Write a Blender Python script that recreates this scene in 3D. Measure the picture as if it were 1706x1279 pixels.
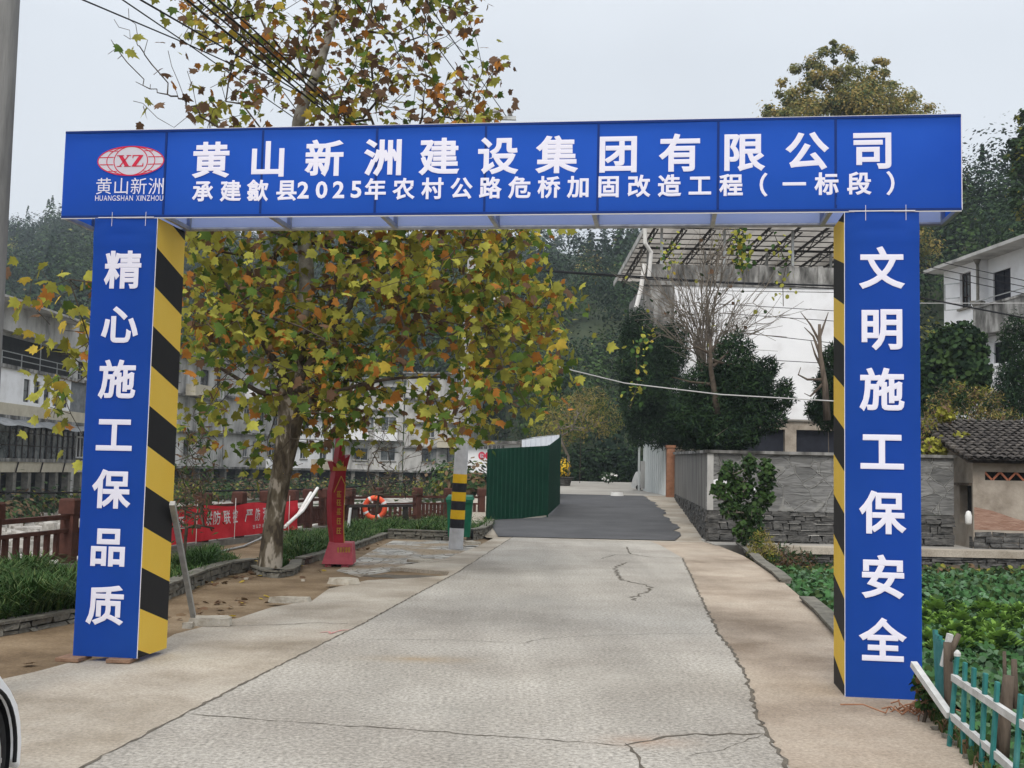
import bpy, math, random
import numpy as np
from mathutils import Vector, Matrix

sc = bpy.context.scene
for o in list(bpy.data.objects):
    bpy.data.objects.remove(o)
PI = math.pi
rad = math.radians

# ------------------------------------------------------------------ camera
F_PX, W_PX, H_PX = 1872.0, 1706.0, 1279.0
CAM_Z = 1.606
PITCH, ROLL = rad(4.46), rad(1.26)
_f = np.array([0, math.cos(PITCH), math.sin(PITCH)])
_r0 = np.array([1.0, 0, 0]); _u0 = np.cross(_r0, _f)
_R = math.cos(ROLL) * _r0 + math.sin(ROLL) * _u0
_U = -math.sin(ROLL) * _r0 + math.cos(ROLL) * _u0
cam_d = bpy.data.cameras.new("camera")
cam = bpy.data.objects.new("camera", cam_d)
sc.collection.objects.link(cam)
cam_d.sensor_width = 36.0
cam_d.lens = F_PX / W_PX * 36.0
cam_d.clip_start = 0.1
cam_d.clip_end = 3000
M = Matrix.Identity(4)
for i in range(3):
    M[i][0], M[i][1], M[i][2] = _R[i], _U[i], -_f[i]
M[2][3] = CAM_Z
cam.matrix_world = M
sc.camera = cam

# ------------------------------------------------------------------ world, sun, exposure
SUN_EL, SUN_AZ = rad(46), rad(190)          # azimuth clockwise from +Y
world = bpy.data.worlds.new("World")
sc.world = world
world.use_nodes = True
wn = world.node_tree.nodes; wl = world.node_tree.links
bg = wn['Background']
sky = wn.new('ShaderNodeTexSky'); sky.sky_type = 'NISHITA'; sky.sun_disc = False
sky.sun_elevation = SUN_EL; sky.sun_rotation = SUN_AZ
sky.air_density = 1.0; sky.dust_density = 3.0; sky.ozone_density = 1.0
hs = wn.new('ShaderNodeHueSaturation'); hs.inputs['Saturation'].default_value = 0.30
wl.new(sky.outputs[0], hs.inputs['Color'])
# the overcast: a pale cloud layer over the sky, a little brighter overhead, with soft unevenness
wtc = wn.new('ShaderNodeTexCoord')
sep = wn.new('ShaderNodeSeparateXYZ'); wl.new(wtc.outputs['Generated'], sep.inputs[0])
zr = wn.new('ShaderNodeValToRGB')
zr.color_ramp.elements[0].position = 0.0; zr.color_ramp.elements[0].color = (6.1, 6.45, 6.85, 1)
zr.color_ramp.elements[1].position = 0.9; zr.color_ramp.elements[1].color = (12.4, 12.7, 13.2, 1)
e = zr.color_ramp.elements.new(0.35); e.color = (6.3, 6.75, 7.3, 1)
wl.new(sep.outputs['Z'], zr.inputs[0])
cn = wn.new('ShaderNodeTexNoise'); cn.inputs['Scale'].default_value = 2.2; cn.inputs['Detail'].default_value = 4
wl.new(wtc.outputs['Generated'], cn.inputs['Vector'])
cr = wn.new('ShaderNodeMapRange'); cr.inputs['From Min'].default_value = 0.3; cr.inputs['From Max'].default_value = 0.7
cr.inputs['To Min'].default_value = 0.90; cr.inputs['To Max'].default_value = 1.07
wl.new(cn.outputs['Fac'], cr.inputs[0])
mul = wn.new('ShaderNodeVectorMath'); mul.operation = 'SCALE'
wl.new(zr.outputs[0], mul.inputs[0]); wl.new(cr.outputs[0], mul.inputs['Scale'])
mx = wn.new('ShaderNodeMix'); mx.data_type = 'RGBA'; mx.inputs['Factor'].default_value = 0.85
wl.new(hs.outputs[0], mx.inputs['A']); wl.new(mul.outputs[0], mx.inputs['B'])
wl.new(mx.outputs['Result'], bg.inputs[0])
bg.inputs[1].default_value = 0.10

sun_d = bpy.data.lights.new("sun", 'SUN')
sun_d.energy = 1.5; sun_d.angle = rad(25); sun_d.color = (1.0, 0.96, 0.90)
sun = bpy.data.objects.new("sun", sun_d)
sc.collection.objects.link(sun)
sd = Vector((math.sin(SUN_AZ) * math.cos(SUN_EL), math.cos(SUN_AZ) * math.cos(SUN_EL), math.sin(SUN_EL)))
sun.rotation_euler = sd.to_track_quat('Z', 'Y').to_euler()
sun.location = (0, -10, 60)

vs = sc.view_settings
vs.view_transform = 'Standard'; vs.look = 'None'; vs.gamma = 1.0; vs.use_curve_mapping = False
vs.exposure = 0.42
sc.cycles.max_bounces = 6; sc.cycles.diffuse_bounces = 3; sc.cycles.transmission_bounces = 4
sc.cycles.transparent_max_bounces = 8; sc.cycles.volume_bounces = 0
sc.cycles.use_denoising = True
sc.cycles.caustics_reflective = False; sc.cycles.caustics_refractive = False

# ------------------------------------------------------------------ pixel <-> place
def ray(px, py):
    d = _f + _R * (px - W_PX / 2) / F_PX - _U * (py - H_PX / 2) / F_PX
    return d

def at(px, py, Y):
    d = ray(px, py); k = Y / d[1]
    return np.array([d[0] * k, Y, CAM_Z + d[2] * k])

def gz(y):
    """height of the road: level, then a ramp up to the yard"""
    return float(np.interp(y, [-100, 27.5, 30, 48, 58, 75, 400], [0, 0, .07, .73, .95, 1.06, 1.06]))

def gnd(px, py, z=0.0):
    d = ray(px, py); k = (z - CAM_Z) / d[2]
    return np.array([d[0] * k, d[1] * k, z])

def gramp(px, py):
    z = 0.0
    for _ in range(40):
        p = gnd(px, py, z); z = 0.5 * z + 0.5 * gz(p[1])
    return gnd(px, py, z)

def zat(px, py, Y):
    return at(px, py, Y)[2]

# ------------------------------------------------------------------ materials
MATS = {}
def mat(name, cols, rough=0.8, scale=4.0, detail=4.0, bump=0.0, bscale=None, metal=0.0, stretch=None,
        spec=0.15, speck=None, transl=0.0, coord='Object', spread=0.18, distort=0.0, speckscale=160, streak=None, stains=None):
    """procedural surface: two or three real colours mixed by noise, optional aggregate specks, bump, translucency"""
    if name in MATS: return MATS[name]
    m = bpy.data.materials.new(name); m.use_nodes = True
    nt = m.node_tree; n = nt.nodes; l = nt.links
    p = n['Principled BSDF']
    p.inputs['Roughness'].default_value = rough
    p.inputs['Metallic'].default_value = metal
    p.inputs['Specular IOR Level'].default_value = spec
    if isinstance(cols[0], (int, float)): cols = [cols]
    tc = n.new('ShaderNodeTexCoord')
    mp = n.new('ShaderNodeMapping')
    if stretch: mp.inputs['Scale'].default_value = stretch
    l.new(tc.outputs[coord], mp.inputs[0])
    if len(cols) > 1:
        nz = n.new('ShaderNodeTexNoise'); nz.inputs['Scale'].default_value = scale
        nz.inputs['Detail'].default_value = detail; nz.inputs['Roughness'].default_value = 0.62
        nz.inputs['Distortion'].default_value = distort
        l.new(mp.outputs[0], nz.inputs['Vector'])
        r = n.new('ShaderNodeValToRGB')
        k = len(cols)
        els = r.color_ramp.elements
        for i, c in enumerate(cols):
            pos = 0.5 + spread * (2 * i / (k - 1) - 1)
            if i == 0: el = els[0]; el.position = pos
            elif i == k - 1: el = els[-1]; el.position = pos
            else: el = els.new(pos)
            el.color = (*c, 1)
        l.new(nz.outputs['Fac'], r.inputs[0])
        col = r.outputs[0]
    else:
        rgb = n.new('ShaderNodeRGB'); rgb.outputs[0].default_value = (*cols[0], 1); col = rgb.outputs[0]
    if speck:
        sn = n.new('ShaderNodeTexNoise'); sn.inputs['Scale'].default_value = speckscale; sn.inputs['Detail'].default_value = 6; sn.inputs['Roughness'].default_value = .75
        l.new(tc.outputs[coord], sn.inputs['Vector'])
        mr = n.new('ShaderNodeMapRange'); mr.inputs['From Min'].default_value = 0.3; mr.inputs['From Max'].default_value = 0.7
        mr.inputs['To Min'].default_value = 1 - speck; mr.inputs['To Max'].default_value = 1 + speck
        l.new(sn.outputs['Fac'], mr.inputs[0])
        vm = n.new('ShaderNodeVectorMath'); vm.operation = 'SCALE'
        l.new(col, vm.inputs[0]); l.new(mr.outputs[0], vm.inputs['Scale'])
        col = vm.outputs[0]
    if streak:
        m2 = n.new('ShaderNodeMapping'); m2.inputs['Scale'].default_value = streak; l.new(tc.outputs[coord], m2.inputs[0])
        s2 = n.new('ShaderNodeTexNoise'); s2.inputs['Scale'].default_value = 1.0; s2.inputs['Detail'].default_value = 7; s2.inputs['Roughness'].default_value = .6; l.new(m2.outputs[0], s2.inputs['Vector'])
        r2 = n.new('ShaderNodeMapRange'); r2.inputs['From Min'].default_value = .34; r2.inputs['From Max'].default_value = .66; r2.inputs['To Min'].default_value = .84; r2.inputs['To Max'].default_value = 1.10; l.new(s2.outputs['Fac'], r2.inputs[0])
        v2 = n.new('ShaderNodeVectorMath'); v2.operation = 'SCALE'; l.new(col, v2.inputs[0]); l.new(r2.outputs[0], v2.inputs['Scale']); col = v2.outputs[0]
    for (sx, sy, ra, rb_, sc_, fac) in (stains or []):
        m3 = n.new('ShaderNodeMapping'); m3.vector_type = 'TEXTURE'; m3.inputs['Location'].default_value = (sx, sy, 0); m3.inputs['Scale'].default_value = (ra, rb_, 1); l.new(tc.outputs[coord], m3.inputs[0])
        g3 = n.new('ShaderNodeTexGradient'); g3.gradient_type = 'QUADRATIC_SPHERE'; l.new(m3.outputs[0], g3.inputs[0])
        n3 = n.new('ShaderNodeTexNoise'); n3.inputs['Scale'].default_value = 9; n3.inputs['Detail'].default_value = 5; l.new(tc.outputs[coord], n3.inputs['Vector'])
        mm = n.new('ShaderNodeMath'); mm.operation = 'MULTIPLY'; l.new(g3.outputs['Fac'], mm.inputs[0]); l.new(n3.outputs['Fac'], mm.inputs[1])
        mf = n.new('ShaderNodeMath'); mf.operation = 'MULTIPLY'; mf.use_clamp = True; mf.inputs[1].default_value = fac * 2; l.new(mm.outputs[0], mf.inputs[0])
        mx3 = n.new('ShaderNodeMix'); mx3.data_type = 'RGBA'; mx3.inputs['B'].default_value = (*sc_, 1); l.new(mf.outputs[0], mx3.inputs['Factor']); l.new(col, mx3.inputs['A']); col = mx3.outputs['Result']
    l.new(col, p.inputs['Base Color'])
    if bump:
        bn = n.new('ShaderNodeTexNoise'); bn.inputs['Scale'].default_value = bscale or scale * 3; bn.inputs['Detail'].default_value = 5
        l.new(mp.outputs[0], bn.inputs['Vector'])
        b = n.new('ShaderNodeBump'); b.inputs['Strength'].default_value = bump; b.inputs['Distance'].default_value = 0.03
        l.new(bn.outputs['Fac'], b.inputs['Height']); l.new(b.outputs[0], p.inputs['Normal'])
    if transl:
        t = n.new('ShaderNodeBsdfTranslucent'); l.new(col, t.inputs[0])
        ms = n.new('ShaderNodeMixShader'); ms.inputs[0].default_value = transl
        l.new(p.outputs[0], ms.inputs[1]); l.new(t.outputs[0], ms.inputs[2])
        l.new(ms.outputs[0], n['Material Output'].inputs[0])
    MATS[name] = m
    return m

# ------------------------------------------------------------------ objects
def tag(o, label=None, cat=None, group=None, kind=None):
    if label: o['label'] = label
    if cat: o['category'] = cat
    if group: o['group'] = group
    if kind: o['kind'] = kind
    return o

def thing(name, label, cat, loc=(0, 0, 0), rz=0.0, group=None):
    o = bpy.data.objects.new(name, None)
    sc.collection.objects.link(o)
    o.empty_display_size = 0.3
    o.location = tuple(float(v) for v in loc); o.rotation_euler = (0, 0, rz)
    return tag(o, label, cat, group)

def root_of(o):
    while o.parent: o = o.parent
    return o

def link_mesh(name, me, parent=None):
    o = bpy.data.objects.new(name, me)
    sc.collection.objects.link(o)
    if parent: o.parent = parent
    return o

def to_local(V, parent):
    if parent is None: return V
    r = root_of(parent)
    V = V - np.array(r.location)
    a = -r.rotation_euler.z
    if a:
        c, s = math.cos(a), math.sin(a)
        V = np.stack([V[:, 0] * c - V[:, 1] * s, V[:, 0] * s + V[:, 1] * c, V[:, 2]], 1)
    return V

class MB:
    """collects shapes and links them as ONE mesh object"""
    def __init__(s): s.v = []; s.f = []; s.m = []; s.n = 0
    def add(s, V, Fs, mi=0):
        V = np.asarray(V, float)
        s.v.append(V); b = s.n
        s.f += [[i + b for i in q] for q in Fs]
        s.m += [mi] * len(Fs); s.n += len(V)
        return s
    def hexa(s, P, mi=0):
        """8 corners: bottom ring 0-3, top ring 4-7"""
        return s.add(P, [[3, 2, 1, 0], [4, 5, 6, 7], [0, 1, 5, 4], [1, 2, 6, 5], [2, 3, 7, 6], [3, 0, 4, 7]], mi)
    def box(s, x0, x1, y0, y1, z0, z1, mi=0):
        return s.hexa([[x0, y0, z0], [x1, y0, z0], [x1, y1, z0], [x0, y1, z0], [x0, y0, z1], [x1, y0, z1], [x1, y1, z1], [x0, y1, z1]], mi)
    def rbox(s, c, size, rz=0.0, mi=0, rx=0.0, ry=0.0, taper=1.0):
        h = np.array(size) / 2
        P = np.array([[-1, -1, -1], [1, -1, -1], [1, 1, -1], [-1, 1, -1], [-1, -1, 1], [1, -1, 1], [1, 1, 1], [-1, 1, 1]], float) * h
        P[4:, :2] *= taper
        Rm = np.array(Matrix.Rotation(rz, 3, 'Z') @ Matrix.Rotation(ry, 3, 'Y') @ Matrix.Rotation(rx, 3, 'X'))
        return s.hexa(P @ Rm.T + np.array(c), mi)
    def bar(s, a, b, w, h=None, mi=0):
        """square bar from a to b"""
        a = np.array(a, float); b = np.array(b, float); d = b - a; d /= np.linalg.norm(d)
        up = np.array([0, 0, 1.0]) if abs(d[2]) < 0.95 else np.array([1.0, 0, 0])
        x = np.cross(d, up); x /= np.linalg.norm(x); y = np.cross(x, d)
        w /= 2; h = (h / 2) if h else w
        P = [p + sx * x * w + sy * y * h for p in (a, b) for sx, sy in ((-1, -1), (1, -1), (1, 1), (-1, 1))]
        return s.hexa(P, mi)
    def tube(s, path, rads, n=8, mi=0, cap=True):
        path = np.array(path, float); k = len(path)
        if np.isscalar(rads): rads = [rads] * k
        T = np.gradient(path, axis=0); T /= (np.linalg.norm(T, axis=1)[:, None] + 1e-12)
        up = np.array([0, 0, 1.0]) if abs(T[0][2]) < 0.9 else np.array([1.0, 0, 0])
        x = np.cross(T[0], up); x /= np.linalg.norm(x)
        V = []
        ang = np.arange(n) * 2 * PI / n
        for i in range(k):
            x = x - T[i] * (x @ T[i]); x /= (np.linalg.norm(x) + 1e-12)
            y = np.cross(T[i], x)
            V.append(path[i] + rads[i] * (np.cos(ang)[:, None] * x + np.sin(ang)[:, None] * y))
        V = np.concatenate(V)
        Fs = [[i * n + j, i * n + (j + 1) % n, (i + 1) * n + (j + 1) % n, (i + 1) * n + j] for i in range(k - 1) for j in range(n)]
        if cap: Fs += [list(range(n))[::-1], [(k - 1) * n + j for j in range(n)]]
        return s.add(V, Fs, mi)
    def lathe(s, c, prof, n=16, mi=0):
        """profile of (radius, z) about the vertical through c"""
        ang = np.arange(n) * 2 * PI / n
        V = np.concatenate([np.stack([c[0] + r * np.cos(ang), c[1] + r * np.sin(ang), np.full(n, c[2] + z)], 1) for r, z in prof])
        k = len(prof)
        Fs = [[i * n + j, i * n + (j + 1) % n, (i + 1) * n + (j + 1) % n, (i + 1) * n + j] for i in range(k - 1) for j in range(n)]
        Fs += [list(range(n))[::-1], [(k - 1) * n + j for j in range(n)]]
        return s.add(V, Fs, mi)
    def prism(s, poly, d, mi=0):
        """planar polygon (3D points) pushed along d"""
        P = np.array(poly, float); d = np.array(d, float); k = len(P)
        V = np.concatenate([P, P + d])
        Fs = [list(range(k))[::-1], [k + i for i in range(k)]] + [[i, (i + 1) % k, k + (i + 1) % k, k + i] for i in range(k)]
        return s.add(V, Fs, mi)
    def sheet(s, poly, mi=0):
        return s.add(poly, [list(range(len(poly)))], mi)
    def build(s, name, mats, parent=None, smooth=False, world=True, recalc=False):
        if not isinstance(mats, (list, tuple)): mats = [mats]
        V = np.concatenate(s.v)
        if world: V = to_local(V, parent)
        me = bpy.data.meshes.new(name)
        me.from_pydata(V.tolist(), [], s.f)
        for m in mats: me.materials.append(m)
        if len(mats) > 1: me.polygons.foreach_set('material_index', s.m)
        if smooth: me.polygons.foreach_set('use_smooth', [True] * len(s.f))
        me.update()
        if recalc:
            import bmesh
            bm = bmesh.new(); bm.from_mesh(me); bmesh.ops.recalc_face_normals(bm, faces=bm.faces); bm.to_mesh(me); bm.free()
        return link_mesh(name, me, parent)

def fill_poly(poly, z=None):
    """triangulated face list for a possibly concave outline"""
    from mathutils.geometry import tessellate_polygon
    P = [Vector((p[0], p[1], 0)) for p in poly]
    return [list(t) for t in tessellate_polygon([P])]

# ------------------------------------------------------------------ foliage
rng = np.random.default_rng(7)
QUAD = (np.array([[-.5, 0, 0], [0, -.32, 0], [.5, 0, 0], [0, .32, 0]]), [[0, 1, 2, 3]])
def plane_leaf():
    """a five-lobed plane leaf, folded a little along its midrib; stalk end at the origin"""
    h = [(0, 0), (.18, -.06), (.42, .02), (.36, .14), (.62, .34), (.38, .42), (.40, .60), (.20, .58), (0, 1.0)]
    R = [(x, y, -0.22 * x - .22 * y * y) for x, y in h]
    L = [(-x, y, -0.16 * x - .22 * y * y + .05 * x * x) for x, y in h]
    V = R + L[1:-1]
    n = len(R)
    return (np.array(V), [list(range(n)), [0, n - 1] + [n + i for i in range(n - 3, -1, -1)]])
PLANE = plane_leaf()
def lance():
    V = [(0, 0, 0), (.13, .35, -.02), (0, 1, -.18), (-.13, .35, -.02)]
    return (np.array(V), [[0, 1, 2, 3]])
LANCE = lance()
def round_leaf():
    a = np.linspace(0, 2 * PI, 8)[:-1]
    V = [(0.42 * math.sin(t), 0.5 - 0.5 * math.cos(t), 0.12 * abs(math.sin(t))) for t in a]
    return (np.array(V), [list(range(7))])
ROUND = round_leaf()

def leaf_mesh(name, C, Nn, size, mats, midx, parent=None, tmpl=QUAD, up=None, kind=None, roll=None):
    """N small leaf faces as one mesh. C centres, Nn face normals, up: the way each leaf points (random if None)"""
    C = np.asarray(C, float); N = len(C)
    Nn = Nn / (np.linalg.norm(Nn, axis=1)[:, None] + 1e-9)
    a = rng.normal(size=(N, 3)) if up is None else np.asarray(up, float)
    a = a - Nn * (a * Nn).sum(1)[:, None]
    a /= (np.linalg.norm(a, axis=1)[:, None] + 1e-9)
    b = np.cross(a, Nn)
    TV, TF = tmpl
    m = len(TV)
    sz = np.asarray(size, float)
    if sz.ndim == 0: sz = np.full(N, float(sz))
    V = C[:, None, :] + sz[:, None, None] * (TV[None, :, 0, None] * b[:, None, :] + TV[None, :, 1, None] * a[:, None, :] + TV[None, :, 2, None] * Nn[:, None, :])
    V = to_local(V.reshape(-1, 3), parent)
    lens = np.array([len(f) for f in TF]); flat = np.concatenate([np.array(f) for f in TF])
    loops = (np.arange(N)[:, None] * m + flat[None, :]).reshape(-1)
    counts = np.tile(lens, N)
    starts = np.concatenate([[0], np.cumsum(counts)[:-1]])
    me = bpy.data.meshes.new(name)
    me.vertices.add(len(V)); me.vertices.foreach_set('co', V.astype(np.float32).ravel())
    me.loops.add(len(loops)); me.loops.foreach_set('vertex_index', loops.astype(np.int32))
    me.polygons.add(len(counts)); me.polygons.foreach_set('loop_start', starts.astype(np.int32))
    me.polygons.foreach_set('loop_total', counts.astype(np.int32))
    for mm in mats: me.materials.append(mm)
    me.polygons.foreach_set('material_index', np.repeat(np.asarray(midx, np.int32), len(TF)))
    me.update(calc_edges=True)
    o = link_mesh(name, me, parent)
    if kind: o['kind'] = kind
    return o

def grow(trunk, targets, seed=0, power=2.3, tip=0.006, droop=0.0, pull=0.35):
    """branches: every target is tied to the nearest limb already grown; returns nodes, parents, radii"""
    rg = np.random.default_rng(seed)
    P = [np.array(p, float) for p in trunk]; par = [-1] + list(range(len(trunk) - 1))
    start = 1 if len(trunk) > 2 else 0
    T = np.asarray(targets, float)
    base = np.array(trunk[len(trunk) // 2])
    order = np.argsort(np.linalg.norm(T - base, axis=1))
    depth = [0] * len(P)
    A = np.array(P)
    for t in T[order]:
        d = np.linalg.norm(A - t, axis=1)
        cost = d + pull * np.maximum(0, A[:, 2] - t[2] + 0.15 * d) + np.where(np.arange(len(A)) < start, 5, 0)
        j = int(np.argmin(cost))
        a = A[j]; L = np.linalg.norm(t - a)
        k = max(1, int(L / 0.45))
        prev = j
        new = []
        for i in range(1, k + 1):
            s = i / k
            p = a + (t - a) * s
            if i < k: p = p + rg.normal(size=3) * 0.06 * L ** 0.5 + np.array([0, 0, 0.10 * L * math.sin(PI * s)])
            P.append(p); par.append(prev); prev = len(P) - 1; new.append(p)
        A = np.vstack([A, np.array(new)])
    n = len(P); r = np.zeros(n)
    for i in range(n - 1, -1, -1):
        if r[i] == 0: r[i] = tip ** power
        if par[i] >= 0: r[par[i]] += r[i]
    # limbs start thick at the trunk nodes
    return np.array(P), par, r ** (1 / power)

def limbs(mb, P, par, R, n=5, scale=1.0, mi=0, skip=0, rmax=None):
    ch = {}
    for i, p in enumerate(par):
        if p >= 0: ch.setdefault(p, []).append(i)
    rr = R * scale
    if rmax is not None: rr = np.minimum(rr, rmax)
    stack = [(0, None)]
    while stack:
        i, frm = stack.pop()
        path = ([frm] if frm is not None else []) + [i]
        cur = i
        while cur in ch:
            c = sorted(ch[cur], key=lambda q: -R[q])
            for q in c[1:]: stack.append((q, cur))
            cur = c[0]; path.append(cur)
        if len(path) > 1:
            rs = [rr[q] for q in path]
            if frm is not None: rs[0] = min(rs[0], rs[1] * 1.15)
            if path[0] == 0 and skip: path, rs = path[skip:], rs[skip:]
            if len(path) > 1:
                mb.tube(P[path], rs, n=(n if max(rs) > 0.02 else 4), mi=mi, cap=True)

def blob_cloud(n, blobs, shell=0.55, seed=0):
    """points and outward normals spread through a union of ellipsoids (cx,cy,cz,rx,ry,rz), denser to the outside"""
    rg = np.random.default_rng(seed)
    B = np.array(blobs, float)
    w = (B[:, 3] * B[:, 4] * B[:, 5]) ** (2 / 3); w /= w.sum()
    k = rg.choice(len(B), n, p=w)
    d = rg.normal(size=(n, 3)); d /= np.linalg.norm(d, axis=1)[:, None]
    q = rg.random(n) ** (1 / 3)
    q = shell + (1 - shell) * q
    lump = 1 + 0.14 * np.sin(d[:, 0] * 7 + k) * np.cos(d[:, 2] * 6 + k * 2) + 0.10 * rg.normal(size=n)
    C = B[k, :3] + d * (q * lump)[:, None] * B[k, 3:6]
    Nn = d / B[k, 3:6]; Nn /= np.linalg.norm(Nn, axis=1)[:, None]
    return C, Nn, k

# ------------------------------------------------------------------ lettering
GL = {}
def glyphs(chars, off=0.0):
    need = [c for c in dict.fromkeys(chars) if (c, off) not in GL]
    obs = []
    for c in need:
        cu = bpy.data.curves.new('lettering_curve', 'FONT'); cu.body = c; cu.bevel_depth = off; cu.bevel_resolution = 0
        cu.resolution_u = 3; cu.dimensions = '2D'; cu.fill_mode = 'FRONT' if not off else 'BOTH'
        o = bpy.data.objects.new('lettering_curve', cu); sc.collection.objects.link(o); obs.append((c, o))
    dg = bpy.context.evaluated_depsgraph_get(); dg.update()
    for c, o in obs:
        me = bpy.data.meshes.new_from_object(o.evaluated_get(dg))
        V = np.array([v.co[:] for v in me.vertices]); Fs = [list(p.vertices) for p in me.polygons]
        if off: Fs = [f for f in Fs if V[f, 2].mean() > -off * .4]; V[:, 2] /= off
        GL[c, off] = (V, Fs)
        bpy.data.meshes.remove(me)
        cu = o.data
        bpy.data.objects.remove(o); bpy.data.curves.remove(cu)

def put_glyph(mb, c, fr, cx, cz, size, off=0.0, own=False, wscale=1.0, mi=0, fit=None):
    """fr(x, z) -> 3D. CJK centred on its em box unless own=True (its own outline); fit=(w,h) stretches to that box"""
    V, Fs = GL[c, off]
    x, y = V[:, 0], V[:, 1]
    if fit:
        x = (x - (x.min() + x.max()) / 2) / (x.max() - x.min()) * fit[0]
        y = (y - (y.min() + y.max()) / 2) / (y.max() - y.min()) * fit[1]
    elif own:
        x = (x - (x.min() + x.max()) / 2) * size * wscale; y = (y - (y.min() + y.max()) / 2) * size
    else:
        x = (x - 0.5) * size * wscale; y = (y - 0.37) * size
    P = np.array([fr(cx + a, cz + b) for a, b in zip(x, y)])
    if off:
        o0, o1, o2 = (np.array(fr(*q)) for q in ((cx, cz), (cx + .01, cz), (cx, cz + .01)))
        nn = np.cross(o1 - o0, o2 - o0); nn /= np.linalg.norm(nn); P = P + nn * (V[:, 2:3] * .0012)
    mb.add(P, Fs, mi)

def strokes(mb, fr, cx, cz, w, h, seed, mi=0):
    """a mark too small to read in the photograph: a few bars the size of one character"""
    rg = random.Random(seed)
    def bar(x0, x1, z0, z1): mb.add([fr(cx + x0, cz + z0), fr(cx + x1, cz + z0), fr(cx + x1, cz + z1), fr(cx + x0, cz + z1)], [[0, 1, 2, 3]], mi)
    t = 0.12 * h
    for z in (-.38, -.05 + rg.uniform(-.1, .1), .36):
        a = rg.uniform(.3, .5); bar(-a * w, rg.uniform(.3, .5) * w, z * h - t / 2, z * h + t / 2)
    for x in (rg.uniform(-.35, -.1), rg.uniform(.05, .35)):
        bar(x * w - t / 2, x * w + t / 2, -rg.uniform(.3, .48) * h, rg.uniform(.3, .48) * h)

# ================================================================== palette
def C(r, g, b): return (r, g, b)
m_conc = mat('concrete_road', [C(.262, .236, .203), C(.35, .324, .283), C(.415, .389, .345)], .92, .45, 9, .10, 120, speck=.62, speckscale=32, spread=.2, streak=(1.1, .16, 1), stains=[(*gnd(700, 1098)[:2], .8, .35, (.30, .20, .09), .5), (*gnd(1075, 1235)[:2], .5, .3, (.36, .22, .14), .5), (*gnd(900, 1000)[:2], 1.2, 1.6, (.22, .21, .19), .35), (*gnd(760, 1180)[:2], .7, .5, (.24, .23, .20), .3), (*gnd(1020, 1130)[:2], .6, .8, (.45, .42, .37), .4)])
m_conc2 = mat('concrete_side', [C(.25, .21, .16), C(.37, .325, .265), C(.455, .415, .35)], .92, .7, 9, .1, 100, speck=.35, speckscale=40, spread=.17, streak=(.7, .4, 1))
m_shoulder = mat('concrete_shoulder', [C(.22, .17, .125), C(.36, .295, .23), C(.44, .375, .30)], .92, .6, 9, .1, 100, speck=.35, speckscale=40, spread=.18, streak=(1.1, .3, 1))
m_yard = mat('concrete_yard', [C(.30, .28, .25), C(.42, .40, .36)], .9, .5, 5, .1, 30)
m_dirt = mat('bare_earth', [C(.115, .078, .045), C(.19, .135, .082), C(.26, .195, .125)], .97, 1.1, 7, .5, 22, speck=.3, speckscale=40)
m_soil = mat('garden_soil', [C(.05, .038, .025), C(.10, .075, .05)], .97, 2, 6, .8, 14)
m_asph = mat('asphalt', [C(.070, .070, .073), C(.105, .105, .108)], .9, .7, 6, .25, 70, speck=.25, speckscale=70)
m_crack_and_hole_shade = mat('crack_dirt_and_hole_shade', [C(.085, .074, .06), C(.16, .14, .112)], .98, 9, 3)
m_river = mat('river_stones', [C(.16, .145, .125), C(.32, .30, .27), C(.50, .475, .435)], .92, 2.2, 6, .8, 5)
def sett_mat():
    m = bpy.data.materials.new('paving_setts'); m.use_nodes = True; nt = m.node_tree; n = nt.nodes; l = nt.links; p = n['Principled BSDF']; p.inputs['Roughness'].default_value = .92
    tc = n.new('ShaderNodeTexCoord'); v = n.new('ShaderNodeTexVoronoi'); v.inputs['Scale'].default_value = 5.2; v2 = n.new('ShaderNodeTexVoronoi'); v2.feature = 'DISTANCE_TO_EDGE'; v2.inputs['Scale'].default_value = 5.2
    l.new(tc.outputs['Object'], v.inputs['Vector']); l.new(tc.outputs['Object'], v2.inputs['Vector'])
    r = n.new('ShaderNodeValToRGB'); r.color_ramp.elements[0].color = (.16, .155, .14, 1); r.color_ramp.elements[1].color = (.50, .48, .43, 1); l.new(v.outputs['Color'], r.inputs[0])
    e = n.new('ShaderNodeMapRange'); e.inputs['From Max'].default_value = .07; l.new(v2.outputs['Distance'], e.inputs[0])
    nz = n.new('ShaderNodeTexNoise'); nz.inputs['Scale'].default_value = .8; nz.inputs['Detail'].default_value = 6; l.new(tc.outputs['Object'], nz.inputs['Vector'])
    mm = n.new('ShaderNodeMapRange'); mm.inputs['From Min'].default_value = .45; mm.inputs['From Max'].default_value = .60; l.new(nz.outputs['Fac'], mm.inputs[0])
    mx_ = n.new('ShaderNodeMix'); mx_.data_type = 'RGBA'; mx_.inputs['A'].default_value = (.14, .105, .065, 1); l.new(e.outputs[0], mx_.inputs['Factor']); l.new(r.outputs[0], mx_.inputs['B'])
    m2 = n.new('ShaderNodeMix'); m2.data_type = 'RGBA'; m2.inputs['B'].default_value = (.27, .205, .13, 1); l.new(mm.outputs[0], m2.inputs['Factor']); l.new(mx_.outputs['Result'], m2.inputs['A']); l.new(m2.outputs['Result'], p.inputs['Base Color'])
    b = n.new('ShaderNodeBump'); b.inputs['Strength'].default_value = .8; b.inputs['Distance'].default_value = .03; l.new(e.outputs[0], b.inputs['Height']); l.new(b.outputs[0], p.inputs['Normal'])
    return m
m_tile = sett_mat()
m_chunk = mat('broken_concrete', [C(.30, .26, .20), C(.47, .43, .36)], .95, 6, 6, .8, 20)
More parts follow.
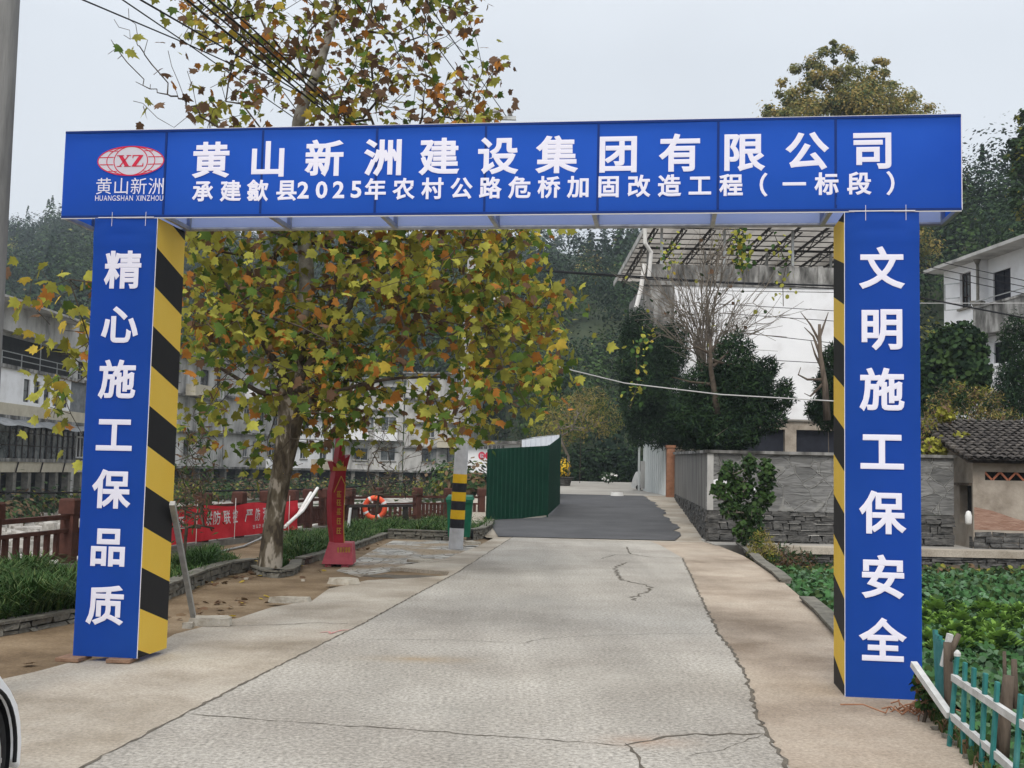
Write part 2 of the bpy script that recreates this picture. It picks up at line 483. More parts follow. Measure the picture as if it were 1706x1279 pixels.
m_blue = mat('blue_banner_cloth', [C(.027, .128, .60), C(.034, .144, .66)], .7, 1.2, 3, .2, 2.2, transl=.62, spec=.14)
m_blue_in = mat('banner_cloth_inside', [C(.44, .54, .86), C(.52, .61, .90)], .7, 1.5, 3, .06, 3, transl=.55)
m_white = mat('white_print', [C(.76, .745, .84)], .6)
m_seam = mat('banner_seam', [C(.006, .030, .17)], .6)
m_piping = mat('white_hem', [C(.72, .70, .72)], .7)
m_yel = mat('stripe_yellow_cloth', [C(.88, .57, .075), C(.92, .62, .10)], .65, 1.5, 3, .12, 4, transl=.2, spec=.15)
m_blk = mat('stripe_black_cloth', [C(.016, .016, .018)], .6, bump=.1, bscale=4)
m_red = mat('logo_red', [C(.62, .03, .07)], .6)
m_logo = mat('logo_silver', [C(.62, .60, .66)], .6)
m_steel = mat('galvanised_steel', [C(.30, .31, .31), C(.46, .47, .46)], .45, 9, 4, metal=.6)
m_brick = mat('paver_brick', [C(.20, .12, .08), C(.30, .19, .13)], .95, 20, 4, .4, 60)
m_rail = mat('brown_concrete_rail', [C(.055, .024, .018), C(.105, .045, .034)], .75, 5, 5, .2, 40)
m_kerb = mat('kerb_concrete', [C(.13, .125, .11), C(.27, .25, .22)], .95, 3, 6, .4, 25)
m_rubble = mat('slate_rubble', [C(.035, .035, .034), C(.085, .082, .078), C(.15, .145, .135)], .92, 4.5, 6, .8, 14, stretch=(1, 1, 3))
m_stone = mat('kerb_stone', [C(.10, .095, .08), C(.22, .205, .17)], .95, 6, 6, .7, 20)
m_pole = mat('pole_concrete', [C(.09, .09, .088), C(.20, .198, .19), C(.30, .295, .285)], .9, 3, 6, .25, 30, stretch=(1, 1, .15))
m_polewhite = mat('pole_whitewash', [C(.40, .40, .41), C(.56, .56, .57)], .8, 4, 5, .1, 30)
m_ylp = mat('yellow_paint', [C(.60, .36, .012), C(.68, .42, .02)], .6, 8)
m_blp = mat('black_paint', [C(.014, .014, .017), C(.028, .028, .032)], .6, 8)
m_bin = mat('green_plastic', [C(.010, .10, .055), C(.014, .13, .075)], .45, 6)
m_bind = mat('bin_wheel_rubber', [C(.02, .02, .02)], .8)
m_hoard = mat('green_hoarding', [C(.004, .032, .019), C(.007, .046, .027)], .55, 1.2, 4)
m_sred = mat('monument_red', [C(.27, .014, .026), C(.40, .028, .044)], .5, 4, 4)
m_sred2 = mat('monument_red_faded', [C(.36, .06, .085), C(.46, .10, .12)], .6, 5, 5)
m_gold = mat('gold_paint', [C(.50, .28, .05)], .45)
m_bred = mat('red_cloth', [C(.55, .022, .034), C(.70, .045, .060)], .75, 1.6, 4, .35, 5, transl=.2)
m_pale = mat('pale_print', [C(.66, .60, .60)], .8)
m_ring = mat('lifebuoy_orange', [C(.72, .085, .035), C(.80, .13, .06)], .5, 3)
m_dkst = mat('dark_bench_stone', [C(.022, .018, .016), C(.05, .042, .038)], .6, 6)
m_pvc = mat('white_pvc', [C(.62, .60, .56), C(.74, .72, .70)], .5, 6)
m_signw = mat('white_sign_paint', [C(.70, .70, .69)], .7)
m_ink = mat('black_ink', [C(.02, .02, .025)], .7)
m_wire = mat('black_cable', [C(.012, .012, .014)], .6)
m_wirew = mat('pale_cable', [C(.50, .49, .48)], .6)
m_wallw = mat('white_render', [C(.66, .65, .645), C(.80, .80, .81), C(.85, .85, .86)], .9, .8, 6, .08, 12, spread=.22)
m_walldirty = mat('stained_render', [C(.16, .155, .145), C(.46, .45, .43), C(.68, .67, .655)], .93, 1.1, 8, .15, 14, stretch=(1, 1, .35), spread=.2)
m_wallgrey = mat('grey_render', [C(.20, .195, .185), C(.42, .41, .39), C(.56, .55, .53)], .93, .9, 7, .15, 12, stretch=(1, 1, .5), spread=.2)
m_weath = mat('weathered_concrete', [C(.035, .034, .031), C(.17, .165, .155), C(.40, .39, .37)], .95, 2.2, 8, .3, 14, stretch=(1, 1, .3), spread=.16)
m_navy = mat('dark_shutter', [C(.010, .011, .017), C(.022, .024, .034)], .6, 2)
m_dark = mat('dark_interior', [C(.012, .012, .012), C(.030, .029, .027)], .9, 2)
m_glass = mat('window_glass', [C(.015, .018, .02), C(.06, .07, .075), C(.16, .17, .17)], .12, .9, spec=.7, spread=.1)
m_framew = mat('white_frame', [C(.55, .55, .55)], .6)
m_framed = mat('dark_wood_frame', [C(.035, .025, .022)], .7)
m_cream = mat('cream_awning', [C(.48, .43, .33), C(.60, .55, .44)], .85, 2, 5, transl=.1)
m_greysh = mat('grey_tarp', [C(.12, .13, .14), C(.24, .25, .26)], .6, 2, 5, .4, 3)
m_corr = mat('roof_sheet_underside', [C(.22, .20, .175), C(.42, .39, .35), C(.54, .50, .45)], .8, .9, 6, stretch=(1, .2, 1), transl=.45)
m_steeld = mat('rusty_dark_steel', [C(.025, .022, .020), C(.06, .05, .045)], .8, 5)
m_corrw = mat('white_corrugated', [C(.50, .53, .52), C(.66, .68, .67)], .6, 2, 5, stretch=(1, 1, .3))
m_corrb = mat('blue_white_sheet', [C(.52, .55, .60), C(.64, .67, .72)], .6, 2, 5)
m_rust = mat('rusty_brown', [C(.20, .09, .05), C(.34, .17, .10)], .85, 4, 5)
m_mud = mat('mud_wall', [C(.20, .165, .13), C(.33, .285, .235), C(.42, .37, .31)], .95, 1.6, 7, .3, 14, spread=.2)
m_mudbrick = mat('bare_brick', [C(.25, .14, .10), C(.38, .25, .19)], .95, 4, 6, .6, 12, stretch=(1, 1, 5))
m_rooft = mat('old_roof_tile', [C(.030, .026, .024), C(.075, .066, .060), C(.13, .115, .10)], .95, 5, 6, .5, 18)
m_orange = mat('terracotta', [C(.40, .13, .07), C(.50, .19, .11)], .9, 6)
m_tealp = mat('teal_fence_paint', [C(.022, .13, .125), C(.035, .18, .17), C(.085, .25, .235)], .5, 5, 5)
m_whitep = mat('white_fence_paint', [C(.40, .40, .38), C(.60, .60, .585)], .6, 9, 6)
m_bark = mat('plane_bark', [C(.055, .043, .030), C(.105, .085, .058), C(.12, .10, .07), C(.34, .30, .245)], .95, 6.5, 3, .8, 16, stretch=(1, 1, .38), spread=.10, distort=.25)
m_barkp = mat('pale_plane_bark', [C(.14, .125, .10), C(.27, .25, .215), C(.38, .36, .32)], .9, 5, 5, .2, 12)
m_twig = mat('twig_bark', [C(.045, .034, .026), C(.10, .08, .06)], .95, 8)
m_twigp = mat('pale_twig_bark', [C(.12, .10, .08), C(.22, .19, .155)], .95, 8)
m_stump = mat('dead_wood', [C(.06, .046, .036), C(.17, .135, .105)], .97, 9, 6, .8, 25, stretch=(1, 1, .2))
m_car = mat('white_car_paint', [C(.85, .86, .88)], .3, spec=.5)
m_tyre = mat('tyre_rubber', [C(.015, .015, .016), C(.03, .03, .03)], .85, 20)
m_rim = mat('alloy_rim', [C(.45, .46, .47)], .3, metal=.8)
m_lamp = mat('headlight_lens', [C(.30, .32, .34)], .1, spec=.8)
m_plk = mat('black_plastic', [C(.015, .015, .017)], .6)
m_tarp = mat('pale_tarp', [C(.34, .34, .33), C(.50, .50, .48)], .7, 3, 5, .5, 4)
m_bag = mat('white_bag', [C(.70, .69, .66)], .6)

def leafmat(name, c, t=.3, v=.35):
    a = tuple(x * (1 - v) for x in c); b = tuple(min(1, x * (1 + v)) for x in c)
    return mat(name, [a, c, b], .7, 3.2, 3, transl=t, spec=.08)
L_green = leafmat('leaf_green', C(.085, .14, .026))
L_olive = leafmat('leaf_olive', C(.235, .23, .040))
L_lime = leafmat('leaf_yellow_green', C(.36, .35, .06))
L_yel = leafmat('leaf_yellow', C(.47, .34, .05))
L_orange = leafmat('leaf_orange', C(.37, .15, .03))
L_brown = leafmat('leaf_brown', C(.145, .085, .05))
L_dk = leafmat('leaf_dark_evergreen', C(.012, .026, .013), .15)
L_dk2 = leafmat('leaf_evergreen', C(.030, .058, .022), .15)
L_dk3 = leafmat('leaf_blue_evergreen', C(.020, .040, .024), .15)
L_mid = leafmat('leaf_mid_green', C(.055, .095, .030), .2)
L_bushg = leafmat('leaf_bush_green', C(.055, .11, .030), .25)
L_grass = leafmat('grass_blade', C(.040, .085, .022), .2)
L_grass2 = leafmat('grass_blade_pale', C(.10, .14, .045), .2)
L_veg = leafmat('vegetable_leaf', C(.065, .155, .055), .2)
L_veg2 = leafmat('vegetable_leaf_grey', C(.12, .205, .115), .2)
L_let = leafmat('lettuce_leaf', C(.22, .37, .075), .3)
L_tea = leafmat('tea_leaf', C(.030, .055, .020), .15)
L_autumn = leafmat('leaf_dull_gold', C(.27, .215, .075), .25)
L_cam = leafmat('camphor_leaf_gold', C(.40, .31, .105), .45)
L_cam2 = leafmat('camphor_leaf_olive', C(.23, .23, .085), .45)
L_cam3 = leafmat('camphor_leaf_green', C(.10, .13, .055), .4)
L_dry = leafmat('dry_leaf', C(.16, .105, .06), .2)
m_hill = mat('hill_soil', [C(.022, .032, .015), C(.045, .055, .026)], .97, .12, 6)

def frame_at(p, q, flip=False):
    """a frame on a facade: u along p->q, w out of it (to the right-hand/camera side), z up"""
    p = np.array(p[:2], float); q = np.array(q[:2], float)
    e = q - p; L = np.linalg.norm(e); e /= L
    nrm = np.array([e[1], -e[0]]) * (-1 if flip else 1)
    def fr(u, w, z): return [p[0] + e[0] * u + nrm[0] * w, p[1] + e[1] * u + nrm[1] * w, z]
    return fr, L

def fbox(mb, fr, u0, u1, w0, w1, z0, z1, mi=0):
    return mb.hexa([fr(u0, w1, z0), fr(u1, w1, z0), fr(u1, w0, z0), fr(u0, w0, z0), fr(u0, w1, z1), fr(u1, w1, z1), fr(u1, w0, z1), fr(u0, w0, z1)], mi)

def pierced(mb, fr, u0, u1, z0, z1, holes, reveal=.18, w=0.0, mi=0):
    """a wall face with real openings: quads round the holes and their reveals"""
    us = sorted({u0, u1, *[h[0] for h in holes], *[h[1] for h in holes]})
    zs = sorted({z0, z1, *[h[2] for h in holes], *[h[3] for h in holes]})
    for a, b in zip(us, us[1:]):
        for c, d in zip(zs, zs[1:]):
            mu, mz = (a + b) / 2, (c + d) / 2
            if any(h[0] < mu < h[1] and h[2] < mz < h[3] for h in holes): continue
            mb.add([fr(a, w, c), fr(b, w, c), fr(b, w, d), fr(a, w, d)], [[0, 1, 2, 3]], mi)
    for a, b, c, d in [h[:4] for h in holes]:
        r = w - reveal
        for p, q in (((a, c), (b, c)), ((b, c), (b, d)), ((b, d), (a, d)), ((a, d), (a, c))):
            mb.add([fr(p[0], w, p[1]), fr(q[0], w, q[1]), fr(q[0], r, q[1]), fr(p[0], r, p[1])], [[3, 2, 1, 0]], mi)

def shell(mb, fr, L, D, z0, z1, holes, mi=0, roof=True):
    pierced(mb, fr, 0, L, z0, z1, holes, mi=mi)
    mb.add([fr(L, 0, z0), fr(L, -D, z0), fr(L, -D, z1), fr(L, 0, z1)], [[0, 1, 2, 3]], mi)
    mb.add([fr(0, -D, z0), fr(0, 0, z0), fr(0, 0, z1), fr(0, -D, z1)], [[0, 1, 2, 3]], mi)
    mb.add([fr(L, -D, z0), fr(0, -D, z0), fr(0, -D, z1), fr(L, -D, z1)], [[0, 1, 2, 3]], mi)
    if roof: mb.add([fr(0, 0, z1), fr(L, 0, z1), fr(L, -D, z1), fr(0, -D, z1)], [[0, 1, 2, 3]], mi)

def window(parent, fr, a, b, c, d, cols=2, rows=1, fm=None, pane=None, w=-.17, t=.05, sill=True, sillm=None):
    fm = fm or m_framew; pane = pane or m_glass
    mb = MB()
    fbox(mb, fr, a, a + t, w, w + .06, c, d); fbox(mb, fr, b - t, b, w, w + .06, c, d)
    fbox(mb, fr, a + t, b - t, w, w + .06, c, c + t); fbox(mb, fr, a + t, b - t, w, w + .06, d - t, d)
    for i in range(1, cols):
        u = a + (b - a) * i / cols; fbox(mb, fr, u - t * .4, u + t * .4, w + .002, w + .055, c + t, d - t)
    for i in range(1, rows):
        z = c + (d - c) * i / rows; fbox(mb, fr, a + t, b - t, w + .004, w + .05, z - t * .35, z + t * .35)
    o = mb.build('window', fm, parent)
    p = MB(); p.add([fr(a, w + .02, c), fr(b, w + .02, c), fr(b, w + .02, d), fr(a, w + .02, d)], [[0, 1, 2, 3]])
    p.build('pane', pane, o)
    if sill:
        s = MB(); fbox(s, fr, a - .08, b + .08, .003, .10, c - .08, c - .005); s.build('sill', sillm or m_kerb, o)
    return o

def rubble(mb, fr, L, z0, z1, seed, hr=(.07, .17), wr=(.15, .5), prot=(.0, .07), depth=.25, u0=0.0):
    rg = random.Random(seed); z = z0
    while z < z1 - .02:
        h = min(rg.uniform(*hr), z1 - z)
        if z1 - z - h < .05: h = z1 - z
        u = u0 - rg.uniform(0, .2)
        while u < L:
            w = rg.uniform(*wr); p = rg.uniform(*prot); a = max(u + .008, u0); b = min(u + w - .008, L)
            if b - a > .04:
                j = lambda k=.018: rg.uniform(-k, k)
                hh = h * rg.uniform(.82, .99)
                P = [fr(a + j(), p + j(), z + j(.008)), fr(b + j(), p + j(), z + j(.008)), fr(b, -depth, z), fr(a, -depth, z),
                     fr(a + j(.03), p * .6 + j(), z + hh + j()), fr(b + j(.03), p * .6 + j(), z + hh + j()), fr(b, -depth, z + hh), fr(a, -depth, z + hh)]
                mb.hexa(P)
            u += w
        z += h

def irregular(mb, c, size, seed, n=7, mi=0):
    """a broken flat stone or slab"""
    rg = random.Random(seed)
    ring = []
    for i in range(n):
        a = 2 * PI * i / n + rg.uniform(-.25, .25); k = rg.uniform(.75, 1.08)
        ring.append((math.cos(a) * size[0] / 2 * k, math.sin(a) * size[1] / 2 * k))
    V = [[c[0] + x, c[1] + y, c[2]] for x, y in ring] + [[c[0] + x * .9 + rg.uniform(-.02, .02), c[1] + y * .9, c[2] + size[2] * rg.uniform(.75, 1.05)] for x, y in ring]
    mb.add(V, [list(range(n))[::-1], [n + i for i in range(n)]] + [[i, (i + 1) % n, n + (i + 1) % n, n + i] for i in range(n)], mi)

def struct(o): o['kind'] = 'structure'; return o

# ================================================================== the ground
UT = np.array([-.75, -.46, -.40, -.30, -.15, 0, .05, .11, .2, .3, .38, .46, .8])
UD0 = np.array([118, 118, 118, 125, 135, 112, 84, 84, 88, 80, 68, 60, 52.])
UD1 = np.array([400, 400, 400, 400, 380, 340, 320, 300, 250, 190, 150, 135, 120.])
UTAN = np.array([.17, .186, .206, .208, .21, .212, .214, .213, .20, .21, .25, .28, .29])
def terrain_z(x, y):
    x = np.asarray(x, float); y = np.asarray(y, float)
    yy = np.maximum(y, 1.0); u = np.where(y > 1, x / yy, np.sign(x) * 2)
    d = np.hypot(x, y)
    d0 = np.interp(u, UT, UD0); d1 = np.interp(u, UT, UD1); tn = np.interp(u, UT, UTAN)
    H = d1 * tn - 6.0
    low = np.where(u < -.06, -1.9, np.where(y > 48, np.interp(y, [48, 76, 86], [.35, .6, 1.0]), -1.6))
    bank = np.clip((d - 62) / 40, 0, 1); low = np.where(u < -.06, -1.9 + bank * 1.0, low)
    s = np.clip((d - d0) / (d1 - d0), 0, 1); s = s ** .85
    over = np.clip((d - d1) / 200, 0, 1)
    bumps = 2.2 * np.sin(x * .045 + 1) * np.cos(y * .038) + 1.2 * np.sin(x * .11) * np.sin(y * .09 + 2)
    k = (y > 30) * 1.0
    return low + k * s * H * (1 - .6 * over) + k * bumps * np.clip(s * 5, 0, 1)

def terrain():
    az = np.linspace(rad(-75), rad(75), 150)
    ds = np.concatenate([np.linspace(8, 120, 36), np.linspace(125, 420, 60), np.linspace(450, 1600, 14)])
    A, Dd = np.meshgrid(az, ds); X = np.sin(A) * Dd; Y = np.cos(A) * Dd
    Z = terrain_z(X, Y)
    V = np.stack([X, Y, Z], -1).reshape(-1, 3); n = len(az)
    Fs = [[i * n + j, i * n + j + 1, (i + 1) * n + j + 1, (i + 1) * n + j] for i in range(len(ds) - 1) for j in range(n - 1)]
    mb = MB(); mb.add(V, Fs); o = mb.build('hills', m_hill, smooth=True); struct(o)
terrain()
g = MB(); g.add([[-1600, -400, -2.1], [1600, -400, -2.1], [1600, 1700, -2.1], [-1600, 1700, -2.1]], [[0, 1, 2, 3]])
struct(g.build('ground', m_soil))

# river bed, left of the railing
rb = MB()
nx, ny = 60, 60
xs = np.linspace(-70, -2, nx); ys = np.linspace(8, 112, ny)
XX, YY = np.meshgrid(xs, ys)
ZZ = -1.75 + .22 * np.sin(XX * 1.1 + YY * .7) * np.cos(YY * .9) + .15 * rng.random(XX.shape) + np.clip((YY - 60) / 40, 0, 1) * .75
V = np.stack([XX, YY, ZZ], -1).reshape(-1, 3)
rb.add(V, [[i * nx + j, i * nx + j + 1, (i + 1) * nx + j + 1, (i + 1) * nx + j] for i in range(ny - 1) for j in range(nx - 1)])
struct(rb.build('river_bed', m_river, smooth=True))
# boulders and cobbles in the river bed, too many to count
st = MB(); rg = random.Random(3)
for i in range(900):
    y = rg.uniform(16, 75); x = -y * rg.uniform(.12, .46) - 2.2
    s = rg.uniform(.12, .5) * (1 + y / 70)
    irregular(st, (x, y, -1.75 + max(0, min(1, (y - 60) / 40)) * .7), (s * 1.3, s, s * .6), i, 6)
tag(st.build('cobbles', m_river), kind='stuff')

# railing line along the bank (post feet)
FENCE = [(-7.9, 11.8), (-7.45, 13.55), (-7.0, 15.3)]
for px, py in ((112, 943), (190, 929), (265, 917), (336, 907), (396, 899), (442, 893), (485, 888), (512, 882.5)):
    p = gnd(px, py); FENCE.append((p[0], p[1]))
FENCE += [(-5.0, 30.4), (-4.55, 32.2), (-3.95, 33.9), tuple(at(696, 800, 35.4)[:2]), (-1.95, 36.1), tuple(at(803, 800, 36.4)[:2])]

# the earth platform that carries the road (a solid block with the bank as its side)
right_edge = [(1.5, -8), (2.45, 4.5)] + [tuple(gnd(px, py)[:2]) for px, py in ((1597, 1236), (1540, 1172), (1405, 1066), (1345, 1000), (1300, 962), (1262, 938), (1240, 925), (1185, 903))]
left_edge = [(x + .0, y) for x, y in FENCE]
out = [(-9.5, -8), (-9.0, 7)] + left_edge + [(-.2, 36.6), (right_edge[-1][0], 36.6)] + right_edge[::-1]
def slab(name, outline, z, depth, mt, zf=None):
    mb = MB(); k = len(outline)
    zt = [zf(p[1]) + z for p in outline] if zf else [z] * k
    top = [[p[0], p[1], zz] for p, zz in zip(outline, zt)]
    tri = fill_poly(outline)
    tri = [t if np.cross(np.array(outline[t[1]]) - outline[t[0]], np.array(outline[t[2]]) - outline[t[0]]) > 0 else t[::-1] for t in tri]
    mb.add(top, tri)
    if depth:
        area = sum(outline[i][0] * outline[(i + 1) % k][1] - outline[(i + 1) % k][0] * outline[i][1] for i in range(k))
        V = top + [[p[0], p[1], zz - depth] for p, zz in zip(outline, zt)]
        Fs = []
        for i in range(k):
            j = (i + 1) % k
            Fs.append([k + i, k + j, j, i] if area > 0 else [i, j, k + j, k + i])
        mb.add(V, Fs)
    return struct(mb.build(name, mt))
slab('earth_verge', out, -.06, 2.0, m_dirt)

P2 = lambda *l: [tuple(gnd(x, y)[:2]) for x, y in l]
lj = P2((300, 1193), (476, 1103), (602, 1040), (669, 1003), (761, 954), (858, 892)); d = np.array(lj[0]) - np.array(lj[1]); d /= np.linalg.norm(d)
lj0 = tuple(np.array(lj[0]) + d * 14)
rj = P2((1300, 1258), (1277, 1221), (1262, 1195), (1251, 1146), (1228, 1097), (1196, 1054), (1175, 1011), (1152, 962), (1137, 929), (1100, 908), (1083, 901.5))
rj0 = (1.45, 3.5)
main = [lj0] + lj + [(1.2, 27.6)] + rj[::-1] + [rj0, (1.3, -8), (-9.0, -8)]
slab('road', main, 0.0, .12, m_conc)
re2 = [p for p in right_edge]
shoulder = [(1.3, -8), rj0] + rj + [(4.3, 27.55), (4.75, 27.5)] + [(p[0] - .03, p[1]) for p in re2[::-1]]
# keep it a simple ring: joint line up, garden edge back down
slab('road_shoulder', shoulder, -.004, .3, m_shoulder)
side = P2((858, 892), (761, 954), (669, 1003), (602, 1040), (476, 1103), (300, 1193)) + [lj0, (-9.0, -7.9)] + [(-8.4, 6.0)] + P2((-60, 1146), (0, 1131), (60, 1118), (116, 1103), (180, 1095), (245, 1082), (290, 1056), (350, 1040), (400, 1028), (452, 1011), (520, 1000), (548, 980), (612, 966), (690, 962), (745, 958), (749, 952), (700, 948), (668, 945), (650, 946), (690, 938), (742, 930), (795, 910), (835, 889))
slab('road_side_strip', side, -.003, .12, m_conc2)
setts = P2((650, 946), (690, 938), (742, 930), (795, 910), (800, 900), (760, 894), (655, 896), (625, 910), (560, 945), (600, 955))
slab('paved_apron', setts, -.055, 0, m_tile)

# ramp and yard
def ribbon_ground(name, xl, xr, ys, off, mt):
    mb = MB()
    L = [[xl(y), y, gz(y) + off] for y in ys]; Rr = [[xr(y), y, gz(y) + off] for y in ys]
    k = len(ys); mb.add(L + Rr, [[i, k + i, k + i + 1, i + 1] for i in range(k - 1)])
    mb.add([[xl(ys[0]), ys[0], -2]] + [], []) if False else None
    return struct(mb.build(name, mt))
ysr = [27.55, 28.3, 30, 33, 36.5, 40, 44, 48, 53, 58, 66, 75, 88]
ribbon_ground('ramp_edge', lambda y: -1.35 + max(0, 33 - y) * .15, lambda y: 4.78 + (y - 27.5) * .11, ysr[:8], -.012, m_conc2)
ribbon_ground('yard', lambda y: .2, lambda y: 16, [47.8, 53, 58, 66, 75, 88], -.008, m_yard)
asp_l = lambda y: float(np.interp(y, [27.7, 33, 34.5, 41, 48], [-.25, -.6, 1.15, 1.75, 1.9]))
asp = []
yl = [27.75, 30, 33, 34.5, 38, 41, 44, 47.6]
rgA = random.Random(5)
rightpts = [(1120, 903), (1132, 890), (1126, 884), (1130, 878), (1118, 868), (1114, 862), (1106, 858), (1108, 850), (1097, 845), (1092, 838), (1082, 834), (1076, 828), (1062, 824)]
RP = [gramp(*p) for p in rightpts]
am = MB(); n_ = 40
ysa = np.linspace(27.8, 47.5, n_)
rx = np.interp(ysa, [p[1] for p in RP], [p[0] for p in RP]) + np.array([rgA.uniform(-.08, .08) for _ in ysa])
am.add([[asp_l(y), y, gz(y) + .006] for y in ysa] + [[x, y, gz(y) + .006] for x, y in zip(rx, ysa)], [[i, n_ + i, n_ + i + 1, i + 1] for i in range(n_ - 1)])
struct(am.build('asphalt_road', m_asph))

# garden on the right, below the road; the terrace behind it
gd = MB()
gx = np.linspace(1.5, 22, 42); gy = np.linspace(-4, 26.2, 60)
GX, GY = np.meshgrid(gx, gy); GZ = -.36 + .05 * np.sin(GX * 3.2) + .04 * rng.random(GX.shape)
gd.add(np.stack([GX, GY, GZ], -1).reshape(-1, 3), [[i * 42 + j, i * 42 + j + 1, (i + 1) * 42 + j + 1, (i + 1) * 42 + j] for i in range(59) for j in range(41)])
struct(gd.build('garden_bed', m_soil, smooth=True))
tr = MB(); tr.box(4.8, 32, 26.3, 60, -2, .02); struct(tr.build('terrace', m_yard))

# joints and cracks in the concrete
def crack(pts, w, seed, name='road_crack', mt=None, z=.003, jit=.012, taper=True):
    rg = random.Random(seed); W = [gnd(*p) for p in pts]
    path = []
    for a, b in zip(W, W[1:]):
        n = max(2, int(np.linalg.norm(b - a) / .07)); n = min(n, 60)
        for i in range(n): path.append(a + (b - a) * i / n)
    path.append(W[-1])
    path = [p + np.array([rg.gauss(0, jit), rg.gauss(0, jit), 0]) for p in path]
    L, R_ = [], []
    for i, p in enumerate(path):
        q = path[min(i + 1, len(path) - 1)] - path[max(i - 1, 0)]
        nn = np.array([-q[1], q[0]]); nn /= (np.linalg.norm(nn) + 1e-9)
        ww = w * rg.uniform(.25, 1.1) / 2
        if taper and i in (0, len(path) - 1): ww *= .2
        L.append([p[0] + nn[0] * ww, p[1] + nn[1] * ww, z]); R_.append([p[0] - nn[0] * ww, p[1] - nn[1] * ww, z])
    k = len(path); mb = MB(); mb.add(L + R_, [[i, i + 1, k + i + 1, k + i] for i in range(k - 1)])
    return struct(mb.build(name, mt or m_crack_and_hole_shade))
crack([(858, 892), (761, 954), (669, 1003), (602, 1040), (476, 1103), (300, 1193), (140, 1276), (60, 1318)], .028, 1, 'road_joint', jit=.006, taper=False)
crack([(1137, 929), (1152, 962), (1175, 1011), (1196, 1054), (1228, 1097), (1251, 1146), (1262, 1195), (1277, 1221), (1300, 1258), (1320, 1300)], .035, 2, 'road_joint', jit=.012, taper=False)
crack([(311, 1190), (529, 1205), (687, 1216), (863, 1228), (1039, 1243)], .014, 3)
crack([(1039, 1243), (1065, 1236), (1110, 1227), (1160, 1224), (1277, 1222)], .030, 4)
crack([(1045, 1238), (1060, 1262), (1082, 1290)], .028, 5)
crack([(1001, 931), (1024, 924), (1050, 923), (1090, 929), (1136, 929)], .035, 6)
crack([(1044, 911), (1050, 923)], .04, 7)
crack([(1042, 937), (1024, 947), (1031, 959), (1037, 966), (1070, 974), (1086, 978), (1083, 984), (1057, 992), (1057, 1001)], .045, 8, jit=.03)
crack([(860, 1074), (903, 1064), (991, 1059), (1090, 1056), (1196, 1055)], .010, 9)
crack([(374, 1043), (476, 1040), (525, 1037), (599, 1040)], .022, 10)
crack([(606, 1065), (754, 1066), (898, 1073)], .010, 11)
crack([(1277, 1222), (1200, 1250), (1130, 1262)], .008, 12)
crack([(545, 1000), (610, 1004), (660, 1000)], .010, 14)
crack([(640, 925), (700, 938), (760, 932)], .02, 15)
m_pink = mat('pink_spray_paint', [C(.55, .17, .17), C(.45, .30, .27)], .9, 20)
crack([(532, 1054), (548, 1052), (550, 1056), (568, 1050), (588, 1049)], .03, 13, 'paint_mark', m_pink, jit=.004)
# dark patches painting the slab edge's shadow into the earth hole and the rust stain on the road
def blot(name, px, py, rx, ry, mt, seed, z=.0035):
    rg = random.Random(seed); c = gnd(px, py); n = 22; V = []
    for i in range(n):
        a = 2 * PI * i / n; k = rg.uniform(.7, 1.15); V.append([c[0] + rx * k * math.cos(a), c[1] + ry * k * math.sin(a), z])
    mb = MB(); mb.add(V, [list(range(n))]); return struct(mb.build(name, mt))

# ================================================================== the welcome gate
GA = rad(-7.64); GS = 1.1
gex = np.array([math.cos(GA), math.sin(GA)]); gey = np.array([-math.sin(GA), math.cos(GA)])
go = -4.58 * GS * gex + 7.96 * GS * gey
gL, gzb, gzt, ga, gb, gD, gw = 6.61 * GS, 3.326 * GS, 3.995 * GS, .277 * GS, 5.828 * GS, .495 * GS, .5 * GS
gate = thing('welcome_gate', 'blue cloth banner gate spanning the concrete road on two striped pillars', 'gate', (go[0], go[1], 0), GA)
def gfront(px, py, y=0.0):
    """the point of the gate's front plane seen at a pixel, in gate coordinates"""
    d = ray(px, py); n = np.array([gey[0], gey[1], 0]); o = np.array([0, 0, CAM_Z])
    p0 = np.array([go[0] + gey[0] * y, go[1] + gey[1] * y, 0])
    k = ((p0 - o) @ n) / (d @ n); p = o + d * k
    q = p[:2] - go
    return float(q @ gex), float(p[2])
def gb_(mb): return lambda name, mats, parent=gate: mb.build(name, mats, parent, world=False)
# lintel: front, back and end cloths on a tube frame, open above and below
t = .012
m = MB()
nu, nz = 60, 8
def cloth(mb, u0, u1, v0, v1, fn, nu, nv, mi=0, flip=False):
    V = [fn(u0 + (u1 - u0) * i / nu, v0 + (v1 - v0) * j / nv) for j in range(nv + 1) for i in range(nu + 1)]
    Fs = [[j * (nu + 1) + i, j * (nu + 1) + i + 1, (j + 1) * (nu + 1) + i + 1, (j + 1) * (nu + 1) + i] for j in range(nv) for i in range(nu)]
    if flip: Fs = [f[::-1] for f in Fs]
    mb.add(V, Fs, mi)
cloth(m, 0, gL, gzb, gzt, lambda x, z: [x, -.0045 - .0035 * math.sin(x * 3.1 + z * 2) - .002 * math.sin(x * 11 + z * 5) * math.exp(-((z - gzb - .05) / .10) ** 2), z], 260, 14)
cloth(m, 0, gD, gzb, gzt, lambda y, z: [0, y, z], 4, 6, flip=True)
cloth(m, 0, gD, gzb, gzt, lambda y, z: [gL, y, z], 4, 6)
m.build('lintel_cover', m_blue, gate, smooth=True, world=False)
m = MB()
cloth(m, 0, gL, gzb, gzt, lambda x, z: [x, gD, z], 80, 10)
m.build('lintel_back_cover', m_blue_in, gate, world=False)
m = MB()
for px in (274.5, 436, 626, 808, 996, 1196, 1392):
    x, _ = gfront(px, 300); m.box(x - .009, x + .009, -.0085, -.001, gzb + .02, gzt - .02)
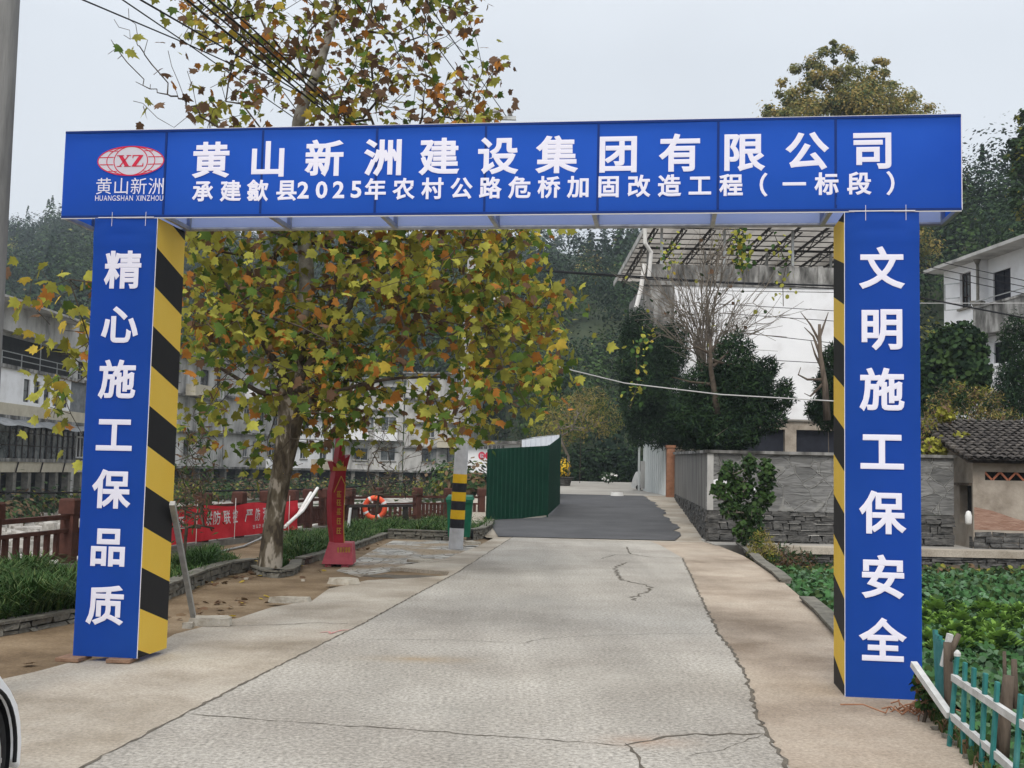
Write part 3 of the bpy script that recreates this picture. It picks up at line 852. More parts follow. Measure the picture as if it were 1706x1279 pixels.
m.box(0, gL, -.010, -.002, gzb - .004, gzb + .014); m.box(0, gL, -.010, -.002, gzt - .014, gzt + .004)
m.build('seam', m_seam, gate, world=False)
m = MB()
m.box(0, gL, -.006, .0, gzb - .013, gzb - .005); m.box(0, gL, -.006, .002, gzt + .005, gzt + .009)
m.box(gL + .0005, gL + .006, -.006, .004, gzb, gzt)
m.build('hem', m_piping, gate, world=False)
# frame tubes
m = MB()
r = .018
for y in (.025, gD - .01):
    m.tube([[0.01, y, gzb + .01], [gL - .01, y, gzb + .01]], r, 8); m.tube([[0.01, y, gzt - .02], [gL - .01, y, gzt - .02]], r, 8)
for x in [.012] + [gfront(px, 300)[0] for px in (274.5, 450, 636, 815, 990, 1192, 1385)] + [gL - .012]:
    m.bar([x, .03, gzb + .012], [x, gD - .02, gzb + .012], .034); m.bar([x, .03, gzt - .022], [x, gD - .02, gzt - .022], .03)
    m.bar([x, gD - .03, gzb + .02], [x, gD - .03, gzt - .03], .032)
m.build('frame', m_steel, gate, world=False)
# pillars
def clipz(poly, lo, hi):
    def half(P, keep, cut):
        O = []
        for i in range(len(P)):
            a, b = P[i], P[(i + 1) % len(P)]
            if keep(a): O.append(a)
            if keep(a) != keep(b):
                s = (cut - a[1]) / (b[1] - a[1]); O.append((a[0] + s * (b[0] - a[0]), cut))
        return O
    P = half(poly, lambda p: p[1] >= lo, lo)
    return half(P, lambda p: p[1] <= hi, hi) if P else P
for side, x0 in (('l', ga), ('r', gb)):
    zb = .035 if side == 'l' else -.02
    m = MB()
    wob = lambda x, z: -.005 - .004 * math.sin(x * 9 + z * 1.3) * math.sin(z * 2.2)
    zt_ = gzb - .01
    wr_ = lambda x, z: (wob(x, z) - (.016 * math.exp(-((z - zt_ + .13 - .05 * math.sin((x - x0) * 5.7)) / .022) ** 2) + .012 * math.exp(-((z - zt_ + .20) / .05) ** 2)))
    cloth(m, x0, x0 + gw, zb, zt_, lambda x, z: [x, wr_(x, z), z], 14, 90)
    cloth(m, 0, gD, zb, zt_, lambda y, z: [x0 if side == 'r' and False else (x0 + gw if side == 'r' else x0), y, z], 3, 20, flip=(side == 'l'))
    cloth(m, x0, x0 + gw, zb, zt_, lambda x, z: [x, gD, z], 3, 20, flip=True)
    pc = m.build('pillar_cover', m_blue, gate, smooth=True, world=False)
    # striped inner face
    xf = x0 + gw if side == 'l' else x0
    xo = .002 if side == 'l' else -.002
    m = MB()
    per = .33 if side == 'l' else .318
    if side == 'l': f0, drop = zt_ - .245, -.165
    else: f0, drop = zt_ - .40, .145
    k = 0; z = f0 + per * 3
    for i in range(-3, 14):
        zf1 = f0 - per * i; zf0 = zf1 - per
        poly = [(0, zf0), (gD, zf0 + drop), (gD, zf1 + drop), (0, zf1)]
        P = clipz(poly, zb, zt_)
        if len(P) < 3: continue
        mi = (i % 2 == 0) if side == 'l' else (i % 2 == 0)
        pts = [[xf + xo, y, zz] for y, zz in P]
        if side == 'r': pts = pts[::-1]
        m.sheet(pts, 1 if mi else 0)
    m.build('striped_side', [m_yel, m_blk], gate, world=False)
    m = MB()
    xx = x0 + gw if side == 'l' else x0 - .004
    m.box(xx, xx + .004, -.007, .0, zb, zt_)
    if side == 'r': m.box(x0, x0 + gw, -.012, -.002, zb - .006, zb + .008)
    for fx in (.28, .82):
        m.tube([[x0 + gw * fx, -.016, zt_ - .07], [x0 + gw * fx, -.014, zt_ + .05]], .0022, 5)
    m.box(x0 + .03, x0 + gw - .03, -.014, -.007, zt_ + .001, zt_ + .008)
    m.build('pillar_hem', m_piping, gate, world=False)
    m = MB()
    for xx in (x0 + .03, x0 + gw - .03):
        for yy in (.04, gD - .04): m.tube([[xx, yy, zb - .01], [xx, yy, gzb]], .018, 6)
    m.build('pillar_frame', m_steel, gate, world=False)
# lettering
BOLD = .028
T1 = '黄山新洲建设集团有限公司'; T2 = '承建歙县2025年农村公路危桥加固改造工程（一标段）'
TL, TR = '精心施工保品质', '文明施工保安全'
glyphs(T1 + T2 + TL + TR, BOLD); glyphs('黄山新洲', .0); glyphs('HUANGSHANXINZHOU', .008)
fl = lambda x, z: [x, -.0105, z]
m = MB()
X1 = [352.5, 447, 541, 640, 732, 829.6, 928, 1030, 1133, 1238, 1344, 1453.6]
for c, px in zip(T1, X1):
    py = 267 + (250.5 - 267) * (px - 352) / (1453 - 352)
    x, z = gfront(px, py); put_glyph(m, c, fl, x, z, .312, BOLD, wscale=1.06)
m.build('company_lettering', m_white, gate, world=False)
m = MB()
X2 = [338.5, 385, 430, 478, 505.7, 536.4, 564.7, 594, 626, 673, 721, 769, 817, 866, 914.6, 964, 1014, 1064, 1115, 1166, 1218, 1272, 1323, 1377, 1431, 1483]
for c, px in zip(T2, X2):
    py = 319 + (305.5 - 319) * (px - 338) / (1483 - 338)
    x, z = gfront(px, py)
    if c in '2025': put_glyph(m, c, fl, x, z, .190, BOLD, own=True, wscale=1.05)
    elif c in '（）': put_glyph(m, c, fl, x, z, .185, BOLD, own=True)
    else: put_glyph(m, c, fl, x, z, .182, BOLD)
m.build('project_lettering', m_white, gate, world=False)
fp = lambda x, z: [x, -.0125, z]
m = MB()
for c, px, py in zip(TL, (206, 200.5, 196.5, 191.5, 186.5, 181, 176.5), (450, 541, 632, 724, 815, 911, 1008)):
    x, z = gfront(px, py); put_glyph(m, c, fp, x, z, .328, BOLD)
for c, px, py in zip(TR, (1468.5, 1468.5, 1469, 1469, 1469.5, 1470.5, 1470), (447, 548, 649, 752, 854, 961, 1067)):
    x, z = gfront(px, py); put_glyph(m, c, fp, x, z, .330, BOLD)
m.build('pillar_lettering', m_white, gate, world=False)
# emblem: flattened globe with two letters
cx, cz = gfront(219, 268.5); ax = gfront(274, 268.5)[0] - cx; az = (gfront(219, 244.5)[1] - gfront(219, 292.5)[1]) / 2
m = MB(); n = 48
ell = lambda a, b, y, k=1.0: [[cx + a * k * math.cos(2 * PI * i / n), y, cz + b * k * math.sin(2 * PI * i / n)] for i in range(n)]
def ringf(mb, a, b, w, y, mi, lo=-PI, hi=PI):
    N = 48; I = [lo + (hi - lo) * i / N for i in range(N + 1)]
    V = [[cx + (a - w / 2) * math.cos(q), y, cz + (b - w / 2) * math.sin(q)] for q in I] + [[cx + (a + w / 2) * math.cos(q), y, cz + (b + w / 2) * math.sin(q)] for q in I]
    mb.add(V, [[i, i + 1, N + 2 + i, N + 1 + i][::-1] for i in range(N)], mi)
m.sheet(ell(ax, az, -.0120), 0)
ringf(m, ax, az, .010, -.0135, 1)
ringf(m, ax * .51, az, .008, -.0135, 1); ringf(m, ax * .73, az, .007, -.0138, 1)
def hline(z0, mb=m):
    for s in (-1, 1):
        pts = []
        for i in range(9):
            q = .52 + (.94 - .52) * i / 8
            zz = z0 * (1 - .12 * (q - .5))
            if (q ** 2 + (zz / az) ** 2) > .98: break
            pts.append((cx + s * ax * q, cz + zz))
        for (a, b), (c_, d_) in zip(pts, pts[1:]):
            P = [[a, -.0140, b - .0035], [c_, -.0140, d_ - .0035], [c_, -.0140, d_ + .0035], [a, -.0140, b + .0035]]
            mb.add(P, [[0, 1, 2, 3] if s > 0 else [3, 2, 1, 0]], 1)
for z0 in (az * .27, -az * .25): hline(z0)
for z0 in (az * .70, -az * .72):
    for s in (-1, 1):
        P = [[cx + s * ax * .40, -.0141, cz + z0 - .003], [cx + s * ax * .66, -.0141, cz + z0 * .96 - .003], [cx + s * ax * .66, -.0141, cz + z0 * .96 + .003], [cx + s * ax * .40, -.0141, cz + z0 + .003]]
        m.add(P, [[0, 1, 2, 3] if s > 0 else [3, 2, 1, 0]], 1)
# serif letters X and Z
def lp(pts, ox, s): m.sheet([[ox + x * s, -.0145, cz + z * s] for x, z in pts], 1)
s = az * .40; ox = cx - ax * .20
lp([(-1.1, 1), (-.35, 1), (1.0, -1), (.25, -1)], ox, s); lp([(.72, 1), (.95, 1), (-.68, -1), (-.95, -1)], ox, s)
for a, b, zz in ((-1.35, -.05, 1), (.4, 1.25, 1), (-1.3, -.4, -1), (0, 1.25, -1)):
    q = .14 if zz > 0 else -.14
    lp([(a, zz - .0), (b, zz - .0), (b, zz - q), (a, zz - q)][::(1 if q < 0 else -1)], ox, s)
ox = cx + ax * .21
lp([(-.95, .82), (.95, .82), (.95, 1), (-.95, 1)], ox, s); lp([(-1, -1), (1.05, -1), (1.05, -.82), (-1, -.82)], ox, s)
lp([(.2, .85), (.95, .85), (-.25, -.85), (-1, -.85)], ox, s)
lp([(-.95, .45), (-.8, .45), (-.75, .85), (-.95, .85)], ox, s); lp([(.85, -.85), (1.05, -.85), (1.05, -.4), (.92, -.4)], ox, s)
m.build('emblem', [m_logo, m_red], gate, world=False)
m = MB()
for c, px in zip('黄山新洲', (174, 203, 232, 261.5)):
    x, z = gfront(px, 310.5); put_glyph(m, c, fl, x, z, .152, 0.0)
xa = gfront(159, 330)[0]; xb = gfront(273.5, 330)[0]
tx = 'HUANGSHAN XINZHOU'; wd = [1.0 if c != ' ' else .55 for c in tx]; wd = [(.45 if c == 'I' else w) for c, w in zip(tx, wd)]
tot = sum(wd); q = xa
for c, w in zip(tx, wd):
    cw = (xb - xa) * w / tot
    if c != ' ':
        z = gfront(159 + 115 * (q + cw / 2 - xa) / (xb - xa), 330.3)[1]
        put_glyph(m, c, fl, q + cw / 2, z, 1, .008, fit=(cw * (.82 if c != 'I' else .5), .046))
    q += cw
m.build('emblem_lettering', m_white, gate, world=False)
# prop behind the left pillar, in world space
m = MB(); m.bar(at(322, 1026, 10.9), at(287, 838, 9.6), .045, .045); m.build('prop', m_steel, gate)

# bricks under the left pillar, lumps of broken concrete
def lump(name, label, cat, px, py, size, seed, mt=None, group=None, rz=0, z=0.0, n=7):
    p = gnd(px, py, z); mb = MB(); irregular(mb, (0, 0, 0), size, seed, n)
    o = mb.build(name, mt or m_chunk); o.location = (p[0], p[1], z); o.rotation_euler.z = rz
    tag(o, label, cat, group); return o
def brick(px, py, label, rz):
    p = gnd(px, py); mb = MB(); mb.box(-.10, .10, -.13, .10, 0, .033)
    o = mb.build('paver_brick', m_brick); o.location = (p[0], p[1], .001); o.rotation_euler.z = rz
    bv = o.modifiers.new('bevel', 'BEVEL'); bv.width = .006; bv.segments = 2
    tag(o, label, 'brick', 'bricks under the left gate pillar')
brick(124, 1099, 'flat brick under the outer left corner of the left gate pillar', GA)
brick(206, 1101, 'flat brick under the front right corner of the left gate pillar', GA + .1)
lump('concrete_chunk', 'largest lump of broken concrete, lying at the foot of the steel prop', 'concrete chunk', 352, 1040, (.56, .36, .085), 4, n=11)
lump('concrete_chunk', 'narrow strip of broken slab on the edge of the bare earth', 'concrete chunk', 481, 1004, (.60, .20, .075), 9, z=-.02, n=10)
lump('concrete_chunk', 'square broken slab in front of the hole before the red monument', 'concrete chunk', 571, 972, (.52, .42, .08), 12, z=0)
lump('concrete_chunk', 'thin flat slab lying on the grey paved apron', 'concrete chunk', 700, 936, (.52, .35, .05), 14, z=-.03)
lump('concrete_chunk', 'pale flat block beside the foot of the striped pole', 'concrete chunk', 786, 906, (.42, .34, .07), 21, z=0)
lump('concrete_chunk', 'small dark stone beside the largest concrete lump', 'concrete chunk', 312, 1046, (.14, .12, .06), 22)
for i, (px, py) in enumerate(((330, 970), (355, 955), (410, 965), (260, 1020), (505, 968), (590, 950))):
    lump('pebble', ['pebble by the kerb nearest the steel prop', 'pebble by the kerb left of the tree', 'pebble in front of the tree kerb', 'pebble on the earth beside the left pillar', 'pebble right of the tree kerb', 'pebble on the earth before the monument'][i], 'stone', px, py, (.07, .055, .03), 40 + i, z=-.06, n=9, group='pebbles on the bare earth')

# ================================================================== railing on the bank
def bank_railing():
    t0 = thing('bank_railing', 'long brown concrete balustrade curving along the stony river bank', 'railing', (FENCE[0][0], FENCE[0][1], 0))
    H = 1.05
    for i, (x, y) in enumerate(FENCE):
        a = math.atan2(FENCE[min(i + 1, len(FENCE) - 1)][1] - FENCE[max(i - 1, 0)][1], FENCE[min(i + 1, len(FENCE) - 1)][0] - FENCE[max(i - 1, 0)][0])
        mb = MB(); mb.rbox((x, y, .42), (.20, .20, .86), a)
        mb.rbox((x, y, .83), (.255, .255, .05), a); mb.rbox((x, y, .935), (.25, .25, .16), a); mb.rbox((x, y, 1.03), (.25, .25, .03), a, taper=.8)
        mb.build('post', m_rail, t0)
    for i in range(len(FENCE) - 1):
        a = np.array(FENCE[i]); b = np.array(FENCE[i + 1]); e = (b - a) / np.linalg.norm(b - a)
        p, q = a + e * .10, b - e * .10
        for z, w, h in ((.76, .10, .07), (.55, .085, .055), (.17, .085, .06)):
            mb = MB(); mb.bar([*p, z], [*q, z], w, h); mb.build('rail', m_rail, t0)
        for k in range(1, 7):
            c = p + (q - p) * k / 7
            mb = MB(); mb.rbox((c[0], c[1], .361), (.085, .06, .318), math.atan2(e[1], e[0])); mb.build('baluster', m_rail, t0)
bank_railing()
mb = MB()
for i in range(len(FENCE) - 1):
    a = np.array([*FENCE[i], 0]); b = np.array([*FENCE[i + 1], 0])
    d_ = (b - a) / np.linalg.norm(b - a); n_ = np.array([d_[1], -d_[0], 0])
    mb.hexa([a - n_ * .16 - [0, 0, .5], b - n_ * .16 - [0, 0, .5], b + n_ * .16 - [0, 0, .5], a + n_ * .16 - [0, 0, .5],
             a - n_ * .16 + [0, 0, .05], b - n_ * .16 + [0, 0, .05], b + n_ * .16 + [0, 0, .05], a + n_ * .16 + [0, 0, .05]])
struct(mb.build('bank_kerb', m_kerb))

# red propaganda banner tied along the railing
def on_fence(y, off):
    xs_ = np.interp(y, [p[1] for p in FENCE], [p[0] for p in FENCE])
    x2 = np.interp(y + .3, [p[1] for p in FENCE], [p[0] for p in FENCE])
    e = np.array([x2 - xs_, .3]); e /= np.linalg.norm(e); n = np.array([e[1], -e[0]])
    return np.array([xs_, y]) + n * off
Y0, Y1 = 20.2, 27.4
bt = thing('slogan_banner', 'red cloth banner with pale lettering tied along the brown railing', 'banner', (*on_fence(Y0, .17), 0))
def bpt(y, z, o=0.0):
    sag = .02 * math.sin(y * 5.1) + .012 * math.sin(z * 14 + y * 3)
    p = on_fence(y, .17 + sag + o); return [p[0], p[1], z]
mb = MB(); nn = 70
zt_b = lambda y: .80 - .05 * math.sin((y - Y0) / (Y1 - Y0) * PI * 3) ** 2
V = [bpt(Y0 + (Y1 - Y0) * i / nn, .10 + (zt_b(Y0 + (Y1 - Y0) * i / nn) - .10) * j / 8) for j in range(9) for i in range(nn + 1)]
mb.add(V, [[j * (nn + 1) + i, j * (nn + 1) + i + 1, (j + 1) * (nn + 1) + i + 1, (j + 1) * (nn + 1) + i] for j in range(8) for i in range(nn)])
mb.build('cloth', m_bred, bt, smooth=True)
glyphs('联防控严溺水', .012)
mb = MB()
for c, px in zip('联防联控严防溺水', (349, 362, 377, 393, 414, 428, 443, 458)):
    y = float(np.interp(px, [336, 396, 442, 485], [22.6, 24.3, 25.8, 27.2])) - .15
    put_glyph(mb, c, lambda a, b, y=y: bpt(y + a, b, .012), 0, .53, .30, .012, wscale=1.05)
for k in range(9):
    y = 25.0 + k * .2
    strokes(mb, lambda a, b: bpt(a, b, .012), y, .27, .15, .08, k)
strokes(mb, lambda a, b: bpt(a, b, .012), 21.6, .5, .4, .26, 77)
mb.build('lettering', m_pale, bt)
mb = MB()
for y in (22.2, 24.0, 26.9):
    a = on_fence(y, .20); mb.tube([[*a, .06], [*a, .92]], .008, 5)
mb.build('tie_cord', m_pvc, bt)
# two white pipes leaning on the railing, a grey hose on the ground
for k, (a, b, lab) in enumerate((((474, 878, 26.0), (518, 821, 28.2), 'shorter white pipe leaning behind the plane tree trunk'), ((478, 874, 26.1), (529, 813, 28.3), 'longer white pipe leaning on the brown railing'))):
    mb = MB(); p, q = at(*a), at(*b); mid = (p + q) / 2 - np.array([0, 0, .12]); mb.tube([p, mid, q], .04, 8)
    tag(mb.build('plastic_pipe', m_pvc), lab, 'pipe', 'white pipes on the railing')
mb = MB(); mb.tube([gnd(318, 926, -.03), gnd(370, 918, -.03), gnd(405, 910, -.03), gnd(432, 898, .0), gnd(442, 890, .1)], .022, 6)
tag(mb.build('hose', m_steel, smooth=True), 'grey hose lying on the earth behind the tree', 'hose')
mb = MB(); mb.tube([at(-30, 819, 19), at(60, 821, 20), at(140, 820, 21)], .018, 6); tag(mb.build('pipe_line', m_wire), 'black pipe running above the railing left of the gate', 'pipe')
mb = MB(); mb.tube([at(340, 818, 25), at(450, 816, 28), at(560, 814, 31), at(690, 800, 36)], .022, 6); tag(mb.build('pipe_line', m_wire), 'black pipe running above the railing behind the plane tree', 'pipe')

# ================================================================== red monument
MY = 19.2
mo = thing('red_monument', 'tall dark red sculpted sign with gold writing on a sloping plinth', 'monument', gnd(562, 932, -.06))
def mp(px, py, Y=MY): return at(px, py, Y)
zb0 = -.06
mb = MB()
B = [mp(540, 934), mp(588, 930)]; xa, xb = B[0][0], B[1][0]; ztop = zat(562, 904, MY)
mb.hexa([[xa - .02, MY - .12, zb0 + .05], [xb + .02, MY - .12, zb0 + .05], [xb - .02, MY + .55, zb0 + .05], [xa - .10, MY + .55, zb0 + .05],
         [xa + .07, MY - .04, ztop], [xb - .02, MY - .04, ztop], [xb - .05, MY + .5, ztop], [xa + .0, MY + .5, ztop]])
mb.box(xa + .03, xa + .13, MY - .08, MY + .4, zb0, zb0 + .05); mb.box(xb - .18, xb - .06, MY - .08, MY + .4, zb0, zb0 + .05)
pl = mb.build('plinth', m_sred2, mo)
ol = [(557, 905), (553, 872), (552, 840), (553, 818), (557, 800), (559, 786), (553, 768), (562, 774), (566, 745), (568, 726), (573, 720), (574, 745), (575, 764), (584, 757), (580, 772), (576, 788), (575.5, 806), (573.5, 850), (573, 880), (574, 905)]
mb = MB(); mb.prism([mp(*p, MY + .02) for p in ol], (-.13, .30, 0)); bl_ = mb.build('blade', m_sred, mo, recalc=True)
mb = MB()
g_ol = [(568.5, 793), (575, 807), (573, 850), (572.5, 880), (573.5, 904)]
for a, b in zip(g_ol, g_ol[1:]): mb.bar(mp(*a, MY + .012), mp(*b, MY + .012), .016, .012)
for a, b in (((556.5, 820), (568.5, 793)),): mb.bar(mp(*a, MY + .012), mp(*b, MY + .012), .014, .012)
mb.build('gold_edging', m_gold, bl_)
mb = MB(); fm = lambda x, z: [x, MY + .012, z]
for i, py in enumerate((823, 837, 852, 868, 884)):
    p = mp(564.5, py); strokes(mb, fm, p[0], p[2], .085, .12, 100 + i)
mb.build('lettering', m_gold, bl_)
mb = MB()
mb.prism([mp(x, y, MY - .01) for x, y in ((554, 784), (577, 784), (576, 776), (572, 779), (572, 768), (568, 777), (564, 772), (562, 779), (555, 777))], (0, .02, 0))
mb.build('gold_flame', m_gold, bl_, recalc=True)
mb = MB()
for i, px in enumerate((563, 567.5, 572, 576.5, 581)):
    p = mp(px, 916, MY - .11); zz = p[2]; yy = MY - .12 + (.08) * (zz - zb0 - .05) / (ztop - zb0 - .05) - .012
    strokes(mb, lambda x, z: [x, yy, z], p[0], zz, .036, .10, 200 + i)
mb.build('plinth_lettering', m_gold, pl)

# white post sign, lifebuoy, bench
sg = thing('post_sign', 'small leaning white post with black vertical writing beside the monument', 'sign', at(580, 880, 27))
mb = MB(); a, b = at(580, 882, 27), at(584, 846, 27)
mb.bar(a, b, .135, .05); mb.build('board', m_signw, sg)
mb = MB(); ex_ = np.array([1, 0, 0])
dv = (b - a) / np.linalg.norm(b - a)
for i in range(6):
    c = a + (b - a) * (.9 - i * .12); cc = c + np.array([0, -.035, 0]); strokes(mb, lambda x, z: [cc[0] + x, cc[1], cc[2] + z], 0, 0, .055, .06, 300 + i)
mb.build('lettering', m_ink, sg)
lc = at(624.5, 846, 32.9)
lb = thing('lifebuoy', 'orange ring buoy hung on the brown railing behind bare shrub', 'lifebuoy', lc)
mb = MB(); A = np.linspace(0, 2 * PI, 33)
def torus(c, R0, r0, mbx, a0=0, a1=2 * PI, n1=32, n2=8, mi=0, kx=1.0):
    V = []
    for i in range(n1 + 1):
        q = a0 + (a1 - a0) * i / n1
        for j in range(n2):
            w = 2 * PI * j / n2; rr = R0 + r0 * math.cos(w)
            V.append([c[0] + rr * math.cos(q) * kx, c[1] + r0 * math.sin(w), c[2] + rr * math.sin(q)])
    mbx.add(V, [[i * n2 + j, (i + 1) * n2 + j, (i + 1) * n2 + (j + 1) % n2, i * n2 + (j + 1) % n2] for i in range(n1) for j in range(n2)], mi)
torus(lc, .29, .075, mb); rg_ = mb.build('ring', m_ring, lb, smooth=True)
mb = MB()
for q in (.4, 1.97, 3.54, 5.1): torus(lc, .29, .080, mb, q, q + .22, 5)
mb.build('band', m_signw, lb, smooth=True)
bn = thing('stone_bench', 'low dark bench standing before the railing beside the lifebuoy', 'bench', at(632, 866, 32.2))
mb = MB(); a, b = at(579, 843, 31.9), at(686, 842, 32.3); mb.bar(a, b, .40, .07); mb.build('seat', m_dkst, bn)
for s_ in (.13, .9):
    c = a + (b - a) * s_; mb = MB(); mb.box(c[0] - .07, c[0] + .07, c[1] - .15, c[1] + .15, -.06, c[2] - .035); mb.build('leg', m_dkst, bn)
mb = MB(); c1 = a + (b - a) * .13; c2 = a + (b - a) * .9; mb.bar([c1[0] + .07, c1[1], .10], [c2[0] - .07, c2[1], .10], .08, .06); mb.build('stretcher', m_dkst, bn)

# ================================================================== striped utility pole, bin
PY = 24.0
pb = at(759.5, 908, PY); pt = at(803, 190, PY)
up_ = thing('utility_pole', 'concrete pole with black and yellow bands at its foot behind the plane tree', 'utility pole', (pb[0], pb[1], -.03))
pp = lambda z: pb + (pt - pb) * ((z - pb[2]) / (pt[2] - pb[2]))
pr = lambda z: .155 - .006 * z
zs = [-.05, .39, .58, .77, .96, 1.15, 1.34, 1.53]
mb = MB(); mb.tube([pp(-.05), pp(.39)], [pr(0), pr(.39)], 20, 0)
mb.tube([pp(1.53), pp(4), pp(pt[2])], [pr(1.53), pr(4), pr(pt[2])], 20, 0); mb.build('shaft', m_polewhite, up_, smooth=False)
for i in range(1, 7):
    mb = MB(); mb.tube([pp(zs[i]), pp(zs[i + 1])], [pr(zs[i]) + .003, pr(zs[i + 1]) + .003], 20); mb.build('band', m_blp if i % 2 else m_ylp, up_)
mb = MB(); c = pp(pt[2] - .12); mb.bar(c + [-.55, -.14, 0], c + [.75, -.14, 0], .07, .08); mb.bar(c + [-.5, -.14, -.55], c + [.6, -.14, -.55], .06, .07); ca = mb.build('crossarm', m_steel, up_)
for dx in (-.45, -.05, .30, .62):
    mb = MB(); mb.lathe(c + [dx, -.14, .04], [(.02, 0), (.06, .03), (.035, .06), (.075, .09), (.075, .14), (.03, .18)], 10); mb.build('insulator', m_wirew, ca)
mb = MB(); q = pp(zat(0, 0, PY) if False else at(790, 507, PY)[2]); mb.tube([q, q + [.25, -.1, .08], q + [.40, -.15, .08]], .02, 6); la = mb.build('lamp_arm', m_steel, up_)
mb = MB(); mb.rbox(q + [.58, -.2, .09], (.55, .18, .09), -.2, taper=.75); mb.build('lamp_head', m_signw, la)
def wheelie_bin():
    c = gnd(764, 899); b0 = thing('wheelie_bin', 'green wheeled rubbish bin standing behind the striped pole', 'rubbish bin', (c[0], c[1] + .35, 0))
    x, y = c[0], c[1] + .35
    mb = MB(); mb.hexa([[x - .25, y - .27, .06], [x + .25, y - .27, .06], [x + .25, y + .24, .06], [x - .25, y + .24, .06], [x - .30, y - .36, .92], [x + .30, y - .36, .92], [x + .30, y + .33, .92], [x - .30, y + .33, .92]])
    mb.box(x - .315, x + .315, y - .385, y - .335, .86, .92); mb.build('body', m_bin, b0)
    mb = MB(); mb.hexa([[x - .33, y - .40, .925], [x + .33, y - .40, .925], [x + .33, y + .36, .925], [x - .33, y + .36, .925], [x - .29, y - .33, 1.0], [x + .29, y - .33, 1.0], [x + .29, y + .33, 1.03], [x - .29, y + .33, 1.03]])
    mb.bar([x - .26, y + .42, .98], [x + .26, y + .42, .98], .035); ld = mb.build('lid', m_bin, b0)
    for s_ in (-1, 1):
        mb = MB(); A = np.linspace(0, 2 * PI, 15)[:-1]
        mb.prism([[x + s_ * .27, y + .22 + .1 * math.cos(q), .09 + .1 * math.sin(q)] for q in A], (s_ * .05, 0, 0)); mb.build('wheel', m_bind, b0, recalc=True)
wheelie_bin()

# ================================================================== green corrugated hoarding
def corrugated(mb, p, q, zb_p, zb_q, zt_p, zt_q, pitch=.16, amp=.022, n_out=None, lean=0.0):
    p = np.array(p[:2]); q = np.array(q[:2]); L = np.linalg.norm(q - p); e = (q - p) / L; nn = np.array([e[1], -e[0]])
    k = int(L / pitch); prof = [(0, 0), (.28, 0), (.40, 1), (.68, 1), (.80, 0)]
    us = [(i + a) * pitch for i in range(k) for a, _ in prof if (i + a) * pitch <= L] + [L]
    ws = [b for i in range(k) for a, b in prof if (i + a) * pitch <= L] + [0]
    V = []
    for zsel in (0, 1):
        for u, w in zip(us, ws):
            s_ = u / L; z = (zb_p + (zb_q - zb_p) * s_) if zsel == 0 else (zt_p + (zt_q - zt_p) * s_)
            xy = p + e * u + nn * (w * amp + (lean if zsel else 0)); V.append([xy[0], xy[1], z])
    m_ = len(us); mb.add(V, [[i, i + 1, m_ + i + 1, m_ + i] for i in range(m_ - 1)])
A_, B_, C_ = at(812, 800, 33), at(913, 800, 34.5), at(932.5, 800, 41)
ho = thing('site_hoarding', 'dark green corrugated metal hoarding standing at the left of the asphalt ramp', 'hoarding', (A_[0], A_[1], .1))
mb = MB(); corrugated(mb, A_, B_, zat(812, 871, 33), zat(913, 858, 34.5), zat(816, 748, 33), zat(914, 742, 34.5))
mb.build('front_panel', m_hoard, ho)
mb = MB(); corrugated(mb, B_, C_, zat(913, 858, 34.5), zat(932, 839, 41), zat(914, 742, 34.5), zat(932, 727, 41)); mb.build('side_panel', m_hoard, ho)
for (P_, Yq, b_, t_) in ((A_, 33, 876, 750), (A_ + (B_ - A_) * .21, 33.3, 880, 748), (B_, 34.5, 866, 740), (C_, 41, 842, 722)):
    mb = MB(); px_ = 853 + 0; mb.bar([P_[0], P_[1] + .06, gz(P_[1]) - .02], [P_[0], P_[1] + .06, zat(870, t_, Yq)], .05); mb.build('post', m_hoard, ho)
sh = thing('metal_shed', 'pale blue white corrugated shed top rising above the green hoarding', 'shed', at(900, 800, 44))
mb = MB(); a, b = at(868, 800, 44), at(930, 800, 44)
corrugated(mb, a, b, .5, .5, zat(868, 733, 44), zat(931, 724, 44), .2, .03); mb.build('wall', m_corrb, sh)
mb = MB(); corrugated(mb, [b[0], b[1]], [b[0] - .9, b[1] + 5], .5, .5, zat(936, 724, 44), zat(936, 724, 44), .2, .03)
mb.add([[a[0], a[1], zat(868, 732, 44)], [b[0], b[1], zat(936, 723, 44)], [b[0] - .9, b[1] + 5, zat(936, 723, 44)], [a[0] - .4, a[1] + 5, zat(868, 732, 44)]], [[0, 1, 2, 3]]); mb.build('roof', m_corrb, sh)

# ================================================================== utility pole at the left edge
lp0 = at(-42, 1000, 7.6); lx = lp0[0]
ep = thing('utility_pole', 'weathered concrete pole cut by the left edge, nearest the camera', 'utility pole', (-3.62, 7.6, 0))
mb = MB(); mb.tube([[-3.635, 7.6, -.05], [-3.635, 7.6, 3], [-3.62, 7.6, 9.5]], [.165, .148, .10], 20); mb.build('shaft', m_pole, ep, smooth=True)
mb = MB(); mb.bar([-4.1, 7.45, 9.1], [-2.9, 7.45, 9.1], .07, .08); mb.build('crossarm', m_steel, ep)

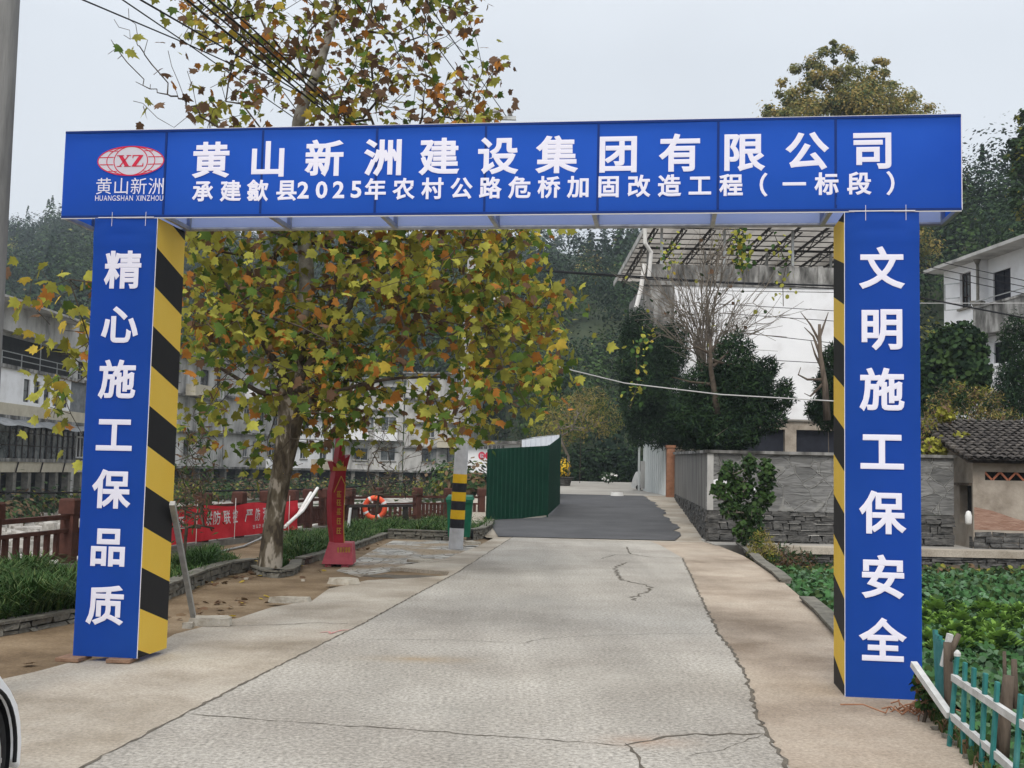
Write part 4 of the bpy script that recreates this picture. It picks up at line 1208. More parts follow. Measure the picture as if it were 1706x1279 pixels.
# ================================================================== cables
def cable(label, pts, r=.012, mt=None, sag=0.0, group='overhead cables'):
    W = [at(*p) for p in pts]; path = []
    for a, b in zip(W, W[1:]):
        for i in range(12):
            s_ = i / 12; path.append(a + (b - a) * s_ - np.array([0, 0, sag * math.sin(PI * s_)]))
    path.append(W[-1]); mb = MB(); mb.tube(path, r, 5)
    return tag(mb.build('overhead_cable', mt or m_wire), label, 'cable', group)
ins = lambda dx: (pp(pt[2] - .12) + np.array([dx, -.14, .2]))
def to_pole(label, px0, px1, y1, px2, y2, r=.009): return cable(label, [(px0, -110, 11), (px1, y1, 16), (px2, y2, 23.8)], r)
to_pole('cable through the top right of the plane tree, nearest its right edge', 638, 733, 36, 843, 193)
to_pole('cable through the upper plane tree, second from its right edge', 590, 672, 0, 815, 196)
to_pole('cable through the middle of the upper plane tree crown', 530, 591, 0, 778, 232)
cable('uppermost thin cable crossing open sky at the upper left', [(-70, -90, 9), (139, 0, 12), (314, 74, 16), (600, 205, 22), (770, 285, 23.8)], .010)
cable('middle thin cable crossing open sky at the upper left', [(90, -80, 9), (205, 0, 12), (314, 74, 16), (640, 300, 23.8)], .009)
cable('third cable from the left at the top edge', [(110, -90, 9), (235, 0, 12), (400, 95, 16), (560, 190, 20), (775, 330, 23.8)], .012)
for i, (x0, x1) in enumerate(((298, 565), (316, 574), (334, 585), (350, 592))):
    cable('one of the bundled cables slanting down behind the gate through the tree', [(x0 - 100, -95, 9), (x0 + 62, 40, 13), (x1, 205, 19), (x1 + 175, 372, 23.8)], .011 if i % 2 else .015, group='bundled cables in the tree')
cable('pale sagging cable from the plane tree to the right gate pillar', [(905, 605, 24), (1040, 638, 26), (1200, 657, 27), (1390, 668, 25)], .014, m_wirew)
cable('thick dark cable across the top of the white building wall', [(900, 450, 46), (1100, 463, 43), (1200, 470, 42), (1395, 476, 40)], .035)
cable('dark cable just below the thick one on the white building', [(905, 452, 46), (1100, 466, 43), (1395, 481, 40)], .02)
for i, (y0, y1) in enumerate(((484, 487), (505, 518), (520, 535), (548, 572), (594, 606))):
    cable(['thin cable highest on the white wall', 'thin cable second from the top of the white wall', 'thin cable at the middle of the white wall', 'thin cable slanting low across the white wall', 'lowest thin cable on the white wall'][i], [(1180, y0, 44), (1395, y1, 40)], .013)
for i, (y0, y1) in enumerate(((428, 470), (441, 480), (452, 492), (495, 532), (505, 515))):
    cable(['thin cable highest before the white house', 'second thin cable before the white house', 'third thin cable before the white house', 'thick lower cable before the white house balcony', 'pale slack cable left of the white house'][i], [(1530, y0, 33), (1720, y1 if i < 4 else 505, 31)], .012 if i != 3 else .024, m_wirew if i == 4 else None)

# ================================================================== stone walls
cn = gnd(1180, 900); CNY = 27.5
cx0 = at(1180, 800, CNY)[0]; cx1 = at(1589, 800, CNY)[0]
sw = thing('garden_wall', 'grey stone boundary wall of crazy paving above dark stacked slate', 'wall', (cx0, CNY, 0))
fr, L = frame_at((cx0, CNY), (cx1, CNY))
def crazy_mat():
    m = bpy.data.materials.new('crazy_paving'); m.use_nodes = True; nt = m.node_tree; n = nt.nodes; l = nt.links; p = n['Principled BSDF']; p.inputs['Roughness'].default_value = .93
    tc = n.new('ShaderNodeTexCoord'); mp_ = n.new('ShaderNodeMapping'); mp_.inputs['Rotation'].default_value = (0, .5, 0); mp_.inputs['Scale'].default_value = (1, 1, 1.3)
    nz = n.new('ShaderNodeTexNoise'); nz.inputs['Scale'].default_value = 1.2; l.new(tc.outputs['Object'], nz.inputs['Vector'])
    mixv = n.new('ShaderNodeMix'); mixv.data_type = 'VECTOR'; mixv.inputs['Factor'].default_value = .22
    l.new(tc.outputs['Object'], mp_.inputs[0]); l.new(mp_.outputs[0], mixv.inputs['A']); l.new(nz.outputs['Color'], mixv.inputs['B'])
    v1 = n.new('ShaderNodeTexVoronoi'); v1.feature = 'DISTANCE_TO_EDGE'; v1.inputs['Scale'].default_value = 2.5; l.new(mixv.outputs['Result'], v1.inputs['Vector'])
    v2 = n.new('ShaderNodeTexVoronoi'); v2.inputs['Scale'].default_value = 2.5; l.new(mixv.outputs['Result'], v2.inputs['Vector'])
    r1 = n.new('ShaderNodeValToRGB'); r1.color_ramp.elements[0].color = (.10, .10, .097, 1); r1.color_ramp.elements[1].color = (.27, .265, .255, 1)
    l.new(v2.outputs['Color'], r1.inputs[0])
    n3 = n.new('ShaderNodeTexNoise'); n3.inputs['Scale'].default_value = 5; n3.inputs['Detail'].default_value = 8; n3.inputs['Distortion'].default_value = .8
    m3 = n.new('ShaderNodeMapping'); m3.inputs['Rotation'].default_value = (0, .8, 0); m3.inputs['Scale'].default_value = (.5, 1, 3); l.new(tc.outputs['Object'], m3.inputs[0]); l.new(m3.outputs[0], n3.inputs['Vector'])
    mr = n.new('ShaderNodeMapRange'); mr.inputs['From Min'].default_value = .35; mr.inputs['From Max'].default_value = .65; mr.inputs['To Min'].default_value = .62; mr.inputs['To Max'].default_value = 1.2; l.new(n3.outputs['Fac'], mr.inputs[0])
    vm = n.new('ShaderNodeVectorMath'); vm.operation = 'SCALE'; l.new(r1.outputs[0], vm.inputs[0]); l.new(mr.outputs[0], vm.inputs['Scale'])
    e1 = n.new('ShaderNodeMapRange'); e1.inputs['From Min'].default_value = .012; e1.inputs['From Max'].default_value = .03; l.new(v1.outputs['Distance'], e1.inputs[0])
    mc = n.new('ShaderNodeMix'); mc.data_type = 'RGBA'; mc.inputs['A'].default_value = (.24, .235, .22, 1); l.new(e1.outputs[0], mc.inputs['Factor']); l.new(vm.outputs[0], mc.inputs['B'])
    l.new(mc.outputs['Result'], p.inputs['Base Color'])
    b = n.new('ShaderNodeBump'); b.inputs['Strength'].default_value = .9; b.inputs['Distance'].default_value = .04; b.invert = True
    l.new(e1.outputs[0], b.inputs['Height'])
    b2 = n.new('ShaderNodeBump'); b2.inputs['Strength'].default_value = .8; b2.inputs['Distance'].default_value = .04; l.new(n3.outputs['Fac'], b2.inputs['Height']); l.new(b.outputs[0], b2.inputs['Normal']); l.new(b2.outputs[0], p.inputs['Normal'])
    return m
m_crazy = crazy_mat()
m_logs = mat('ridged_grey_render', [C(.07, .065, .06), C(.20, .19, .175), C(.33, .315, .29)], .95, 2.6, 6, .9, 4.5, stretch=(2.6, 2.6, .16))
zw = zat(1300, 757, CNY); zm = zat(1300, 852, CNY)
mb = MB(); fbox(mb, fr, 0, L, -.30, 0, zm, zw); mb.build('upper_face', m_crazy, sw)
mb = MB(); rubble(mb, fr, L, -.05, zm - .003, 11); mb.build('stone_base', m_rubble, sw)
FYw, FXw = 47.0, at(1124, 800, 47)[0]
fr2, L2 = frame_at((FXw, FYw), (cx0 - .002, CNY - .002))
mb = MB(); k = 24
for i in range(k):
    u0_, u1_ = L2 * i / k, L2 * (i + 1) / k
    y0_, y1_ = fr2(u0_, 0, 0)[1], fr2(u1_, 0, 0)[1]
    zz = lambda y, a, b: a + (b - a) * (y - CNY) / (FYw - CNY)
    zt0, zt1 = zz(y0_, zw, zat(1124, 757, FYw)), zz(y1_, zw, zat(1124, 757, FYw)); zb0_, zb1_ = zz(y0_, zm, gz(FYw) + .15), zz(y1_, zm, gz(FYw) + .15)
    mb.add([fr2(u0_, 0, zb0_), fr2(u1_, 0, zb1_), fr2(u1_, 0, zt1), fr2(u0_, 0, zt0), fr2(u0_, -.28, zb0_), fr2(u1_, -.28, zb1_), fr2(u1_, -.28, zt1), fr2(u0_, -.28, zt0)], [[0, 1, 2, 3], [3, 2, 6, 7], [5, 4, 7, 6]])
mb.build('ridged_face', m_logs, sw)
mb = MB()
rgW = random.Random(8); u = 0
while u < L2:
    w_ = rgW.uniform(.2, .5); y = fr2(u + w_ / 2, 0, 0)[1]; zg = gz(y); ztp = zm + (gz(FYw) + .15 - zm) * (y - CNY) / (FYw - CNY); z = zg - .05
    while z < ztp - .03:
        h = min(rgW.uniform(.09, .2), ztp - z); p_ = rgW.uniform(.0, .07); a_, b_ = u, min(u + w_, L2) - .01
        j = lambda k_=.02: rgW.uniform(-k_, k_)
        mb.hexa([fr2(a_ + j(), p_, z), fr2(b_ + j(), p_, z), fr2(b_, -.25, z), fr2(a_, -.25, z), fr2(a_ + j(), p_ * .5, z + h * .95), fr2(b_ + j(), p_ * .5, z + h * .95), fr2(b_, -.25, z + h * .95), fr2(a_, -.25, z + h * .95)])
        z += h
    u += w_
mb.build('side_stone_base', m_rubble, sw)
mb = MB(); fbox(mb, fr, -.08, L + .02, -.36, .09, zw + .002, zw + .075)
mb.add([fr2(0, .08, zat(1124, 757, FYw)), fr2(L2 - .12, .08, zw), fr2(L2 - .12, -.36, zw), fr2(0, -.36, zat(1124, 757, FYw)), fr2(0, .08, zat(1124, 755, FYw) + .05), fr2(L2 - .12, .08, zw + .07), fr2(L2 - .12, -.36, zw + .07), fr2(0, -.36, zat(1124, 755, FYw) + .05)], [[0, 1, 5, 4], [4, 5, 6, 7], [1, 2, 6, 5], [2, 3, 7, 6], [3, 0, 4, 7]])
mb.build('coping', m_weath, sw)
mb = MB(); mb.box(cx0 - .03, cx0 + .12, CNY - .035, CNY - .002, zm, zw - .01); mb.build('corner_strip', m_wallgrey, sw)
# whitewashed patch on the wall behind the bush
mb = MB()
c0 = at(1192, 822, CNY - .012); q = [(1186, 800), (1205, 795), (1232, 799), (1252, 806), (1262, 818), (1250, 826), (1225, 822), (1200, 826), (1184, 818)]
mb.sheet([at(*p_, CNY - .012) for p_ in q][::-1]); mb.build('whitewash_patch', m_wallw, sw)

# low retaining wall in front, garden side
rw = thing('retaining_wall', 'low dark stone retaining wall with pale concrete cap behind the vegetables', 'wall', (5, 26, 0))
x0_, x1_ = at(1250, 910, 26)[0], 20.0
fr3, L3 = frame_at((x0_, 26.05), (x1_, 26.05))
mb = MB(); rubble(mb, fr3, L3, -.6, -.13, 21, (.06, .13), (.15, .45)); mb.build('stonework', m_rubble, rw)
mb = MB(); fbox(mb, fr3, 0, L3, -.5, .07, -.128, .03); mb.build('cap', m_stone if False else m_conc2, rw)

# kerbs of small stones round the planting
def kerb(name, label, pts, seed, h=.17, z=-.06, wr=(.14, .38), world=False):
    P = [np.array(p[:2]) if world else gnd(*p, z)[:2] for p in pts]
    t_ = thing(name, label, 'kerb', (*P[0], z))
    mb = MB()
    for i, (a, b) in enumerate(zip(P, P[1:])):
        fr_, L_ = frame_at(a, b); rubble(mb, fr_, L_, z, z + h, seed + i, (.05, .09), wr, (.0, .03), .14)
    mb.build('stones', m_stone, t_)
    mb = MB()
    for i, (a, b) in enumerate(zip(P, P[1:])):
        fr_, L_ = frame_at(a, b); fbox(mb, fr_, 0, L_, -.16, .035 + .001 * (i % 2), z + h + .001 + .0015 * (i % 2), z + h + .03)
    mb.build('capping', m_stone, t_); return t_
kerb('stone_kerb', 'low stone kerb of the grass bed left of the gate', [(-70, 1068), (0, 1060), (60, 1050), (124, 1037)], 30, .11)
kerb('stone_kerb', 'low stone kerb between the left gate pillar and the plane tree', [(250, 1010), (300, 990), (345, 970), (385, 957), (428, 951)], 36)
kerb('stone_kerb', 'curved flat stone ring in front of the plane tree trunk', [(420, 953), (440, 961), (465, 963), (486, 959), (497, 952), (500, 943)], 42, .085)
kerb('stone_kerb', 'low kerb running from the tree past the red monument', [(506, 941), (545, 930), (590, 916), (625, 903), (646, 896)], 50, .10)
kerb('stone_kerb', 'straight dark kerb before the hedge left of the striped pole', [(646, 897), (700, 899), (752, 901)], 55, .2)
kerb('stone_kerb', 'rounded stone kerb beside the green bin', [(786, 900), (806, 897), (818, 889), (822, 878)], 60, .24)
kerb('edging', 'pale rough concrete edging beside the vegetables near the right pillar', [(1336, 1003), (1360, 1024), (1385, 1052), (1404, 1074)], 70, .05, -.02, (.4, .9))
kerb('edging', 'short pale edging below the small shrub by the garden', [(1228, 908), (1245, 922), (1262, 940), (1290, 960), (1302, 972)], 74, .05, -.02, (.3, .6))

# grass and ground cover: blades nobody could count
def grass(name, poly, n, h, seed, z=-.06, mats=(None,), clump=True, world=False, wid=.05, lean=.55):
    P = np.array([p[:2] if world else gnd(*p, z)[:2] for p in poly]); rg = np.random.default_rng(seed)
    lo, hi = P.min(0), P.max(0)
    def inside(Q):
        c = np.zeros(len(Q), bool); j = len(P) - 1
        for i in range(len(P)):
            a, b = P[i], P[j]
            s_ = ((a[1] > Q[:, 1]) != (b[1] > Q[:, 1])) & (Q[:, 0] < (b[0] - a[0]) * (Q[:, 1] - a[1]) / (b[1] - a[1] + 1e-12) + a[0]); c ^= s_; j = i
        return c
    Q = rg.uniform(lo, hi, (n * 6, 2)); Q = Q[inside(Q)][:n]; n = len(Q)
    f = .6 + .55 * (np.sin(Q[:, 0] * 3.1 + seed) * np.cos(Q[:, 1] * 2.7)) ** 2
    H = h * f * rg.uniform(.6, 1.15, n)
    d_ = rg.normal(size=(n, 2)); d_ /= np.linalg.norm(d_, axis=1)[:, None]
    V = []; base = np.column_stack([Q, np.full(n, z)])
    side = np.column_stack([-d_[:, 1], d_[:, 0], np.zeros(n)]) * (wid * .5)
    d3 = np.column_stack([d_, np.zeros(n)]); up = np.array([0, 0, 1.0])
    ln = lean * H[:, None] * rg.uniform(.3, 1.3, n)[:, None]
    p1 = base + d3 * ln * .3 + up * H[:, None] * .62; p2 = base + d3 * ln * .8 + up * H[:, None] * .95; p3 = base + d3 * ln * 1.35 + up * H[:, None] * .86
    V = np.stack([base - side * .8, base + side * .8, p1 + side, p1 - side, p2 + side * .7, p2 - side * .7, p3], 1).reshape(-1, 3)
    fl_ = np.array([0, 1, 2, 3, 3, 2, 4, 5, 5, 4, 6]); lens = np.array([4, 4, 3])
    loops = (np.arange(n)[:, None] * 7 + fl_).reshape(-1); cnt = np.tile(lens, n); st_ = np.concatenate([[0], np.cumsum(cnt)[:-1]])
    me = bpy.data.meshes.new(name); me.vertices.add(len(V)); me.vertices.foreach_set('co', V.astype(np.float32).ravel()); me.loops.add(len(loops)); me.loops.foreach_set('vertex_index', loops.astype(np.int32))
    me.polygons.add(len(cnt)); me.polygons.foreach_set('loop_start', st_.astype(np.int32)); me.polygons.foreach_set('loop_total', cnt.astype(np.int32))
    for mm in mats: me.materials.append(mm)
    mi = rg.choice(len(mats), n, p=([.72, .28] if len(mats) == 2 else None)); me.polygons.foreach_set('material_index', np.repeat(mi, 3).astype(np.int32))
    me.update(calc_edges=True); o = link_mesh(name, me); o['kind'] = 'stuff'; return o
G2 = (L_grass, L_grass2)
grass('grass', [(-90, 1066), (0, 1056), (124, 1034), (135, 1000), (120, 985), (0, 992), (-90, 1000)], 15000, .46, 1, mats=G2, wid=.016, lean=.8)
grass('grass', [(240, 1006), (300, 986), (345, 966), (385, 952), (400, 938), (340, 930), (270, 950)], 2600, .28, 2, mats=G2, wid=.016, lean=.8)
grass('grass', [(318, 962), (345, 960), (352, 945), (318, 945)], 1100, .42, 3, mats=(L_grass,), wid=.016, lean=.9)
grass('grass', [(500, 938), (545, 926), (600, 910), (640, 894), (632, 880), (560, 890), (480, 905), (465, 925)], 8000, .34, 4, mats=G2, wid=.02, lean=.9)
grass('grass', [(646, 894), (752, 897), (752, 876), (645, 878), (600, 885)], 5000, .34, 5, mats=G2, wid=.024, lean=.9)
grass('grass', [(782, 896), (808, 893), (818, 884), (810, 872), (780, 874)], 1500, .38, 6, mats=G2, wid=.024, lean=.9)
grass('grass', [(430, 950), (470, 952), (484, 945), (470, 936), (436, 938)], 260, .22, 7, mats=G2, wid=.03)
blot('painted_hole_shade', 668, 954, .62, .32, m_crack_and_hole_shade, 3, -.054); blot('painted_hole_shade', 725, 955, .36, .2, m_crack_and_hole_shade, 4, -.0535)  # dark sheets paint slab-edge shadow into the shallow hole
# fallen leaves on the earth
nL = 420; Q = []
for poly_, k in (([(285, 1000), (500, 945), (500, 925), (300, 945)], 260), ([(0, 1120), (240, 1080), (520, 985), (300, 1005)], 60), ([(500, 970), (640, 905), (640, 890), (520, 930)], 60)):
    Pp = [gnd(*p_, -.055) for p_ in poly_]
    for _ in range(k):
        a, b = rng.random(2); q = (Pp[0] * (1 - a) + Pp[1] * a) * (1 - b) + (Pp[3] * (1 - a) + Pp[2] * a) * b; Q.append(q + [0, 0, .02])
Nn = np.column_stack([rng.normal(0, .3, len(Q)), rng.normal(0, .3, len(Q)), np.ones(len(Q))])
leaf_mesh('fallen_leaves', np.array(Q), Nn, rng.uniform(.05, .13, len(Q)), [L_dry, L_brown, L_yel], rng.choice(3, len(Q), p=[.55, .38, .07]), tmpl=PLANE, kind='stuff')

# ================================================================== the plane tree
TY = 17.7
tb = gnd(452, 946)
tree = thing('plane_tree', 'autumn plane tree with mottled trunk and yellow green leaves behind the gate', 'tree', (tb[0], TY, -.06))
tpx = [(449, 950, 0), (454, 900, 0), (460, 840, .05), (470, 780, .05), (482, 710, 0), (489, 645, 0), (497, 570, .1), (511, 480, .15), (506, 390, .2), (498, 300, .2), (497, 205, .2), (524, 130, .25), (545, 70, .3), (562, -10, .3), (580, -110, .3), (590, -200, .3)]
trr = [.20, .168, .152, .155, .178, .235, .14, .125, .115, .108, .10, .085, .065, .05, .035, .015]
TP = [at(x, y, TY + d_) for x, y, d_ in tpx]
# smooth the leader
def dense(P, Rr, k=5):
    P = np.array(P); n = len(P); T = np.arange(n); tt = np.linspace(0, n - 1, (n - 1) * k + 1)
    out = []
    for t_ in tt:
        i = min(int(t_), n - 2); s_ = t_ - i; p0, p1, p2, p3 = P[max(i - 1, 0)], P[i], P[i + 1], P[min(i + 2, n - 1)]
        out.append(.5 * ((2 * p1) + (p2 - p0) * s_ + (2 * p0 - 5 * p1 + 4 * p2 - p3) * s_ ** 2 + (3 * p1 - p0 - 3 * p2 + p3) * s_ ** 3))
    return np.array(out), np.interp(tt, T, Rr)
def lumpy_tube(mb, P, Rr, n=20, amp=.10, seed=0, flare=1.0, mi=0):
    s0 = mb.n; mb.tube(P, Rr, n, mi)
    V = mb.v[-1]; k = len(P)
    for i in range(k):
        c = V[i * n:(i + 1) * n]; a = np.arange(n) * 2 * PI / n
        f = 1 + amp * (np.sin(a * 3 + i * .35 + seed) * .5 + np.sin(a * 5 - i * .5) * .35 + np.sin(a * 2 + i * .21) * .4)
        V[i * n:(i + 1) * n] = P[i] + (c - P[i]) * f[:, None]
DP, DR = dense(TP, trr)
mb = MB(); kk = 31
lumpy_tube(mb, DP[:kk], DR[:kk], 22, .10)
# burls where old limbs were cut
for px, py, rr, dy in ((505, 640, .16, -.1), (474, 650, .13, -.12), (512, 668, .12, -.05), (492, 618, .15, .05), (478, 610, .10, -.1)):
    c = at(px, py, TY + dy); n = 12
    for q in range(1):
        ang = np.arange(n) * 2 * PI / n; prof = [(rr * .5, -rr * .9), (rr * .9, -rr * .4), (rr, .1 * rr), (rr * .75, rr * .6), (rr * .3, rr * .85)]
        mb.lathe(c, prof, n)
mb.build('trunk', m_bark, tree, smooth=True)
mb = MB(); lumpy_tube(mb, DP[kk - 1:], DR[kk - 1:], 12, .06); mb.build('upper_stem', m_barkp, tree, smooth=True)

def in_poly(poly, n, seed, jit=0):
    rg = np.random.default_rng(seed); P = np.array(poly, float); lo, hi = P.min(0), P.max(0); out = []
    while len(out) < n:
        Q = rg.uniform(lo, hi, (n * 3, 2)); c = np.zeros(len(Q), bool); j = len(P) - 1
        for i in range(len(P)):
            a, b = P[i], P[j]; c ^= ((a[1] > Q[:, 1]) != (b[1] > Q[:, 1])) & (Q[:, 0] < (b[0] - a[0]) * (Q[:, 1] - a[1]) / (b[1] - a[1] + 1e-12) + a[0]); j = i
        out += list(Q[c])
    return np.array(out[:n])
lower = [(298, 330), (340, 320), (560, 320), (800, 330), (905, 380), (928, 430), (935, 500), (912, 560), (930, 620), (900, 660), (858, 705), (810, 728), (740, 728), (690, 692), (640, 682), (600, 705), (575, 735), (545, 780), (500, 805), (455, 795), (420, 752), (380, 765), (330, 755), (302, 780), (296, 700), (312, 600), (300, 500)]
upper = [(298, 330), (345, 215), (330, 140), (290, 60), (282, -20), (340, -120), (470, -190), (640, -180), (755, -110), (795, -20), (785, 60), (842, 105), (838, 160), (822, 215), (860, 290), (905, 380)]
# an uneven crown: gaps where the noise is low
def gappy(Q, thr, seed):
    v = np.sin(Q[:, 0] * .031 + seed) * np.cos(Q[:, 1] * .037 + seed * 2) + .7 * np.sin(Q[:, 0] * .013 - Q[:, 1] * .021 + seed)
    return Q[v > thr]
ql = gappy(in_poly(lower, 1150, 1), -.85, 1.3); qu = gappy(in_poly(upper, 900, 2), -1.0, 3)
# thinner where the building shows through at the lower left and above the pole
thin = ((ql[:, 0] < 445) & (ql[:, 1] > 585) & (ql[:, 1] < 800)) | ((ql[:, 0] > 600) & (ql[:, 0] < 770) & (ql[:, 1] > 615) & (ql[:, 1] < 690))
ql = ql[~(thin & (rng.random(len(ql)) < .60))]
qs = in_poly([(42, 418), (150, 480), (152, 770), (62, 690), (95, 560), (45, 500)], 40, 4)
def along(pts, step=13):
    out = []
    for a, b in zip(pts, pts[1:]):
        a, b = np.array(a, float), np.array(b, float); n_ = max(1, int(np.linalg.norm(b - a) / step)); out += [a + (b - a) * i / n_ for i in range(n_)]
    return out + [np.array(pts[-1], float)]
qf = np.array(along([(400, 235), (345, 200), (308, 165), (280, 138), (252, 106), (230, 76), (216, 50), (214, 14)]) + along([(310, 168), (272, 156), (240, 132), (212, 104), (194, 80), (185, 66)]) + along([(212, 104), (196, 98), (180, 90)]) + along([(228, 72), (206, 58), (190, 32)]) + along([(232, 76), (240, 88), (246, 66)])
    + along([(345, 200), (310, 180), (296, 160), (262, 154), (226, 136)]) + along([(308, 165), (298, 138), (286, 110), (280, 84)]) + along([(330, 190), (322, 150), (312, 118)]) + along([(290, 212), (262, 196), (238, 172), (222, 168)]) + along([(232, 76), (226, 40)]))
qfl = np.array([(222, 68), (196, 78), (264, 108), (266, 184), (258, 196), (228, 169), (232, 176), (288, 144), (308, 148), (316, 170), (322, 196), (338, 142), (294, 178), (312, 124), (330, 196), (345, 186)], float)
def place(q, seed, spread):
    rg = np.random.default_rng(seed); out = []
    for x, y in q: out.append(at(x, y, TY + rg.normal(0, spread)))
    return np.array(out)
pl_ = place(ql, 11, 1.15); pu = place(qu, 12, 1.05); ps = place(qs, 13, .5); pf = place(qf, 14, .03); pfl = place(qfl, 15, .05)
trunk_nodes = list(DP[24::3])
allT = np.vstack([pl_, pu, ps, pf])
NP, PAR, RR = grow(trunk_nodes, allT, 5, tip=.0055, pull=.30)
mb = MB(); limbs(mb, NP, PAR, RR, 6, .92, skip=len(trunk_nodes) - 1, rmax=.085)
for pts_, r0_, r1_ in (([(486, 655), (462, 610), (436, 565), (408, 515), (372, 468)], .075, .022), ([(494, 650), (520, 600), (556, 548), (618, 468), (690, 425)], .085, .025), ([(500, 600), (512, 555), (552, 500), (560, 440)], .06, .02), ([(480, 640), (440, 655), (392, 628), (345, 600)], .055, .016), ([(498, 660), (548, 655), (640, 632), (735, 628)], .05, .015)):
    Pl = [at(x, y, TY - .15 - .12 * i) for i, (x, y) in enumerate(pts_)]; Dl, Rl = dense(Pl, list(np.linspace(r0_, r1_, len(Pl))), 4); mb.tube(Dl, Rl, 8)
mb.build('branches', m_twig, tree)
# leaves
Cc, Nn, Up, Sz, Mi = [], [], [], [], []
rl = np.random.default_rng(21)
def add_leaves(pts, px, kind, nper, size):
    for p_, q in zip(pts, px):
        if 462 < q[0] < 515 and 600 < q[1] < 800 and p_[1] < TY + .3 and rl.random() < .8: continue
        k = rl.integers(nper[0], nper[1] + 1)
        hue = math.sin(q[0] * .021 + q[1] * .017) + .6 * math.sin(q[0] * .05 - q[1] * .033) + rl.normal(0, .5)
        if kind == 'u': pr_ = [.13, .28, .07, .05, .11, .36]
        elif kind == 's': pr_ = [.10, .26, .36, .20, .05, .03]
        else:
            edge = max(0, (q[0] - 700) / 235) + max(0, (400 - q[0]) / 100) * .8 + max(0, (450 - q[1]) / 80) * .3
            low_ = max(0, (q[1] - 560) / 200)
            pr_ = [.25 + .26 * low_, .36, .17 + .18 * edge, .06 + .05 * edge, .11, .11]
        pr_ = np.array(pr_)
        if hue > .7: pr_ = pr_ * [.6, .9, 1.5, 1.4, 1.1, .8]
        elif hue < -.7: pr_ = pr_ * [1.2, 1.1, .5, .5, 1.3, 1.5]
        pr_ = pr_ / pr_.sum()
        for _ in range(k):
            off = rl.normal(0, 1, 3) * ([.25, .25, .17] if kind != 'u' else [.17, .17, .14])
            Cc.append(p_ + off); n_ = rl.normal(0, 1, 3) * [.8, .8, .5] + [0, -.30, .65]; Nn.append(n_)
            u_ = off * [1, 1, .2] + rl.normal(0, .12, 3) + [0, 0, -.16]; Up.append(u_); Sz.append(size[0] + (size[1] - size[0]) * rl.random() ** 1.2); Mi.append(rl.choice(6, p=pr_))
add_leaves(pl_, ql, 'l', (6, 10), (.09, .20)); add_leaves(pu, qu, 'u', (3, 6), (.09, .19)); add_leaves(ps, qs, 's', (2, 4), (.16, .26)); add_leaves(pfl, qfl, 'u', (1, 2), (.16, .24))
leaf_mesh('crown', np.array(Cc), np.array(Nn), np.array(Sz), [L_green, L_olive, L_lime, L_yel, L_orange, L_brown], np.array(Mi), tree, PLANE, np.array(Up))

# ================================================================== helper for trees and bushes
def bl(px, py, rx, rz, Y, ry=None):
    c = at(px, py, Y); s_ = Y / F_PX; return (c[0], c[1], c[2], rx * s_, (ry or (rx + rz) / 2) * s_, rz * s_)
def bush(name, label, cat, blobs, n, size, mats, seed, probs=None, base_z=0.0, tmpl=QUAD, stem=m_twig, nst=9, shell=.5, group=None, upmix=.6, part='foliage', stems=True, trunk_r=.05, foot=None):
    B = np.array(blobs); bx, by = (B[:, 0].mean(), B[:, 1].mean()) if foot is None else foot
    t_ = thing(name, label, cat, (bx, by, base_z), 0, group)
    if stems:
        rg = np.random.default_rng(seed)
        Cs, Ns, _ = blob_cloud(nst * len(B), blobs, .3, seed + 1)
        Pn, par, R_ = grow([(bx, by, base_z), (bx + .02, by, base_z + .35 * (B[:, 2].mean() - base_z)), (bx, by, base_z + .7 * (B[:, 2].mean() - base_z))], Cs, seed, tip=.006)
        mb = MB(); limbs(mb, Pn, par, R_, 6, rmax=trunk_r * 2.2); mb.build('trunk' if trunk_r > .06 else 'stems', stem, t_)
    Cq, Nq, kq = blob_cloud(n, blobs, shell, seed)
    rg = np.random.default_rng(seed + 5)
    Nm = Nq * .8 + rg.normal(0, .55, Nq.shape) + [0, 0, .25]
    up = Nq * upmix + rg.normal(0, .5, Nq.shape) + [0, 0, .5 * upmix]
    kf = 1.6 / max(.25, B[:, 3:6].mean()); vv = np.sin(Cq[:, 0] * kf * 1.9 + seed) * np.cos(Cq[:, 2] * kf * 1.7 + seed * .7) + np.sin(Cq[:, 1] * kf * 1.5 - Cq[:, 2] * kf) * .8 + rg.normal(0, .75, n) + .35 * Nq[:, 2]
    pr_ = np.array(probs if probs is not None else [1 / len(mats)] * len(mats)); qs_ = np.quantile(vv, np.clip(np.cumsum(pr_)[:-1], 0, 1)); mi = np.searchsorted(qs_, vv)
    leaf_mesh(part, Cq, Nm, rg.uniform(.7, 1.3, n) * size, mats, mi, t_, tmpl, up)
    return t_
bush('leafy_weed', 'clump of leafy green weeds in the grass bed left of the gate', 'plant', [bl(70, 985, 26, 18, 12.6), bl(45, 1000, 22, 16, 12.2), bl(95, 1000, 24, 16, 12.4), bl(75, 1025, 20, 14, 11.8)], 1500, .075, [L_dk2, L_mid, L_bushg], 221, [.35, .4, .25], -.06, ROUND, m_twig, 10, .2)
EV = [L_dk, L_dk2, L_dk3]

